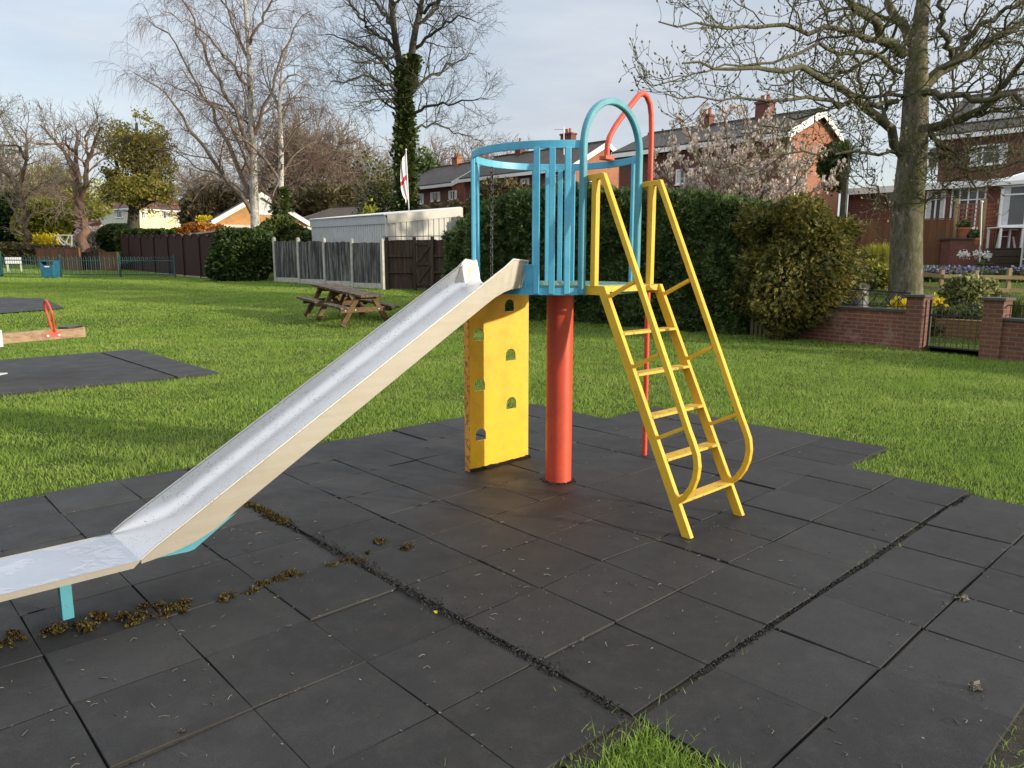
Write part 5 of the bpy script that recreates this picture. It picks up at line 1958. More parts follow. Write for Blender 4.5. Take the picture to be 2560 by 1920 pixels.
# bungalow with golden brick gable
bg_c = at(538, 560, 48.3); bg_d = at(768, 560, 51.0)
du = Vector((bg_d.x - bg_c.x, bg_d.y - bg_c.y, 0)); W_ = du.length
vv_ = Vector((-du.y, du.x, 0)).normalized()
bz_e = at(653, 555, 49.5).z; bz_r = at(655, 487, 49.5).z
uu_ = (-vv_)      # long side runs away from the viewer: gable faces the lawn
hb = House('bungalow', 'golden brick bungalow with white trimmed gable behind the silver birch', 'house',
           (bg_c.x - uu_.x * 9, bg_c.y - uu_.y * 9), (uu_.x, uu_.y), 9.0, W_, 1.2, bz_e, bz_r, M_BRICK_B, M_BRICK_B, M_ROOF_D, over=.25)
if (hb.P(9, W_, 0) - Vector((bg_d.x, bg_d.y, 0))).length > 1.0:
    print('bungalow turned', hb.P(9, W_, 0), bg_d)
Mg_ = hb.face('end1')
def pxA(x, y): return (x / 2.2122, y / 2.2122)
a = hb.hit(Mg_, *pxA(1385, 1185)); b = hb.hit(Mg_, *pxA(1522, 1105))
m = MB(); m.slab([Mg_ @ Vector((a[0], -.001, a[1])), Mg_ @ Vector((b[0], -.001, a[1])), Mg_ @ Vector((b[0], -.001, b[1] - .2)), Mg_ @ Vector(((a[0] + b[0]) / 2, -.001, b[1] + .2)), Mg_ @ Vector((a[0], -.001, b[1] - .2))], Mg_.to_3x3() @ Vector((0, -.03, 0))); m.build('cladding', M_WHITE, hb.root)
m = MB(); m.box(-.2, -.35, bz_e - .45, W_ + .2, -.002, bz_e - .25, Mg_); m.build('porch_fascia', M_WHITE_D, hb.root)
hb.win('end1', *pxA(1225, 1245), *pxA(1345, 1300), mull=2); hb.win('end1', *pxA(1440, 1250), *pxA(1540, 1310), mull=1)
# long low brown roof beyond it
p = at(760, 540, 58); q = at(960, 540, 54)
hl = House('bungalow', 'low bungalow with a long mossy brown roof behind the white shed', 'house', (p.x, p.y), (q.x - p.x, q.y - p.y), 9.0, 7.0, 1.4, at(800, 548, 57).z, at(800, 522, 60).z, M_BRICK_B, M_BRICK_B, M_ROOF_B)
hl.chimney(5.0, 3.2, 5.4, .7, .5, M_BRICK_B, 1)
# white house far away: shaded white front and sunlit cream side
p = at(186, 560, 113); c_ = at(342, 560, 104)
hw = House('white_house', 'large white rendered house with red hipped roof behind the olive-green tree', 'house', (p.x, p.y), (c_.x - p.x, c_.y - p.y), math.hypot(c_.x - p.x, c_.y - p.y), 9.5, 3.4, at(260, 524, 108).z, at(260, 468, 112).z, M_RENDER, M_RENDER, M_ROOF_R, hip=4.2)
hw.win('front', *pxA(525, 1165), *pxA(550, 1205), mull=0); hw.win('front', *pxA(640, 1165), *pxA(680, 1205), mull=1); hw.win('front', *pxA(415, 1165), *pxA(440, 1205), mull=0)
hw.chimney(4.2, 4.6, at(240, 480, 112).z, 1.6, 1.0, M_BRICK_D, 2); hw.chimney(6.4, 5.0, at(240, 480, 112).z, 1.9, 1.3, M_BRICK_D, 2)
p = at(345, 560, 103.5); q = at(443, 560, 108)
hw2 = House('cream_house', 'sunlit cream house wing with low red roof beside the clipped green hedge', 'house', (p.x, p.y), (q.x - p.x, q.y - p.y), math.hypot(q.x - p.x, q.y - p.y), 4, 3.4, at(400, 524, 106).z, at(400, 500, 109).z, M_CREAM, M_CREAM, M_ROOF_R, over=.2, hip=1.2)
hw2.win('front', *pxA(778, 1172), *pxA(806, 1208), mull=1); hw2.win('front', *pxA(890, 1172), *pxA(930, 1208), mull=2)
# little grey-roofed house and its maroon garage at the left
p = at(122, 575, 127); q = at(180, 575, 124)
hg = House('grey_roofed_house', 'small house with a pale grey gabled roof beyond the yellow bushes', 'house', (p.x, p.y), (q.x - p.x, q.y - p.y), math.hypot(q.x - p.x, q.y - p.y), 6, 3.9, at(150, 558, 125).z, at(150, 527, 127).z, M_RENDER, M_RENDER, M_ROOF_G, verge=M_WHITE_D)
hg.win('front', *pxA(318, 1270), *pxA(350, 1300), mull=1)
p = at(158, 585, 62); q = at(200, 585, 61.5)
hm = House('maroon_garage', 'maroon boarded garage with a low roof in front of the white house', 'garage', (p.x, p.y), (1, -.05), 1.6, 4, 2.4, at(180, 571, 62).z, at(180, 557, 63).z, M_FENCE_M, M_FENCE_M, M_ROOF_R, verge=M_FENCE_M, over=.15)
m = MB(); Mm = hm.face('front'); m.box(.2, -.03, 2.4, 1.3, -.002, 3.7, Mm); m.build('door', M_WHITE_D, hm.root)
# flat-roofed shed behind the maroon fence
a = at(418, 596, 42); b = at(585, 573, 42)
root = empty('flat_roofed_shed', Vector((a.x + 1.8, 43, 1.1)), 'low timber shed with sloping grey felt roof behind the scalloped fence', 'shed')
m = MB(); m.slab([Vector((a.x, 42, a.z)), Vector((b.x, 42, b.z)), Vector((b.x + .3, 45.2, b.z + .1)), Vector((a.x + .3, 45.2, a.z + .1))], (0, 0, .10)); m.build('roof', M_LEAD, root)
m = MB(); m.slab([Vector((a.x + .25, 42.2, 1.0)), Vector((b.x - .2, 42.2, 1.0)), Vector((b.x - .2, 42.2, b.z - .03)), Vector((a.x + .25, 42.2, a.z - .01))], (0, 2.8, 0)); m.build('wall', M_FENCE_B, root)

# ---- fences and small things of the gardens
def board_run(name, label, a, b, hgt, mat, thick=.03, cap=None, split=None):
    a, b = Vector(a), Vector(b); d = b - a; L = Vector((d.x, d.y, 0)).length; M_ = face_mat(a, (d.x, d.y, 0)); sl_ = d.z / L
    root = empty(name, a, label, 'fence')
    n = max(1, round(L / 1.83)); w = L / n; r = random.Random(int(L * 100))
    for k in range(n):
        m = MB(); q = max(3, int(w / .14)); ww = (w - .1) / q; zk = sl_ * w * k
        for i in range(q):
            o_ = .01 * (i % 2)
            if split:
                m.box(k * w + .05 + i * ww, -o_ - thick, zk, k * w + .05 + (i + 1) * ww + .004, -o_, zk + hgt * .5 - .03, M_)
                m.box(k * w + .05 + i * ww, -o_ - thick, zk + hgt * .5, k * w + .05 + (i + 1) * ww + .004, -o_, zk + hgt, M_)
            else:
                m.box(k * w + .05 + i * ww, -o_ - thick, zk, k * w + .05 + (i + 1) * ww + .004, -o_, zk + hgt + r.uniform(-.01, .01), M_)
        m.build('panel', mat, root)
        m = MB(); m.box(k * w + .05, -.055, zk + hgt + .012, k * w + w - .05, .02, zk + hgt + .05, M_); m.build('cap_rail', mat, root)
    for k in range(n + 1):
        m = MB(); zk = sl_ * w * k; m.box(k * w - .045, -.06, zk - .2, k * w + .045, .03, zk + hgt + .06, M_); m.build('post', cap or mat, root)
    return root


p = cC(1090, 1400, 28.6); q = cC(1575, 1420, 27.6)
board_run('brown_fence', 'brown two-tier panel fence behind the big sycamore trunk', (p.x, p.y, 1.55), (q.x, q.y, 1.5), 1.66, M_FENCE_B, split=True)
p = cF(305, 690, 47.5); q = cF(640, 700, 43.5)
board_run('brown_fence', 'tall tan brown board fence slanting back behind the bow-top railing', (p.x, p.y, 1.15), (q.x, q.y, 1.10), 1.30, M_FENCE_B)
p = cF(668, 700, 44.2); q = cF(800, 708, 44.0)
board_run('black_fence', 'short near-black boarded fence beside the reddish two-stemmed tree', (p.x, p.y, 1.05), (q.x, q.y, 1.05), 1.12, M_FENCE_K)
p = cF(802, 708, 44.0); q = cF(945, 706, 43.2)
board_run('timber_fence', 'short sunlit timber fence panel with pale posts left of the clipped hedge', (p.x, p.y, 1.05), (q.x, q.y, 1.05), 1.10, M_FENCE_B, cap=M_WOOD_R)
p = cF(105, 665, 42.5)
root = empty('white_board', Vector((p.x, p.y, hz(p.x, p.y))), 'low white board standing on the grass beyond the railing', 'board')
m = MB(); m.box(-.44, 0, .42, .44, .06, .78, face_mat(Vector((p.x, p.y, hz(p.x, p.y))), (1, .1, 0))); m.build('panel', M_WHITE, root, None, .01)
m = MB()
for x in (-.36, .36): m.box(x - .04, .061, -.1, x + .04, .12, .75, face_mat(Vector((p.x, p.y, hz(p.x, p.y))), (1, .1, 0)))
m.build('legs', M_WHITE_D, root)


def arbour():
    p = cF(820, 525, 85.0)
    root = empty('arbour_seat', p, 'white arched garden arbour seat on the far lawn', 'arbour seat')
    M_ = face_mat(p, (1, .12, 0))
    m = MB()
    for x in (-.62, .62): m.box(x - .05, -.05, 0, x + .05, .05, 1.85, M_); m.box(x - .05, .55, 0, x + .05, .65, 1.85, M_)
    m.build('frame', M_WHITE, root)
    m = MB()
    for y in (0, .6): m.sweep([M_ @ Vector((-.70 + 1.4 * k / 10, y, 1.85 + .26 * math.sin(math.pi * k / 10))) for k in range(11)], flat(.10, .08), up=(0, 1, 0))
    for k in range(9): m.box(-.66 + .15 * k, -.05, 1.87 + .26 * math.sin(math.pi * (k + .5) / 9.5), -.60 + .15 * k, .66, 1.90 + .26 * math.sin(math.pi * (k + .5) / 9.5), M_)
    m.build('roof', M_WHITE, root)
    m = MB(); m.box(-.57, .0, .42, .57, .54, .47, M_); m.build('seat', M_WHITE, root)
    m = MB(); m.box(-.57, .56, .50, .57, .60, .56, M_); m.box(-.57, .56, .95, .57, .60, 1.0, M_)
    for k in range(8): m.bar(M_ @ Vector((-.55 + .16 * k, .58, .56)), M_ @ Vector((-.55 + .16 * (k + .9), .58, .95)), .03, .03); m.bar(M_ @ Vector((-.55 + .16 * (k + .9), .58, .56)), M_ @ Vector((-.55 + .16 * k, .58, .95)), .03, .03)
    m.build('lattice_back', M_WHITE, root)


arbour()


def hoop_frame():
    root = empty('plant_support', cF(500, 545, 50), 'pale curved pole frame standing among the yellow bushes', 'plant support')
    m = MB()
    m.tube([cF(440, 440, 50), cF(505, 437, 50), cF(566, 438, 50)], .05, 6)
    m.tube([cF(566, 545, 50), cF(566, 438, 50)], .05, 6); m.tube([cF(432, 548, 51), cF(438, 440, 50)], .05, 6)
    m.tube([cF(455, 450, 50), cF(475, 490, 50), cF(515, 525, 50), cF(570, 545, 50)], .05, 6); m.tube([cF(470, 448, 49), cF(495, 480, 49), cF(535, 508, 49), cF(572, 520, 49)], .05, 6)
    m.tube([cF(545, 442, 50), cF(528, 480, 50), cF(505, 525, 50)], .045, 6)
    m.build('poles', M_WHITE_D, root, 60)


hoop_frame()


def patio():
    # decking with steps, chair and table on it
    p = cC(1775, 1470, 26.6)
    root = empty('decking', Vector((p.x, p.y, 1.4)), 'dark stepped timber decking in front of the conservatory', 'decking')
    M_ = face_mat(Vector((p.x, p.y, 0)), UD + (0,), (.707, .707, 0))
    m = MB()
    for k in range(9): m.box(0, 0 + k * .28, 2.10, 6, .265 + k * .28, 2.14, M_)
    m.build('boards', M_DARKDECK, root)
    m = MB()
    for k in range(3): m.box(0, -.001 - .03, 1.38 + k * .24, 6, -.001, 1.60 + k * .24, M_)
    m.build('skirting', M_DARKDECK, root)
    def chair(c, rz, lab):
        R_ = empty('garden_chair', c, lab, 'chair')
        Mx = Matrix.Translation(c) @ Matrix.Rotation(rz, 4, 'Z')
        V = lambda x, y, z: Mx @ Vector((x, y, z))
        for x in (-.25, .25):
            for y, q in ((-.22, -.27), (.22, .30)):
                m = MB(); m.bar(V(x, y, .42), V(x * 1.12, q, 0), .05, .05); m.build('leg', M_PLASTIC, R_)
        m = MB(); m.slab([V(-.27, -.25, .42), V(.27, -.25, .42), V(.25, .24, .41), V(-.25, .24, .41)], (0, 0, .03)); m.build('seat', M_PLASTIC, R_)
        m = MB(); n = 8
        for k in range(n):
            x = -.22 + .44 * k / (n - 1); top = .86 - 1.3 * x * x
            m.bar(V(x, .24, .43), V(x * 1.05, .36, top), .045, .015, Mx.to_3x3() @ Vector((0, 1, 0)))
        m.sweep([V(-.25 + .5 * k / 10, .365, .86 - 1.3 * (-.25 + .5 * k / 10) ** 2) for k in range(11)], flat(.05, .03), up=Mx.to_3x3() @ Vector((0, 1, 0)))
        m.build('backrest', M_PLASTIC, R_)
        for s in (-1, 1):
            m = MB(); m.sweep([V(s * .27, .33, .66), V(s * .30, .05, .66), V(s * .30, -.20, .64), V(s * .28, -.24, .42)], flat(.05, .025), up=(0, 0, 1)); m.build('arm', M_PLASTIC, R_)
    c = cC(1892, 1380, 27.6); c.z = 2.142
    chair(c, -2.3, 'white plastic garden chair with slatted back on the dark decking')
    c2_ = cC(1880, 1380, 27.0); c2_.z = 2.142
    T_ = empty('garden_table', c2_, 'white plastic garden table standing in front of the white chair', 'table')
    m = MB(); m.box(c2_.x - .45, c2_.y - .4, c2_.z + .70, c2_.x + .42, c2_.y + .4, c2_.z + .74); m.build('tabletop', M_PLASTIC, T_, None, .01)
    for x in (-.40, .37):
        for y in (-.34, .34):
            m = MB(); m.box(c2_.x + x - .03, c2_.y + y - .03, c2_.z, c2_.x + x + .03, c2_.y + y + .03, c2_.z + .70); m.build('leg', M_PLASTIC, T_)
    # trellis
    for (x0, x1, lab) in ((1612, 1742, 'reddish square trellis panel between two pale posts'), (1752, 1822, 'narrow red trellis panel nearest the conservatory')):
        a = cC(x0, 1340, 27.9); b = cC(x1, 1340, 27.9); a.z = b.z = 1.75; ht = 2.0
        R_ = empty('trellis', a, lab, 'trellis')
        m = MB(); L = (b - a).length; n = max(5, int(L / .16))
        for k in range(n + 1): m.box(a.x + L * k / n - .02, a.y - .012, a.z, a.x + L * k / n + .02, a.y + .012, a.z + ht)
        for k in range(14): m.box(a.x, a.y - .030, a.z + ht * k / 13 - .018, b.x, a.y - .0125, a.z + ht * k / 13 + .018)
        m.build('lattice', M_TRELLIS, R_)
        for x in (a.x - .09, b.x + .07):
            m = MB(); m.box(x - .05, a.y - .05, 1.5, x + .05, a.y + .05, 3.95); m.build('post', M_WOOD_R, R_)
    b = cC(1745, 1450, 25.5); t = cC(1757, 1120, 25.5)
    R_ = empty('washing_line_post', Vector((b.x, b.y, 1.2)), 'thin grey-green washing line post rising from the flower bed', 'post')
    m = MB(); m.tube([b, t], .022, 8); m.build('pole', M_GALV, R_); m = MB(); m.lathe(t, [(.05, 0), (.05, .04), (.02, .07)], 8); m.build('cap', M_GALV, R_)
    # planter pillar, pots
    p = cC(1630, 1400, 27.3); R_ = empty('brick_planter', Vector((p.x, p.y, 1.5)), 'square dark brick planter below the red trellis', 'planter')
    m = MB(); m.box(p.x - .5, p.y - .3, 1.3, p.x + .5, p.y + .3, 2.45); m.build('wall', M_BRICK_D, R_); m = MB(); m.box(p.x - .55, p.y - .35, 2.452, p.x + .55, p.y + .35, 2.51); m.build('coping', M_COPING, R_)
    for (x, y, r_, lab) in ((1705, 1385, .24, 'terracotta pot on the ground beside the brick planter'), (1655, 1315, .20, 'terracotta pot standing on top of the brick planter')):
        q = cC(x, y, 27.2 if r_ > .22 else 27.3)
        if r_ < .22: q.z = 2.512
        R_ = empty('flower_pot', q, lab, 'flower pot')
        m = MB(); m.lathe(q, [(r_ * .65, 0), (r_, r_ * 1.5), (r_ * 1.1, r_ * 1.5), (r_ * 1.1, r_ * 1.85), (r_ * .9, r_ * 1.85), (r_ * .85, r_ * 1.6)], 16); m.build('pot', M_TERRA, R_, 40)
        rr_ = np.random.default_rng(int(x)); pp, nn = blob_points(rr_, q + Vector((0, 0, r_ * 2.3)), (r_ * 1.2, r_ * 1.2, r_ * .9), 260)
        v, f = leaf_cards(rr_, pp, .07); np_mesh('plant', v, f, M_SHRUB, R_)
    # glazed cold frame at the edge
    a = cC(1962, 1490, 24.0); a.x += .95; R_ = empty('greenhouse', Vector((a.x, a.y, 1.0)), 'small pale framed greenhouse in front of the decking', 'greenhouse')
    m = MB()
    for (x, y) in ((0, 0), (1.6, 0), (0, 1.3), (1.6, 1.3)): m.box(a.x + x - .03, a.y + y - .03, .9, a.x + x + .03, a.y + y + .03, 2.55)
    for z in (1.02, 1.75, 2.5):
        for y in (0, 1.3): m.bar((a.x, a.y + y, z), (a.x + 1.6, a.y + y, z), .04, .04)
        for x in (0, 1.6): m.bar((a.x + x, a.y, z), (a.x + x, a.y + 1.3, z), .04, .04)
    m.build('frame', M_WHITE_D, R_); m = MB(); m.box(a.x + .01, a.y + .01, 1.04, a.x + 1.59, a.y + 1.29, 2.48); m.build('glazing', M_GLASS, R_)


patio()
# ================================================================== TREES AND PLANTS
def P3(f, pts):
    """pts: (x, y, depth) in a crop of the photograph -> world points"""
    return [f(x, y, d) for x, y, d in pts]


def ivy_on(r, pts, rad, n, size, extra=.22):
    """leaf positions hugging a stem"""
    k = r.random(n) ** .85 * (len(pts) - 1); i = np.minimum(k.astype(int), len(pts) - 2); fr = (k - i)[:, None]
    c = pts[i] * (1 - fr) + pts[i + 1] * fr
    rr = rad[i] * (1 - fr[:, 0]) + rad[i + 1] * fr[:, 0]
    a = r.random(n) * 6.283
    off = rr * (1.02) + np.abs(r.normal(size=n)) * extra * (.35 + .65 * vnoise(k * 1.7, a * 1.2))
    nrm = np.stack([np.cos(a), np.sin(a), .25 + 0 * a], 1)
    p = c + np.stack([np.cos(a), np.sin(a), 0 * a], 1) * off[:, None]
    return leaf_cards(r, p, size, 1.2, nrm, .7)


# ---- the big sycamore behind the wall
def sycamore():
    Y = 20.0
    b = cC(1338, 1640, Y); g = gz(0, Y)
    root = empty('sycamore_tree', Vector((b.x, Y, g)), 'thick-trunked bare budding sycamore with wide low limbs standing behind the brick wall', 'tree')
    bx = Vector((b.x, Y, g - .1))
    trunk = [([bx] + P3(cC, [(1338, 1500, Y), (1340, 1200, Y), (1362, 1000, Y), (1385, 750, Y), (1392, 500, Y), (1398, 300, Y), (1420, 120, Y), (1450, -120, Y), (1470, -420, Y)]), .45, .16)]
    pt, rt_ = limbs_np(trunk, 26)
    rt_[0] = np.interp(np.linspace(0, 1, 26), [0, .04, .12, .36, .42, .62, .72, 1], [.52, .43, .405, .37, .35, .285, .20, .10])
    L = [
        ([(1390, 720, 20), (1500, 715, 19.8), (1610, 690, 19.5), (1740, 610, 19), (1880, 470, 18.5), (1990, 340, 18), (2120, 200, 17.6)], .17, .05),
        ([(1400, 500, 20), (1470, 430, 20.1), (1570, 360, 20.3), (1800, 230, 20.6), (2010, 120, 21), (2250, -20, 21.3)], .20, .06),
        ([(1590, 320, 20.3), (1680, 210, 20.2), (1840, 90, 20), (2000, -20, 20)], .11, .05),
        ([(1320, 860, 20), (1270, 720, 19.7), (1180, 620, 19.3), (1040, 540, 18.8), (880, 440, 18.2), (790, 385, 17.8), (600, 390, 17.2), (350, 360, 16.6), (100, 350, 16.2)], .16, .022),
        ([(1330, 300, 20), (1240, 240, 19.8), (1150, 120, 19.5), (1030, 10, 19.2), (900, -90, 19), (700, -200, 18.6)], .17, .05),
        ([(1260, 250, 19.9), (1130, 215, 19.4), (1000, 185, 19), (860, 150, 18.5), (600, 135, 17.8), (400, 145, 17.2), (150, 160, 16.6), (-30, 120, 16.3)], .10, .018),
        ([(1290, 560, 20), (1130, 590, 19.3), (1000, 570, 18.8), (850, 545, 18.2), (700, 540, 17.7), (520, 560, 17.2), (350, 560, 16.8), (180, 540, 16.4), (0, 515, 16)], .085, .014),
        ([(1310, 400, 20), (1180, 290, 19.4), (1000, 250, 18.8), (760, 300, 18.2), (560, 360, 17.6), (300, 370, 17), (60, 420, 16.5), (-40, 470, 16.2)], .075, .012),
        ([(1320, 540, 20), (1250, 530, 20.5), (1100, 540, 21), (960, 580, 21.4), (800, 630, 21.6), (600, 690, 21.8), (420, 740, 22)], .065, .012),
        ([(1390, 520, 20), (1480, 520, 19.4), (1640, 540, 18.8), (1800, 520, 18.3), (2000, 550, 17.8), (2200, 560, 17.4)], .12, .05),
        ([(1380, 250, 20), (1320, 130, 20.4), (1240, 10, 20.8), (1150, -150, 21.2), (1080, -350, 21.6)], .17, .07),
        ([(1590, 310, 20.3), (1560, 200, 20), (1535, 80, 19.7), (1520, -80, 19.4), (1480, -280, 19)], .10, .05),
        ([(1300, 850, 20), (1200, 850, 19.4), (1060, 845, 18.9), (850, 850, 18.4), (650, 840, 18), (450, 890, 17.5), (300, 910, 17.2)], .055, .010),
        ([(1430, 860, 20), (1560, 860, 19.2), (1640, 920, 18.6), (1760, 960, 18.2), (1870, 930, 17.8), (1990, 900, 17.4), (2100, 930, 17.2)], .07, .02),
        ([(1420, 1150, 20), (1470, 1120, 19.7), (1530, 1050, 19.4), (1570, 960, 19.2), (1640, 900, 19)], .05, .012),
        ([(1290, 1140, 20), (1240, 1130, 19.7), (1210, 1080, 19.5), (1170, 980, 19.3), (1110, 880, 19.2)], .05, .012),
        ([(1450, 740, 20), (1520, 800, 19.5), (1640, 850, 19), (1760, 830, 18.5), (1880, 760, 18)], .06, .012),
        ([(1230, 650, 19.7), (1240, 520, 19.8), (1290, 380, 19.9), (1300, 250, 20)], .07, .04),
        ([(1110, 540, 19), (1075, 400, 18.8), (1040, 230, 18.6), (1010, 60, 18.4), (990, -120, 18.2)], .055, .018),
    ]
    limbs = [(P3(cC, a), r0, r1) for a, r0, r1 in L]
    r = np.random.default_rng(31)
    pl, rl = limbs_np(limbs, 18)
    pl[:, 1:-1] += r.normal(size=pl[:, 1:-1].shape) * .055
    rl *= .80
    l2 = sprout(r, pl, rl, 11, .10, 1, .95, 2.0, 10, .22, .05, .42, .40, rel=False, rmin=.012, taper=.45)
    l3 = sprout(r, *l2, 5, .15, 1, .9, .85, 7, .26, .10, .6, .5, rel=False, rmin=.0085, taper=.4)
    l4 = sprout(r, *l3, 3, .2, 1, .85, .30, 5, .25, .20, .75, .6, rel=False, rmin=.0065, taper=.3)
    l4b = sprout(r, pl, rl, 18, .1, 1, 1.1, .5, 6, .25, .14, .12, .5, rel=False, rmin=.007, taper=.2)
    tree_parts(root, [(pt, rt_)], [M_BARK_S], [20], ['trunk'])
    tree_parts(root, [(pl, rl)], [M_LIMB_S], [9], ['limbs'])
    tree_parts(root, [l2, l3, l4, l4b], [M_TWIG_S] * 4, [5, 4, 3, 3], ['crown'] * 4)
    tips = np.concatenate([l4[0][:, -1], l3[0][:, -1], l4b[0][:, -1], l4[0][::3, 2]])
    d = np.concatenate([l4[0][:, -1] - l4[0][:, -2], l3[0][:, -1] - l3[0][:, -2], l4b[0][:, -1] - l4b[0][:, -2], l4[0][::3, 2] - l4[0][::3, 1]])
    d /= np.linalg.norm(d, axis=1, keepdims=True) + 1e-9
    v, f = leaf_cards(r, tips + d * .02, .040, 1.9, d, .25)
    v2, f2 = leaf_cards(r, tips + d * .02, .040, 1.9, d, .25)
    np_mesh('buds', *join([(v, f), (v2, f2)]), M_BUD, root)


sycamore()


# ---- the tall ivy-clad tree behind the white shed
def ivy_tree():
    Y = 50.0
    b = cB(475, 1170, Y)
    root = empty('ivy_clad_tree', Vector((b.x, Y, hz(b.x, Y))), 'tall bare tree with thick dark ivy round its straight trunk', 'tree')
    bb = Vector((b.x, Y, hz(b.x, Y) - .2))
    T_ = [([bb] + P3(cB, [(475, 1000, Y), (472, 700, Y), (465, 500, Y), (455, 400, Y), (420, 270, Y), (400, 100, Y), (388, -60, Y), (370, -280, Y)]), .55, .12),
          (P3(cB, [(478, 520, Y), (490, 420, Y), (505, 320, Y - .4), (520, 200, Y - .8), (560, 20, Y - 1), (610, -180, Y - 1.3)]), .30, .09)]
    L = [([(455, 600, 50), (400, 560, 49), (300, 545, 48), (215, 575, 47.3)], .10, .03),
         ([(440, 520, 50), (380, 470, 49), (290, 420, 48.2), (180, 440, 47.5), (60, 450, 47)], .13, .03),
         ([(440, 450, 50), (340, 330, 50.5), (250, 260, 51), (140, 215, 51.5), (30, 190, 52)], .14, .03),
         ([(415, 270, 50), (330, 200, 49.5), (240, 130, 49), (170, 20, 48.5), (120, -60, 48)], .13, .04),
         ([(405, 140, 50), (340, 60, 51), (280, -50, 52), (240, -160, 52.5)], .12, .04),
         ([(500, 640, 50), (570, 600, 49.2), (680, 575, 48.6), (800, 555, 48), (930, 550, 47.5)], .11, .025),
         ([(510, 720, 50), (590, 695, 50.8), (700, 705, 51.5), (800, 740, 52), (890, 775, 52.4)], .09, .02),
         ([(490, 500, 50), (560, 450, 50.8), (660, 400, 51.6), (770, 340, 52.2), (860, 300, 52.8)], .13, .03),
         ([(512, 280, 49.6), (600, 200, 49), (720, 120, 48.4), (800, 90, 48), (860, 120, 47.6)], .12, .03),
         ([(550, 60, 49), (640, 20, 48.5), (740, -60, 48), (840, -160, 47.5)], .12, .04),
         ([(520, 200, 49.3), (600, 90, 50), (690, -30, 50.8), (760, -180, 51.5)], .12, .04),
         ([(400, 60, 50), (450, -60, 49.3), (500, -180, 48.6)], .10, .04), ([(425, 290, 50), (360, 330, 49), (260, 350, 48), (150, 330, 47)], .10, .03)]
    r = np.random.default_rng(12)
    pt, rt_ = limbs_np(T_, 20)
    rt_[0] = np.interp(np.linspace(0, 1, 20), [0, .4, .55, 1], [.55, .42, .28, .10])
    pl, rl = limbs_np([(P3(cB, a), r0, r1) for a, r0, r1 in L], 14)
    pl[:, 1:-1] += r.normal(size=pl[:, 1:-1].shape) * .09
    base = (np.concatenate([pl, resamp(pt, 14)]), np.concatenate([rl, resamp(rt_, 14)]))
    l2 = sprout(r, *(pl, rl), 13, .12, 1, .8, 3.2, 9, .17, .03, .45, .3, rel=False, rmin=.016, taper=.5)
    l2b = sprout(r, resamp(pt, 14), resamp(rt_, 14), 14, .45, 1, .9, 3.4, 9, .16, .05, .25, .3, rel=False, rmin=.02, taper=.3)
    l23 = (np.concatenate([l2[0], l2b[0]]), np.concatenate([l2[1], l2b[1]]))
    l3 = sprout(r, *l23, 7, .15, 1, .8, 1.35, 6, .20, .03, .55, .4, rel=False, rmin=.011, taper=.4)
    l4 = sprout(r, *l3, 5, .2, 1, .8, .55, 4, .22, .06, .7, .5, rel=False, rmin=.008, taper=.3)
    tree_parts(root, [(pt, rt_)], [M_BARK_I], [12], ['trunk'])
    tree_parts(root, [(pl, rl), l23, l3, l4], [M_BARK_I] * 4, [6, 4, 3, 3], ['crown'] * 4)
    v, f = ivy_on(r, pt[0][:13], rt_[0][:13] * .8, 14000, .20, .28)
    v2, f2 = ivy_on(r, pt[1][:7], rt_[1][:7], 1500, .20, .3)
    np_mesh('ivy', *join([(v, f), (v2, f2)]), M_IVY, root)


ivy_tree()


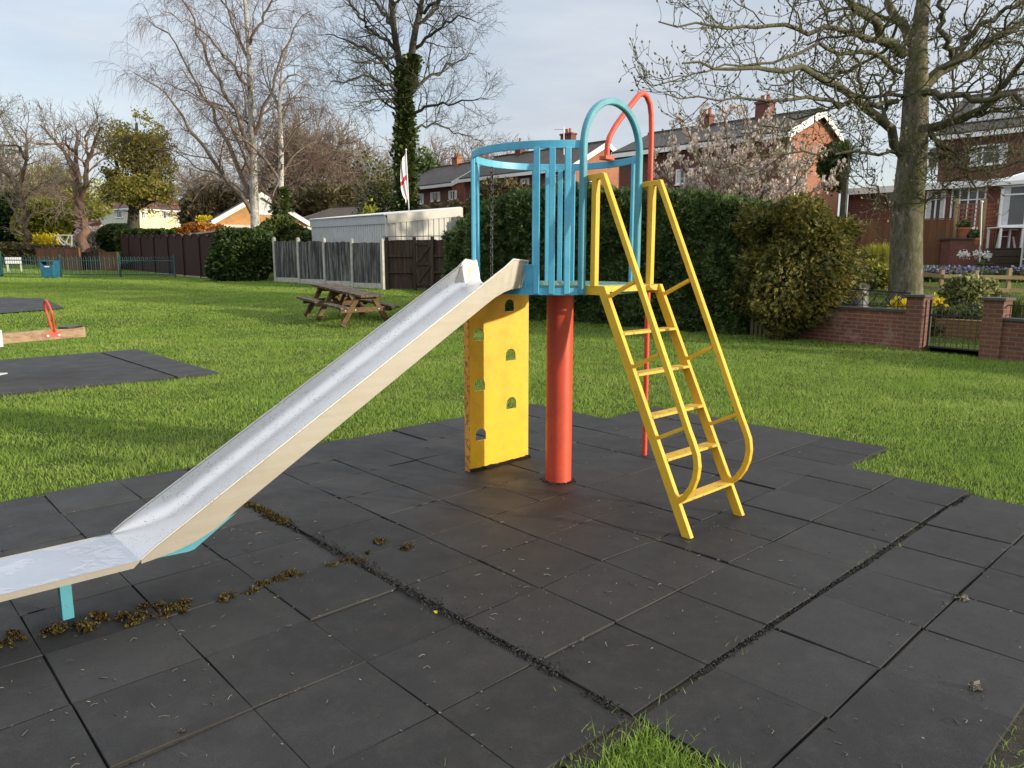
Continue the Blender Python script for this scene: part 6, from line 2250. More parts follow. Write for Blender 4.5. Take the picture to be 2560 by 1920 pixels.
# ---- silver birch and the second, ivy-footed birch
def birch():
    Y = 44.0
    b = cA(1402, 1200, Y)
    root = empty('birch_tree', Vector((b.x, Y, hz(b.x, Y))), 'tall silver birch with white trunk, fanned limbs and drooping reddish twigs', 'tree')
    bb = Vector((b.x, Y, hz(b.x, Y) - .3))
    T_ = [([bb] + P3(cA, [(1405, 1050, Y), (1400, 850, Y), (1390, 600, Y), (1382, 400, Y), (1372, 200, Y), (1355, 20, Y), (1340, -200, Y), (1330, -420, Y)]), .30, .05)]
    L = [([(1395, 1180, 44), (1330, 1090, 43.6), (1230, 960, 43), (1100, 780, 42.4), (960, 560, 41.8), (860, 470, 41.5), (740, 400, 41)], .15, .022),
         ([(1395, 1130, 44), (1330, 950, 44.5), (1220, 700, 45), (1100, 480, 45.5), (1000, 280, 46), (900, 150, 46.4), (810, 100, 46.8)], .15, .022),
         ([(1395, 860, 44), (1310, 650, 43.4), (1200, 420, 42.8), (1110, 230, 42.4), (1050, 60, 42), (960, -80, 41.6)], .14, .03),
         ([(1385, 1100, 44), (1260, 1010, 44.6), (1110, 930, 45), (980, 850, 45.4), (900, 760, 45.6)], .075, .015),
         ([(1400, 760, 44), (1450, 620, 43.6), (1520, 440, 43.2), (1570, 260, 43), (1640, 130, 42.8), (1720, 60, 42.6)], .11, .02),
         ([(1370, 680, 44), (1270, 600, 44.8), (1130, 560, 45.4), (1000, 490, 46), (860, 430, 46.5)], .075, .015),
         ([(1376, 330, 44), (1310, 190, 44.5), (1250, 40, 45), (1190, -120, 45.4)], .10, .03),
         ([(1370, 260, 44), (1440, 120, 43.5), (1520, -30, 43), (1600, -160, 42.6)], .09, .03),
         ([(1390, 900, 44), (1470, 760, 45), (1560, 600, 45.8), (1650, 470, 46.4), (1720, 420, 46.8)], .08, .015),
         ([(1385, 520, 44), (1300, 380, 43), (1180, 230, 42), (1060, 130, 41.2), (900, 60, 40.5)], .09, .02),
         ([(1396, 980, 44), (1340, 830, 43), (1240, 650, 42), (1130, 560, 41.2), (1010, 380, 40.4)], .09, .02),
         ([(1400, 820, 44), (1370, 640, 46), (1340, 420, 47.5), (1300, 200, 48.5)], .09, .02)]
    r = np.random.default_rng(44)
    pt, rt_ = limbs_np(T_, 22)
    pl, rl = limbs_np([(P3(cA, a), r0, r1) for a, r0, r1 in L], 16)
    pl[:, 1:-1] += r.normal(size=pl[:, 1:-1].shape) * .07
    l2 = sprout(r, pl, rl, 11, .15, 1, .75, 3.0, 9, .14, .0, .42, .3, rel=False, rmin=.013, taper=.45)
    l2b = sprout(r, pt, rt_, 16, .3, 1, .8, 3.2, 9, .14, .03, .25, .3, rel=False, rmin=.013, taper=.5)
    l2 = (np.concatenate([l2[0], l2b[0]]), np.concatenate([l2[1], l2b[1]]))
    l3 = sprout(r, *l2, 6, .15, 1, .8, 1.5, 8, .13, -.10, .5, .4, rel=False, rmin=.008, taper=.3)
    l4 = sprout(r, *l3, 6, .15, 1, .6, .95, 6, .10, -.30, .7, .6, rel=False, rmin=.0058, taper=.2)
    tree_parts(root, [(pt, rt_)], [M_BARK_B], [12], ['trunk'])
    tree_parts(root, [(pl, rl)], [M_LIMB_B], [6], ['limbs'])
    tree_parts(root, [l2, l3, l4], [M_LIMB_B, M_TWIG_B, M_TWIG_B], [4, 3, 3], ['crown', 'twigs', 'twigs'])
    # second birch
    Y = 41.5
    b = cA(1545, 1215, Y)
    root = empty('birch_tree', Vector((b.x, Y, hz(b.x, Y))), 'slender weeping birch with ivy round the foot of its pale trunk', 'tree')
    bb = Vector((b.x, Y, hz(b.x, Y) - .3))
    T_ = [([bb] + P3(cA, [(1548, 1100, Y), (1555, 950, Y), (1556, 800, Y), (1545, 620, Y), (1545, 470, Y), (1560, 410, Y - .2), (1620, 385, Y - .5), (1690, 410, Y - .8), (1730, 480, Y - 1)]), .26, .02)]
    L = [([(1548, 1000, 41.5), (1470, 880, 41), (1380, 790, 40.6), (1280, 720, 40.2), (1180, 560, 40)], .10, .015), ([(1552, 980, 41.5), (1620, 860, 42), (1700, 800, 42.4), (1760, 780, 42.8)], .08, .012),
         ([(1550, 700, 41.5), (1600, 560, 42), (1680, 520, 42.4), (1740, 560, 42.8)], .06, .01), ([(1546, 500, 41.5), (1560, 350, 42), (1600, 220, 42.4), (1660, 170, 42.8)], .07, .012),
         ([(1548, 600, 41.5), (1480, 480, 42), (1440, 350, 42.4), (1450, 260, 42.7)], .06, .01), ([(1550, 1050, 41.5), (1460, 980, 42.5), (1360, 900, 43.2)], .08, .012), ([(1555, 850, 41.5), (1640, 700, 40.8), (1720, 650, 40.2)], .07, .01)]
    pt, rt_ = limbs_np(T_, 20)
    pl, rl = limbs_np([(P3(cA, a), r0, r1) for a, r0, r1 in L], 12)
    l2 = sprout(r, pl, rl, 10, .15, 1, .8, 2.0, 8, .16, -.03, .45, .3, rel=False, rmin=.011, taper=.4)
    l2b = sprout(r, pt, rt_, 16, .35, 1, .9, 1.7, 8, .16, -.06, .35, .3, rel=False, rmin=.011, taper=.3)
    l2 = (np.concatenate([l2[0], l2b[0]]), np.concatenate([l2[1], l2b[1]]))
    l3 = sprout(r, *l2, 6, .15, 1, .7, 1.1, 7, .12, -.20, .6, .5, rel=False, rmin=.0065, taper=.2)
    l4 = sprout(r, *l3, 4, .15, 1, .6, .8, 5, .10, -.35, .7, .6, rel=False, rmin=.0052, taper=.2)
    tree_parts(root, [(pt, rt_)], [M_BARK_B], [10], ['trunk'])
    tree_parts(root, [(pl, rl), l2, l3, l4], [M_LIMB_B, M_LIMB_B, M_TWIG_B, M_TWIG_B], [5, 4, 3, 3], ['limbs', 'crown', 'twigs', 'twigs'])
    v, f = ivy_on(r, pt[0][:8], rt_[0][:8], 2600, .17, .26)
    np_mesh('ivy', v, f, M_IVY, root)


birch()


# ---- bare trees: general builder
def bare_tree(name, label, p, H, limbs, seed, bark, twig, lens=(3.4, 1.5, .6), rmin=(.03, .016, .012), trop=.05, n=(9, 6, 4), group=None, r0=.28, wig=.16, up=.35):
    r = np.random.default_rng(seed)
    root = empty(name, p, label, 'tree', group)
    if limbs is None:
        limbs = [([p - Vector((0, 0, .2)), p + Vector((r.normal() * .3, r.normal() * .3, H * .35)), p + Vector((r.normal() * .5, r.normal() * .5, H * .8))], r0, r0 * .3)]
        for k in range(7):
            a = k * 2.4 + r.random(); z = H * (.22 + .5 * r.random()); s = H * (.28 + .12 * r.random())
            st = p + Vector((0, 0, z))
            limbs.append(([st, st + Vector((math.cos(a) * s * .45, math.sin(a) * s * .45, s * up * .9)), st + Vector((math.cos(a) * s, math.sin(a) * s, s * up * 2.2))], r0 * .4, r0 * .1))
    pl, rl = limbs_np(limbs, 14)
    pl[:, 1:-1] += r.normal(size=pl[:, 1:-1].shape) * rl[:, 1:-1, None] * .5
    l2 = sprout(r, pl, rl, n[0], .25, 1, .75, lens[0], 8, wig, trop, .45, .3, rel=False, rmin=rmin[0], taper=.45)
    l3 = sprout(r, *l2, n[1], .15, 1, .8, lens[1], 6, wig, trop, .55, .4, rel=False, rmin=rmin[1], taper=.35)
    l4 = sprout(r, *l3, n[2], .2, 1, .8, lens[2], 4, wig, trop * 1.5, .7, .5, rel=False, rmin=rmin[2], taper=.2)
    tree_parts(root, [(pl, rl)], [bark], [8], ['trunk'])
    tree_parts(root, [l2, l3, l4], [twig] * 3, [4, 3, 3], ['crown'] * 3)
    return root, l3, l4


# two-stemmed reddish tree and its neighbour at the far left
Y = 44.8
b = cA(462, 1485, Y); bb = Vector((b.x, Y, hz(b.x, Y) - .1))
bare_tree('bare_tree', 'bare two-stemmed tree with reddish brown trunk left of the olive-green tree', bb, 10,
          [([bb] + P3(cA, [(460, 1330, Y), (445, 1150, Y), (425, 1000, Y), (425, 850, Y), (432, 720, Y)]), .36, .06),
           (P3(cA, [(452, 1150, Y), (478, 980, Y - .4), (490, 860, Y - .8), (530, 760, Y - 1), (560, 700, Y - 1.2)]), .20, .05),
           (P3(cA, [(420, 1000, Y), (380, 860, Y + .6), (300, 770, Y + 1), (220, 690, Y + 1.3)]), .16, .04), (P3(cA, [(424, 850, Y), (350, 790, Y - 1), (280, 800, Y - 1.6), (200, 790, Y - 2)]), .10, .03),
           (P3(cA, [(424, 1010, Y), (360, 1000, Y + 1), (300, 1040, Y + 2)]), .07, .02), (P3(cA, [(488, 880, Y - .7), (470, 760, Y), (500, 690, Y + .5)]), .10, .03), (P3(cA, [(425, 1060, Y), (390, 1100, Y - 1), (330, 1110, Y - 1.5)]), .06, .02)],
          5, M_BARK_P, M_TWIG_LL, (2.2, 1.0, .45), (.024, .013, .009), .07, (10, 6, 4))
Y = 50
b = cA(140, 1310, Y); bb = Vector((b.x, Y, hz(b.x, Y) - .1))
root, l3, l4 = bare_tree('budding_tree', 'pale trunked tree with thin greenish buds at the edge of the garden', bb, 11,
          [([bb] + P3(cA, [(125, 1180, Y), (110, 1060, Y), (130, 930, Y), (150, 860, Y)]), .34, .07),
           (P3(cA, [(110, 1070, Y), (60, 980, Y), (0, 930, Y), (-80, 880, Y + 1)]), .17, .04), (P3(cA, [(145, 880, Y), (100, 800, Y - 1), (20, 800, Y - 1.5)]), .13, .04), (P3(cA, [(130, 1240, Y), (60, 1130, Y + 1), (0, 1060, Y + 1.5)]), .14, .04),
           (P3(cA, [(150, 870, Y), (150, 760, Y + .6), (110, 700, Y + 1)]), .12, .03), (P3(cA, [(135, 1100, Y), (190, 1040, Y), (260, 1000, Y - .5)]), .06, .02), (P3(cA, [(-60, 900, Y + 1), (-40, 680, Y + 1), (20, 620, Y + 1)]), .12, .03)],
          6, M_BARK_L, M_TWIG_LL, (2.3, 1.0, .45), (.024, .013, .009), .06, (9, 6, 4))
r = np.random.default_rng(61)
tp = l4[0][r.random(len(l4[0])) < .6][:, -1]
np_mesh('young_leaves', *leaf_cards(r, tp, .075), M_YELLOWGR, root)

# ---- leafy plants: general builder
def leafy(name, label, cat, c, rad, n, size, mat, seed, body=True, lump=.2, shell=.6, bottom=-.9, group=None, aspect=1.5, parts=None, bodymat=None, blobs=None, base=None):
    r = np.random.default_rng(seed)
    c = Vector(c)
    base = base if base is not None else c.z - rad[2]
    root = empty(name, Vector((c.x, c.y, base)), label, cat, group)
    bl = blobs or [(0, 0, 0, 1)]
    P_ = []; first = True
    body_m = MB()
    for q, (dx, dy, dz, s) in enumerate(bl):
        cc = c + Vector((dx, dy, dz)); rr = [k * s for k in rad]
        p, nn = blob_points(r, cc, rr, int(n * s * s / sum(b[3] ** 2 for b in bl)), shell, lump, seed + q, bottom)
        P_.append(leaf_cards(r, p, size, aspect, nn, .9))
        if body: 
            bm_ = blob_body(cc, rr, lump, seed + q, shell * .95, base)
            body_m.add(bm_.v, bm_.f)
    np_mesh('leaves', *join(P_), mat, root)
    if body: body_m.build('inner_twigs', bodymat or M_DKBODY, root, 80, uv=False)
    return root


# olive-green tree
Y = 53
c = cA(765, 900, Y)
root = empty('olive_green_tree', Vector((cA(735, 1270, Y).x, Y, 2.0)), 'rounded tree in olive-green young leaf in front of the white house', 'tree')
r = np.random.default_rng(77)
tb = Vector((cA(735, 1270, Y).x, Y, 1.9))
pt, rt_ = limbs_np([([tb] + P3(cA, [(735, 1230, Y), (745, 1120, Y), (755, 950, Y), (760, 780, Y), (755, 680, Y)]), .52, .08), (P3(cA, [(745, 1130, Y), (690, 1020, Y), (640, 900, Y), (620, 800, Y)]), .2, .05), (P3(cA, [(745, 1120, Y), (810, 1010, Y), (870, 900, Y), (900, 820, Y)]), .2, .05),
                    (P3(cA, [(752, 1000, Y), (720, 880, Y - 1), (690, 760, Y - 1.5)]), .15, .04), (P3(cA, [(752, 1000, Y), (820, 860, Y + 1), (840, 740, Y + 1.5)]), .15, .04), (P3(cA, [(742, 1150, Y), (660, 1100, Y - 1), (590, 1080, Y - 1.5)]), .12, .03), (P3(cA, [(748, 1140, Y), (850, 1090, Y - 1), (930, 1050, Y - 1.5)]), .12, .03)], 12)
l2 = sprout(r, pt, rt_, 12, .25, 1, .8, 2.0, 6, .18, .03, .4, .3, rel=False, rmin=.02)
l3 = sprout(r, *l2, 6, .2, 1, .8, .9, 4, .2, .03, .5, .4, rel=False, rmin=.012)
tree_parts(root, [(pt, rt_), l2, l3], [M_BARK_I] * 3, [9, 4, 3], ['trunk', 'limbs', 'limbs'])
P_ = []
for q, (x, y, rx, rz, dy) in enumerate(((760, 900, 195, 235, 0), (650, 860, 110, 150, -1), (870, 880, 115, 170, 1), (740, 720, 130, 100, 0), (880, 1050, 110, 110, -1), (620, 1010, 90, 100, 1), (760, 1060, 120, 80, -2), (800, 760, 120, 110, 1.5))):
    cc = cA(x, y, Y + dy); k = Y / F / 2.2122
    p, nn = blob_points(r, cc, (rx * k, rx * k * .9, rz * k), 3000, .22, .30, q)
    keep = vnoise(p[:, 0] * 1.1 + 50, p[:, 2] * 1.1 + 50) > .42
    P_.append(leaf_cards(r, p[keep], .115, 1.5))
np_mesh('crown', *join(P_), M_OLIVE, root)


# ---- dark conifer hedge behind the tower
def hedge():
    r = np.random.default_rng(15)
    line = [(-1.45, 20.6), (-1.0, 19.7), (0.4, 19.35), (1.6, 19.0), (3.6, 18.0), (5.55, 16.9)]
    pl = np.array(line); d = np.r_[0, np.cumsum(np.linalg.norm(np.diff(pl, axis=0), axis=1))]
    tot = d[-1]; TH = 1.5
    def base(s): return np.stack([np.interp(s, d, pl[:, 0]), np.interp(s, d, pl[:, 1])], -1)
    top = lambda s: np.interp(s, [0, .5, 1.0, 2.2, 3.4, 4.8, 6.2, 7.3, tot], [1.9, 2.65, 3.0, 3.35, 3.5, 3.3, 3.2, 3.05, 2.85])
    root = empty('conifer_hedge', Vector((2.2, 18.9, .1)), 'tall dark green feathery conifer hedge behind the climbing tower', 'hedge')
    N = 62000
    s = r.random(N) * tot; z = r.random(N) ** .9
    b = base(s); t2 = base(np.minimum(s + .05, tot)) - base(np.maximum(s - .05, 0)); t2 /= np.linalg.norm(t2, axis=1, keepdims=True)
    nr = np.stack([t2[:, 1], -t2[:, 0]], 1)           # towards the lawn
    H_ = top(s); zz = z * H_
    bulge = .30 * (vnoise(s * 1.1, zz * .9) - .5) + .42 * (vnoise(s * 2.6 + 3, zz * 2.1) - .5) + .14 * (vnoise(s * 6, zz * 5) - .5)
    round_ = np.where(z > .86, ((z - .86) / .14) ** 2 * .5, 0)
    off = .10 + bulge - round_ + .08 * r.random(N)
    P_ = np.stack([b[:, 0] + nr[:, 0] * off, b[:, 1] + nr[:, 1] * off, zz + .05], 1)
    n3 = np.stack([nr[:, 0], nr[:, 1], .25 + (z > .9) * .7], 1); n3 /= np.linalg.norm(n3, axis=1, keepdims=True)
    # top
    M = 16000
    s2 = r.random(M) * tot; w = r.random(M)
    b2 = base(s2); t3 = base(np.minimum(s2 + .05, tot)) - base(np.maximum(s2 - .05, 0)); t3 /= np.linalg.norm(t3, axis=1, keepdims=True)
    nb = np.stack([-t3[:, 1], t3[:, 0]], 1)
    zt = top(s2) - .12 + .35 * (vnoise(s2 * 2.2, w * 4) - .5) + .25 * (vnoise(s2 * 6, w * 9) - .5) - .25 * np.abs(w - .5) ** 2
    P2 = np.stack([b2[:, 0] + nb[:, 0] * w * TH, b2[:, 1] + nb[:, 1] * w * TH, zt], 1)
    n2 = np.tile([[0, 0, 1.]], (M, 1)) + r.normal(size=(M, 3)) * .2
    # left end
    K = 6000
    w3 = r.random(K); z3 = r.random(K); e = pl[0]; te = (pl[0] - pl[1]) / np.linalg.norm(pl[0] - pl[1]); ne = np.array([-te[1], te[0]]) * -1
    nb0 = np.array([0.45, .89])
    P4 = np.stack([e[0] + nb0[0] * w3 * 2.0 - (.15 + .3 * vnoise(w3 * 5, z3 * 6)), e[1] + nb0[1] * w3 * 2.0, z3 * 2.3 + .1 + w3 * .6], 1)
    n4 = np.tile([[-.8, -.5, .2]], (K, 1))
    v, f = sprays(r, np.concatenate([P_, P2, P4]), np.concatenate([n3, n2, n4]), .20, .55, 5, .55)
    np_mesh('foliage', v, f, M_CONIFER, root)
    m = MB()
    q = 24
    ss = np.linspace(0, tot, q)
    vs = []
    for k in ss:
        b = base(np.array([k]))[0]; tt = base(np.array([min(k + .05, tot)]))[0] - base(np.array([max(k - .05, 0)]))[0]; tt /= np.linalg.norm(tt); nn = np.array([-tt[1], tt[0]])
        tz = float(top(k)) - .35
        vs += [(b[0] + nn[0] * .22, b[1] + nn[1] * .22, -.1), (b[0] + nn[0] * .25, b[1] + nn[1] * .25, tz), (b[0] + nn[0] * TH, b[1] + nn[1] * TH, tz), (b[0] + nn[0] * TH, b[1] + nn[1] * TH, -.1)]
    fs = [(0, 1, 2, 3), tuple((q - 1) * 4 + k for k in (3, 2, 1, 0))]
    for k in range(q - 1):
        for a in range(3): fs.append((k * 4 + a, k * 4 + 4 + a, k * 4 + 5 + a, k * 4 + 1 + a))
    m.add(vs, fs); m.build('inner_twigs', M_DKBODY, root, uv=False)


hedge()


# ---- golden conifer at the end of the wall
def gold_conifer():
    r = np.random.default_rng(19)
    c = Vector((6.20, 16.35, 1.50))
    root = empty('golden_conifer', Vector((6.25, 16.35, 0)), 'bushy golden-green conifer overhanging the end of the brick wall', 'conifer')
    bl = [(0, 0, .1, 1.05, 1.0, 1.25), (-.45, .1, .75, .75, .85, .75), (.40, .05, .60, .75, .85, .75), (.0, 0, -.95, .66, .7, .75), (-.45, 0, -.35, .68, .75, .85), (.62, -.1, .15, .62, .75, .70), (0, .1, 1.15, .62, .65, .42)]
    P_ = []; N_ = []; body = MB()
    for q, (dx, dy, dz, rx, ry, rz) in enumerate(bl):
        dx, dy, dz, rx, ry, rz = (k_ * .86 for k_ in (dx, dy, dz, rx, ry, rz))
        cc = c + Vector((dx, dy, dz))
        p, n = blob_points(r, cc, (rx, ry, rz), 14000, .72, .34, q + 3)
        p += n * (r.random(len(p)) ** 4 * .34 * vnoise(p[:, 0] * 3 + 20, p[:, 2] * 3 + 20))[:, None]
        k = p[:, 2] > .12
        P_.append(p[k]); N_.append(n[k])
        b_ = blob_body(cc, (rx, ry, rz), .28, q + 3, .74, .02); body.add(b_.v, b_.f)
    v, f = sprays(r, np.concatenate(P_), np.concatenate(N_), .115, .15, 5, .6)
    np_mesh('foliage', v, f, M_GOLD, root)
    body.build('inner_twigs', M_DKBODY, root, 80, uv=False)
    m = MB(); m.tube([(6.2, 16.3, -.1), (6.22, 16.32, .8)], [.12, .08], 8); m.build('trunk', M_BARK_I, root)


gold_conifer()


# ---- magnolia
def magnolia():
    Y = 27.0; r = np.random.default_rng(9)
    b = cC(430, 1150, Y); bb = Vector((b.x, Y, gz(0, Y) - .1))
    root = empty('magnolia_tree', bb, 'magnolia covered in pale pink blossom in front of the gabled house', 'tree')
    L = []
    for x, y, dy in ((30, 830, .5), (120, 700, -.6), (230, 660, .8), (330, 640, -.3), (440, 650, .6), (540, 700, -.8), (640, 760, .3), (740, 830, .9), (830, 900, -.5), (930, 980, .4), (-60, 930, -.4), (180, 860, -1.4), (420, 820, -1.6), (620, 900, -1.5), (760, 980, -1.2)):
        t = cC(x, y, Y + dy * 1.2); mid = bb.lerp(t, .45) + Vector((0, 0, .5))
        L.append(([bb, bb.lerp(mid, .5), mid, t], .09, .018))
    pl, rl = limbs_np(L, 12)
    l2 = sprout(r, pl, rl, 14, .25, 1, .8, 1.2, 6, .2, .12, .4, .4, rel=False, rmin=.014)
    l3 = sprout(r, *l2, 7, .2, 1, .7, .5, 5, .2, .2, .6, .5, rel=False, rmin=.010)
    tree_parts(root, [(pl, rl)], [M_BARK_L], [6], ['trunk'])
    tree_parts(root, [l2, l3], [M_TWIG_L] * 2, [4, 3], ['crown'] * 2)
    t = np.concatenate([l3[0][:, -1], l3[0][::2, 2], l2[0][:, -1]])
    d = np.tile([[0, 0, 1.]], (len(t), 1))
    P_ = [leaf_cards(r, t + r.normal(size=t.shape) * .03 + [0, 0, .04], .058, 1.7, d, .45) for _ in range(7)]
    np_mesh('blossom', *join(P_), M_MAGN, root)


magnolia()


# ---- distant bare woodland: three kinds, copied
fars = []
for k, (H, s) in enumerate(((11, 101), (9.5, 102), (12.5, 103))):
    root, l3, l4 = bare_tree('bare_tree', 'x', Vector((0, 0, 0)), H, None, s, M_BARK_L, [M_TWIG_L, M_TWIG_L, M_TWIG_LL][k], (3.6, 1.8, .9), (.05, .03, .024), .05, (10, 6, 5), r0=.26, up=.42)
    fars.append(root)
WOOD = 'bare trees of the wood beyond the houses'
far_spots = [  # native px, base depth, kind, scale, turn
    (700, 68, 0, 1.05, .3), (748, 74, 2, .95, 1.7), (800, 72, 1, 1.15, 2.9), (850, 78, 0, 1.0, 4.0), (900, 80, 2, .85, 5.1), (945, 72, 1, .95, .8),
    (1090, 78, 0, .95, 2.2), (1140, 82, 2, .85, 3.3), (1190, 80, 1, 1.05, 4.6), (1240, 84, 0, .9, 5.7), (510, 88, 1, .9, 1.1), (560, 92, 0, .85, 2.4), (600, 84, 2, .65, 3.8), (470, 118, 2, .85, .2), (640, 78, 1, .75, 5.0), (230, 128, 0, .85, 1.9), (90, 88, 1, 1.0, 4.4), (20, 66, 1, 1.0, 2.0)]
words = ['bare brown tree in the wood between the second birch and the ivy-clad tree', 'bare brown tree in the wood beyond the terrace roofs', 'bare brown tree in the dark thicket beyond the bungalow', 'bare tree far off beyond the white house and yellow bushes']
used = set()
for px, Y, k, s, t in far_spots:
    o = fars[k] if k not in used else copy_tree(fars[k])
    used.add(k)
    p = at(px, 600, Y)
    s = s * .9
    o.location = (p.x, Y, hz(p.x, Y) - .2)
    o.rotation_euler = (0, 0, t); o.scale = (s, s, s)
    o['label'] = words[0 if 650 < px < 1000 else 1 if px >= 1000 else 2 if px > 400 else 3]
    o['group'] = WOOD

# ---- bushes and small plants
def hzv(x, y): return hz(x, y)


leafy('round_bush', 'dense dark green rounded bush between the maroon fence and the grey fence', 'bush', (at(600, 640, 33.6).x, 33.9, 1.9), (1.40, 1.2, 1.35), 22000, .115, M_PRIVET, 201, blobs=[(0, 0, 0, 1), (-.55, .1, -.25, .75), (.55, 0, .25, .72), (.2, -.2, -.55, .75), (-.3, 0, .35, .6)], base=.82, shell=.72)
leafy('broadleaf_shrub', 'tangled olive-green shrub rising over the grey fence beside the white shed', 'bush', (at(700, 575, 36.5).x, 36.8, 2.9), (1.5, .9, .9), 6500, .17, M_SHRUB, 202, blobs=[(-.7, 0, -.1, .8), (.6, 0, -.3, .8), (0, 0, .3, .6)], base=.9, shell=.45)
leafy('clipped_hedge', 'square clipped green hedge with bright flat top beside the maroon fence', 'hedge', (at(350, 610, 46).x, 46.6, 2.4), (1.55, 1.4, 1.3), 20, .1, M_HEDGE_T, 203, body=False)
rb = np.random.default_rng(7)
hr_ = [o for o in col.objects if o.name == 'clipped_hedge'][0]
for ch in list(hr_.children): bpy.data.objects.remove(ch)
x0, x1 = at(291, 600, 45.2).x, at(412, 600, 45.2).x; zt = at(340, 577, 45.2).z; zb = 1.1
N = 15000
q = rb.random((N, 3)); face = rb.integers(0, 3, N)
px_ = np.where(face == 0, x0 + (x1 - x0) * q[:, 0], np.where(face == 1, x0, x0 + (x1 - x0) * q[:, 0]))
py_ = np.where(face == 0, 45.2, 45.2 + 2.6 * q[:, 1])
pz_ = np.where(face == 2, zt, zb + (zt - zb) * q[:, 2])
pp = np.stack([px_, py_, pz_], 1) + rb.normal(size=(N, 3)) * .05
np_mesh('leaves', *leaf_cards(rb, pp, .12), M_HEDGE_T, hr_)
m = MB(); m.box(x0 + .06, 45.26, zb - .3, x1 - .06, 47.7, zt - .06); m.build('inner_twigs', M_DKBODY, hr_)
leafy('dark_hedge', 'low dark brown-topped hedge at the far edge beyond the railing', 'hedge', (at(55, 620, 49).x, 49.2, 2.0), (3.2, .8, .95), 9000, .15, M_BROWNL, 204, blobs=[(-1.6, 0, 0, .8), (0, 0, 0, .85), (1.6, .2, 0, .8), (3.0, .4, -.2, .7)], base=1.3)
leafy('forsythia_bush', 'bright yellow flowering forsythia bush behind the tan fence', 'bush', (at(105, 600, 50.5).x, 50.6, 2.95), (.95, .7, .6), 1100, .12, M_YFLOWER, 205, body=False, shell=.3, base=1.6)
leafy('yellow_bush', 'yellow-green leafy bush at the foot of the budding tree', 'bush', (at(105, 560, 54).x, 54.2, 4.1), (1.9, 1.4, 2.2), 9000, .19, M_YELLOWGR, 206, shell=.45, base=2.0, bodymat=M_DKBODY)
leafy('dark_evergreen', 'dark evergreen shrub at the far edge of the garden', 'bush', (at(15, 540, 56).x, 56.2, 4.4), (2.3, 1.5, 2.6), 9000, .18, M_PRIVET, 207, base=2.0)
leafy('domed_bush', 'dark clipped domed bush in front of the white house', 'bush', (at(295, 570, 60).x, 60, 3.5), (1.75, 1.2, 1.15), 6000, .15, M_PRIVET, 208, base=2.3, shell=.8, lump=.05)
leafy('blossom_bush', 'pale flowering bush in front of the white house wall', 'bush', (at(240, 572, 62).x, 62, 3.6), (1.8, 1.0, .9), 3500, .16, M_MAGN, 209, shell=.3, base=2.3, body=False)
leafy('orange_bush', 'orange-brown leaved bush beside the golden brick bungalow', 'bush', (at(505, 565, 47).x, 47.4, 3.2), (1.9, 1.0, .85), 5000, .17, M_OCHRE, 210, shell=.4, base=1.2, blobs=[(-.8, 0, 0, .8), (.6, 0, 0, .8), (0, 0, .2, .7)])
leafy('yellow_bush', 'small yellow flowering bush beyond the bungalow roof', 'bush', (at(515, 537, 66).x, 66, 5.1), (.75, .6, .6), 600, .13, M_YFLOWER, 211, shell=.4, base=2.5, body=False)
leafy('spring_tree', 'hazy pale yellow-green tree far beyond the grey roof', 'tree', (at(150, 500, 85).x, 85, 7.5), (4.5, 3, 4), 5000, .28, M_YELLOWGR, 212, shell=.25, base=3, body=False)
leafy('garden_shrub', 'brown-green shrubs below the terrace windows behind the shed', 'bush', (cB(690, 1130, 42).x, 42, 3.7), (2.2, 1.2, 1.3), 8000, .17, M_BROWNL, 213, blobs=[(-1.7, 0, -.1, .75), (0, 0, 0, .8), (1.7, 0, .1, .8), (3.0, 0, .2, .7)], base=1.2, shell=.45)
leafy('small_tree', 'twiggy brown-olive small tree in front of the terrace, seen through the cage', 'tree', (cB(1050, 1050, 38).x, 38, 4.6), (1.7, 1.2, 1.15), 6500, .14, M_BROWNL, 214, blobs=[(-.6, 0, 0, .85), (.7, 0, .1, .85)], base=1.5, shell=.3, body=False)
leafy('green_shrub', 'green leafy shrub behind the end of the dark board fence', 'bush', (cB(850, 1130, 33).x + .8, 33, 2.7), (1.6, 1.0, 1.2), 7000, .14, M_SHRUB, 215, base=.9, shell=.5)
leafy('fir_tree', 'dark green fir beside the ivy-clad trunk', 'tree', (cB(560, 900, 60).x, 60, 5.8), (2.1, 1.6, 4.6), 9000, .22, M_CONIFER, 216, base=1.4, shell=.4, lump=.28)
leafy('tall_shrub', 'feathery olive shrub of bare upright stems left of the ivy-clad trunk', 'bush', (cB(330, 960, 52).x, 52.5, 4.6), (2.2, 1.4, 3.8), 4500, .15, M_SHRUB, 217, base=1.2, shell=.2, body=False, lump=.3)
leafy('yellow_shrub', 'small yellow-green upright shrub behind the white shed roof', 'bush', (cB(270, 1140, 46).x, 46, 3.6), (.7, .6, 1.5), 1600, .13, M_YELLOWGR, 218, base=1.2, shell=.2, body=False)
# scrub in front of the far wood
for k, (px, Y, rx, rz) in enumerate(((515, 72, 2.3, 3.0), (585, 74, 3.6, 3.4), (745, 66, 3.4, 3.0), (830, 68, 3.8, 3.2), (1075, 70, 3.6, 3.6), (30, 75, 5, 3.4))):
    leafy('scrub', ['brown leafless scrub beyond the bungalow, nearest the white house', 'brown leafless scrub rising behind the bungalow gable', 'brown scrub beyond the mossy roof, beside the second birch', 'brown scrub beyond the mossy roof, nearest the ivy-clad tree', 'brown scrub beyond the terrace house roofs', 'brown scrub at the far edge beyond the dark evergreen'][k], 'bush',
          (at(px, 560, Y).x, Y, 2.6 + rz * .75), (rx, 2, rz), 6500, .22, M_BROWNL, 230 + k, base=2.3, shell=.25, body=False, lump=.3, aspect=3.0, group='scrub of the far wood')

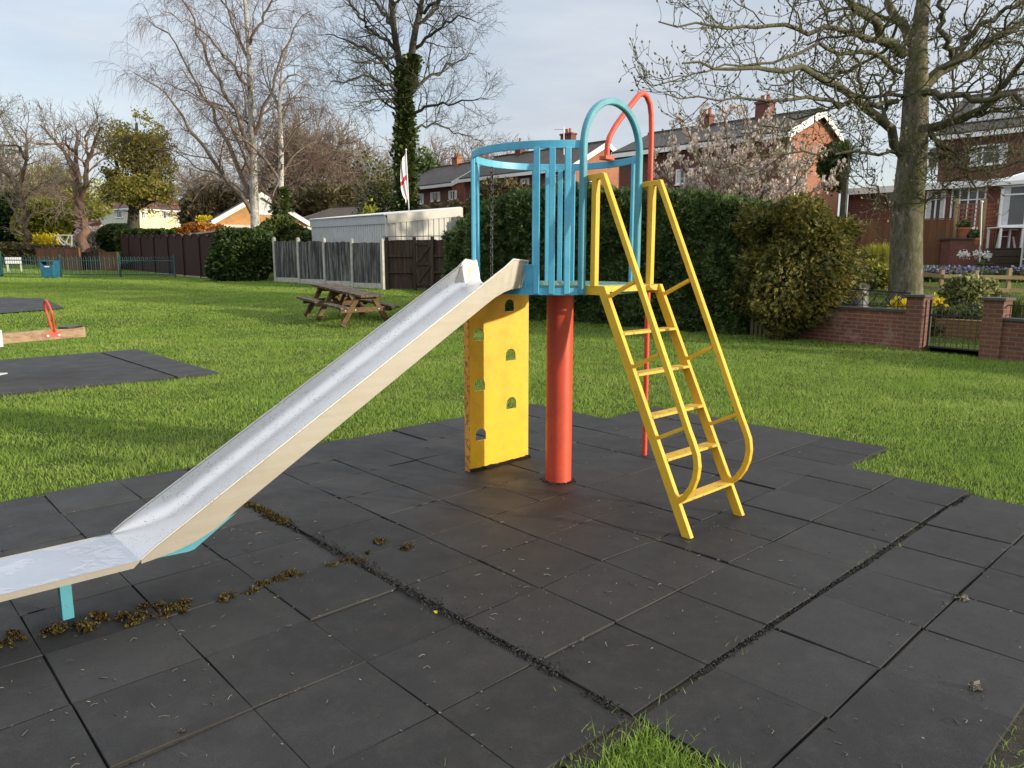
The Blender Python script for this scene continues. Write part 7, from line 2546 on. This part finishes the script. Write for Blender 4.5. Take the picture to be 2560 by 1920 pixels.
# garden plants on the right
def spiky(name, label, c, n, L, mat, seed, cat='plant', spread=.6, w=.03):
    r = np.random.default_rng(seed); c = np.array(tuple(c))
    root = empty(name, c, label, cat)
    a = r.random(n) * 6.283; t = (r.random(n) ** .7) * spread; l = L * (.6 + .5 * r.random(n))
    d = np.stack([np.cos(a) * np.sin(t), np.sin(a) * np.sin(t), np.cos(t)], 1)
    s = np.stack([-np.sin(a), np.cos(a), 0 * a], 1) * w / 2
    o = c + np.stack([np.cos(a), np.sin(a), 0 * a], 1) * (r.random(n) * L * .22)[:, None]
    m1 = o + d * l[:, None] * .6; t1 = o + d * l[:, None] * .95 + np.stack([np.cos(a), np.sin(a), -.6 + 0 * a], 1) * (l * .18 * np.sin(t))[:, None]
    v = np.stack([o - s, o + s, m1 + s * .9, m1 - s * .9, t1], 1).reshape(-1, 3); b = np.arange(n) * 5
    f = np.concatenate([np.stack([b, b + 1, b + 2], 1), np.stack([b, b + 2, b + 3], 1), np.stack([b + 3, b + 2, b + 4], 1)])
    np_mesh('leaves', v, f, mat, root)
    return root


c = cC(1010, 900, 29.5)
root = spiky('cordyline', 'dark spiky cordyline palm against the gabled house', c + Vector((0, 0, .3)), 170, .85, M_PRIVET, 301, spread=2.2, w=.05)
m = MB(); m.tube([(c.x, c.y, 1.5), (c.x, c.y, c.z + .3)], [.16, .12], 8); m.build('stem', M_BARK_I, root)
leafy('ivy_mass', 'dark ivy-covered stump beside the spiky palm', 'plant', cC(945, 920, 30.5), (.6, .5, .9), 2600, .13, M_IVY, 302, base=1.6)
leafy('variegated_shrub', 'cream and green variegated shrub on the garden lawn behind the gate', 'bush', Vector((cG(1830, 860, 18.6).x, 18.6, .86)), (.62, .55, .55), 5200, .075, M_VARI, 303, base=.3, blobs=[(-.25, 0, 0, .9), (.3, .05, -.12, .8)], shell=.6)
leafy('yellow_daffodils', 'clump of bright yellow daffodils just behind the iron gate', 'flowers', Vector((cG(1505, 960, 15.9).x, 15.9, .62)), (.34, .3, .30), 750, .085, M_YFLOWER, 304, base=.1, body=False, shell=.3)
leafy('yellow_flowers', 'yellow flowers behind the wall at the foot of the sycamore', 'flowers', Vector((cG(1265, 960, 16.6).x, 16.6, .62)), (.32, .25, .20), 420, .075, M_YFLOWER, 305, base=.2, body=False, shell=.3)
leafy('spurge_plant', 'yellow-green flower heads beside the compost bin', 'plant', Vector((cG(1065, 690, 21.8).x, 21.8, 1.28)), (.55, .45, .40), 1500, .09, M_YELLOWGR, 306, base=.65, shell=.4)
leafy('green_undergrowth', 'dark leafy plants low behind the iron gate', 'plant', Vector((cG(1690, 1010, 15.6).x, 15.6, .42)), (.8, .4, .32), 2600, .085, M_SHRUB, 307, base=.05, shell=.4)
spiky('iris_clump', 'tall green iris leaves in the garden beside the sycamore', Vector((cG(1060, 690, 25).x, 25, 1.15)), 700, 1.2, M_YELLOWGR, 308, spread=.4, w=.05)
spiky('iris_clump', 'grey-green spiky leaves behind the far end of the brick wall', Vector((cG(2110, 1060, 14.2).x, 14.2, .35)), 420, .75, M_SHRUB, 309, spread=.5, w=.03)
leafy('blue_flower_bed', 'bed of blue flowers and low green leaves in front of the decking', 'flowers', Vector((cG(1750, 690, 24.6).x, 24.6, 1.12)), (2.6, .7, .36), 9000, .085, M_SHRUB, 310, base=.8, blobs=[(-1.9, 0, 0, .8), (0, 0, 0, .9), (1.9, 0, 0, .8)], shell=.4)
bedo = col.objects['blue_flower_bed']
r = np.random.default_rng(5)
pp = np.stack([cG(1750, 690, 24.6).x + (r.random(900) - .5) * 7.0, 24.0 + r.random(900) * 1.1, 1.25 + r.random(900) * .28], 1)
np_mesh('blossom', *leaf_cards(r, pp, .06), M_BLUEFL, bedo)
for k, (x, y) in enumerate(((1735, 590), (1850, 590), (1925, 600))):
    leafy('white_flowers', ['white flowers at the foot of the brick planter', 'white flowers left of the decking steps', 'few white flowers against the dark decking'][k], 'flowers', cG(x, y, 26.0), (.24 - .05 * k, .18, .16), 90 - 20 * k, .065, M_WHITEFL, 320 + k, base=1.5, body=False, shell=.2)
leafy('pale_shrub', 'pale leafy plant with white flowers above the compost bin', 'plant', Vector((cG(900, 700, 20.5).x, 20.5, 1.1)), (.5, .4, .38), 1200, .085, M_VARI, 325, base=.5, shell=.4)

# ================================================================== LITTER ON THE RUBBER
def flecks():
    r = np.random.default_rng(17)
    N = 3000
    i = -4.2 + 11.2 * r.random(N); j = -7 + 17.5 * r.random(N)
    P_ = np.array([tile(a, b) for a, b in zip(i, j)])
    cl = vnoise(P_[:, 0] * 1.6 + 9, P_[:, 1] * 1.6) + .35 * (P_[:, 1] < 4.6)
    k = onmat(P_[:, 0], P_[:, 1], -.1) & (r.random(N) < np.clip(cl * 1.1 - .35, 0, 1))
    P_ = P_[k]; n = len(P_)
    # half of them gathered along the joints
    a = r.random(n) * 6.283
    l = .004 + .018 * r.random(n) ** 3; w = .0010 + .0014 * r.random(n)
    dx, dy = np.cos(a), np.sin(a)
    b = r.normal(size=n) * .4
    p0 = np.stack([P_[:, 0] - dx * l, P_[:, 1] - dy * l, .004 + 0 * a], 1); p2 = np.stack([P_[:, 0] + dx * l, P_[:, 1] + dy * l, .004 + .004 * r.random(n)], 1)
    p1 = np.stack([P_[:, 0] - dy * l * b, P_[:, 1] + dx * l * b, .006 + .005 * r.random(n)], 1)
    pts = np.stack([p0, p1, p2], 1)
    v, f = tubes_np(pts, np.repeat(w[:, None], 3, 1), 4)
    parts = [(v, f)]
    # bits of leaf and grit
    N2 = 380
    i = -4.2 + 11.2 * r.random(N2); j = -7 + 17.5 * r.random(N2)
    Q = np.array([tile(a_, b_) for a_, b_ in zip(i, j)]); k = onmat(Q[:, 0], Q[:, 1], -.1)
    Q = np.c_[Q[k], np.full(int(k.sum()), .006)]
    parts.append(leaf_cards(r, Q, .0055, 1.8, np.tile([[1., 0, .0]], (len(Q), 1)), .6))
    # debris lying in the joints
    N3 = 2600
    i = r.integers(-4, 8, N3) + r.normal(size=N3) * .015; j = -6 + 15 * r.random(N3)
    sw_ = r.random(N3) < .4
    jj = np.where(r.random(N3) < .5, r.integers(1, 10, N3), r.integers(-6, 1, N3) - .1) + r.normal(size=N3) * .015
    i = np.where(sw_, -4 + 11 * r.random(N3), i); j = np.where(sw_, jj, j)
    Q = np.array([tile(a_, b_) for a_, b_ in zip(i, j)])
    k = onmat(Q[:, 0], Q[:, 1], -.05) & (vnoise(Q[:, 0] * 3.3, Q[:, 1] * 3.3) > .52)
    Q = np.c_[Q[k], .001 + .004 * r.random(int(k.sum()))]
    parts.append(leaf_cards(r, Q, .0065, 2.4, np.tile([[1., 0, .2]], (len(Q), 1)), .9))
    np_mesh_o = np_mesh('straw_litter', *join(parts), M_STRAW)
    tag(np_mesh_o, kind='stuff')
    # crumbled rubber along the two wide joints
    N = 4200
    t = r.random(N); which = r.random(N) < .55
    i = np.where(which, -1.5 + 6.6 * t, 5.0 + .085 * r.random(N)); j = np.where(which, .885 + (.06 + .16 * r.random(N) ** 1.5) * r.random(N), 1 + 7.8 * t)
    Q = np.array([tile(a_, b_) for a_, b_ in zip(i, j)]); k = vnoise(Q[:, 0] * 4, Q[:, 1] * 4) > .3
    Q = np.c_[Q[k], np.where(which[k], .003, -.008) + .004 * r.random(int(k.sum()))]
    tag(np_mesh('rubber_crumbs', *leaf_cards(r, Q, .010, 1.2), M_CRUMB), kind='stuff')
    # moss cushions round the slide leg
    spots = []
    for a_, b_, s_, n_ in ((.10, -3.28, .10, 9), (.16, -3.08, .13, 12), (.20, -2.95, .10, 9), (.02, -3.55, .12, 9), (-.02, -3.85, .16, 13), (.05, -3.7, .1, 6), (.30, -2.62, .05, 2), (.28, -2.72, .04, 2), (.27, -2.46, .07, 5), (.26, -2.34, .09, 7), (.24, -2.40, .06, 4), (.26, -2.08, .07, 6), (.34, -1.70, .03, 2), (.15, -1.72, .03, 2), (.25, -1.9, .03, 1)):
        for _ in range(int(n_ * .7) + 1):
            spots.append((a_ + r.normal() * s_ * .4, b_ + r.normal() * s_ * .6, .005 + .012 * r.random() ** 2))
    for t in np.linspace(0, .5, 30):     # moss in the wide joint below the slide
        if r.random() < .75: 
            x, y = tile(-1.9 + 2.6 * t, .94 + r.normal() * .03); q = Vector((x, y, 0)) - P0
            spots.append((q.dot(AX), q.dot(BX), .006 + .010 * r.random()))
    parts = []
    for (a_, b_, s_) in spots:
        c = W(a_, b_, .0); p, n = blob_points(r, c, (s_ * 3.2, s_ * 3.2, s_), 150, .05, .40, int(r.integers(99)), -.1)
        parts.append(leaf_cards(r, p, .009, 2.2, n, 1.0))
    tag(np_mesh('moss', *join(parts), M_MOSS), kind='stuff')
    # dry leaves
    for (px, py, lab) in ((2400, 1496, 'pale curled dry leaf on a joint of the rubber tiles'), (2440, 1722, 'pale brown dry leaf lying on a rubber tile near the bare soil'), (1090, 1536, 'tiny yellow flower lying in the wide joint'), (451, 1835, 'small whitish scrap lying on a rubber tile')):
        q = at(px, py, 1.0); d = q - Vector((0, 0, EYE)); g = Vector((0, 0, EYE)) + d * (-EYE / d.z)
        big = .032 if 'leaf' in lab else .014
        n = 14 if 'leaf' in lab else 6
        pp = np.array(g) + np.c_[r.normal(size=(n, 2)) * big * .4, .006 + .012 * r.random(n)]
        nm = 'dry_leaf' if 'leaf' in lab else ('fallen_flower' if 'flower' in lab else 'paper_scrap')
        o = np_mesh(nm, *leaf_cards(r, pp, big * .8, 1.8, np.tile([[1., .3, .2]], (n, 1)), .7), M_STRAW if 'yellow' not in lab else M_YFLOWER)
        tag(o, lab, 'leaf' if 'leaf' in lab else ('flower' if 'flower' in lab else 'scrap'))


flecks()
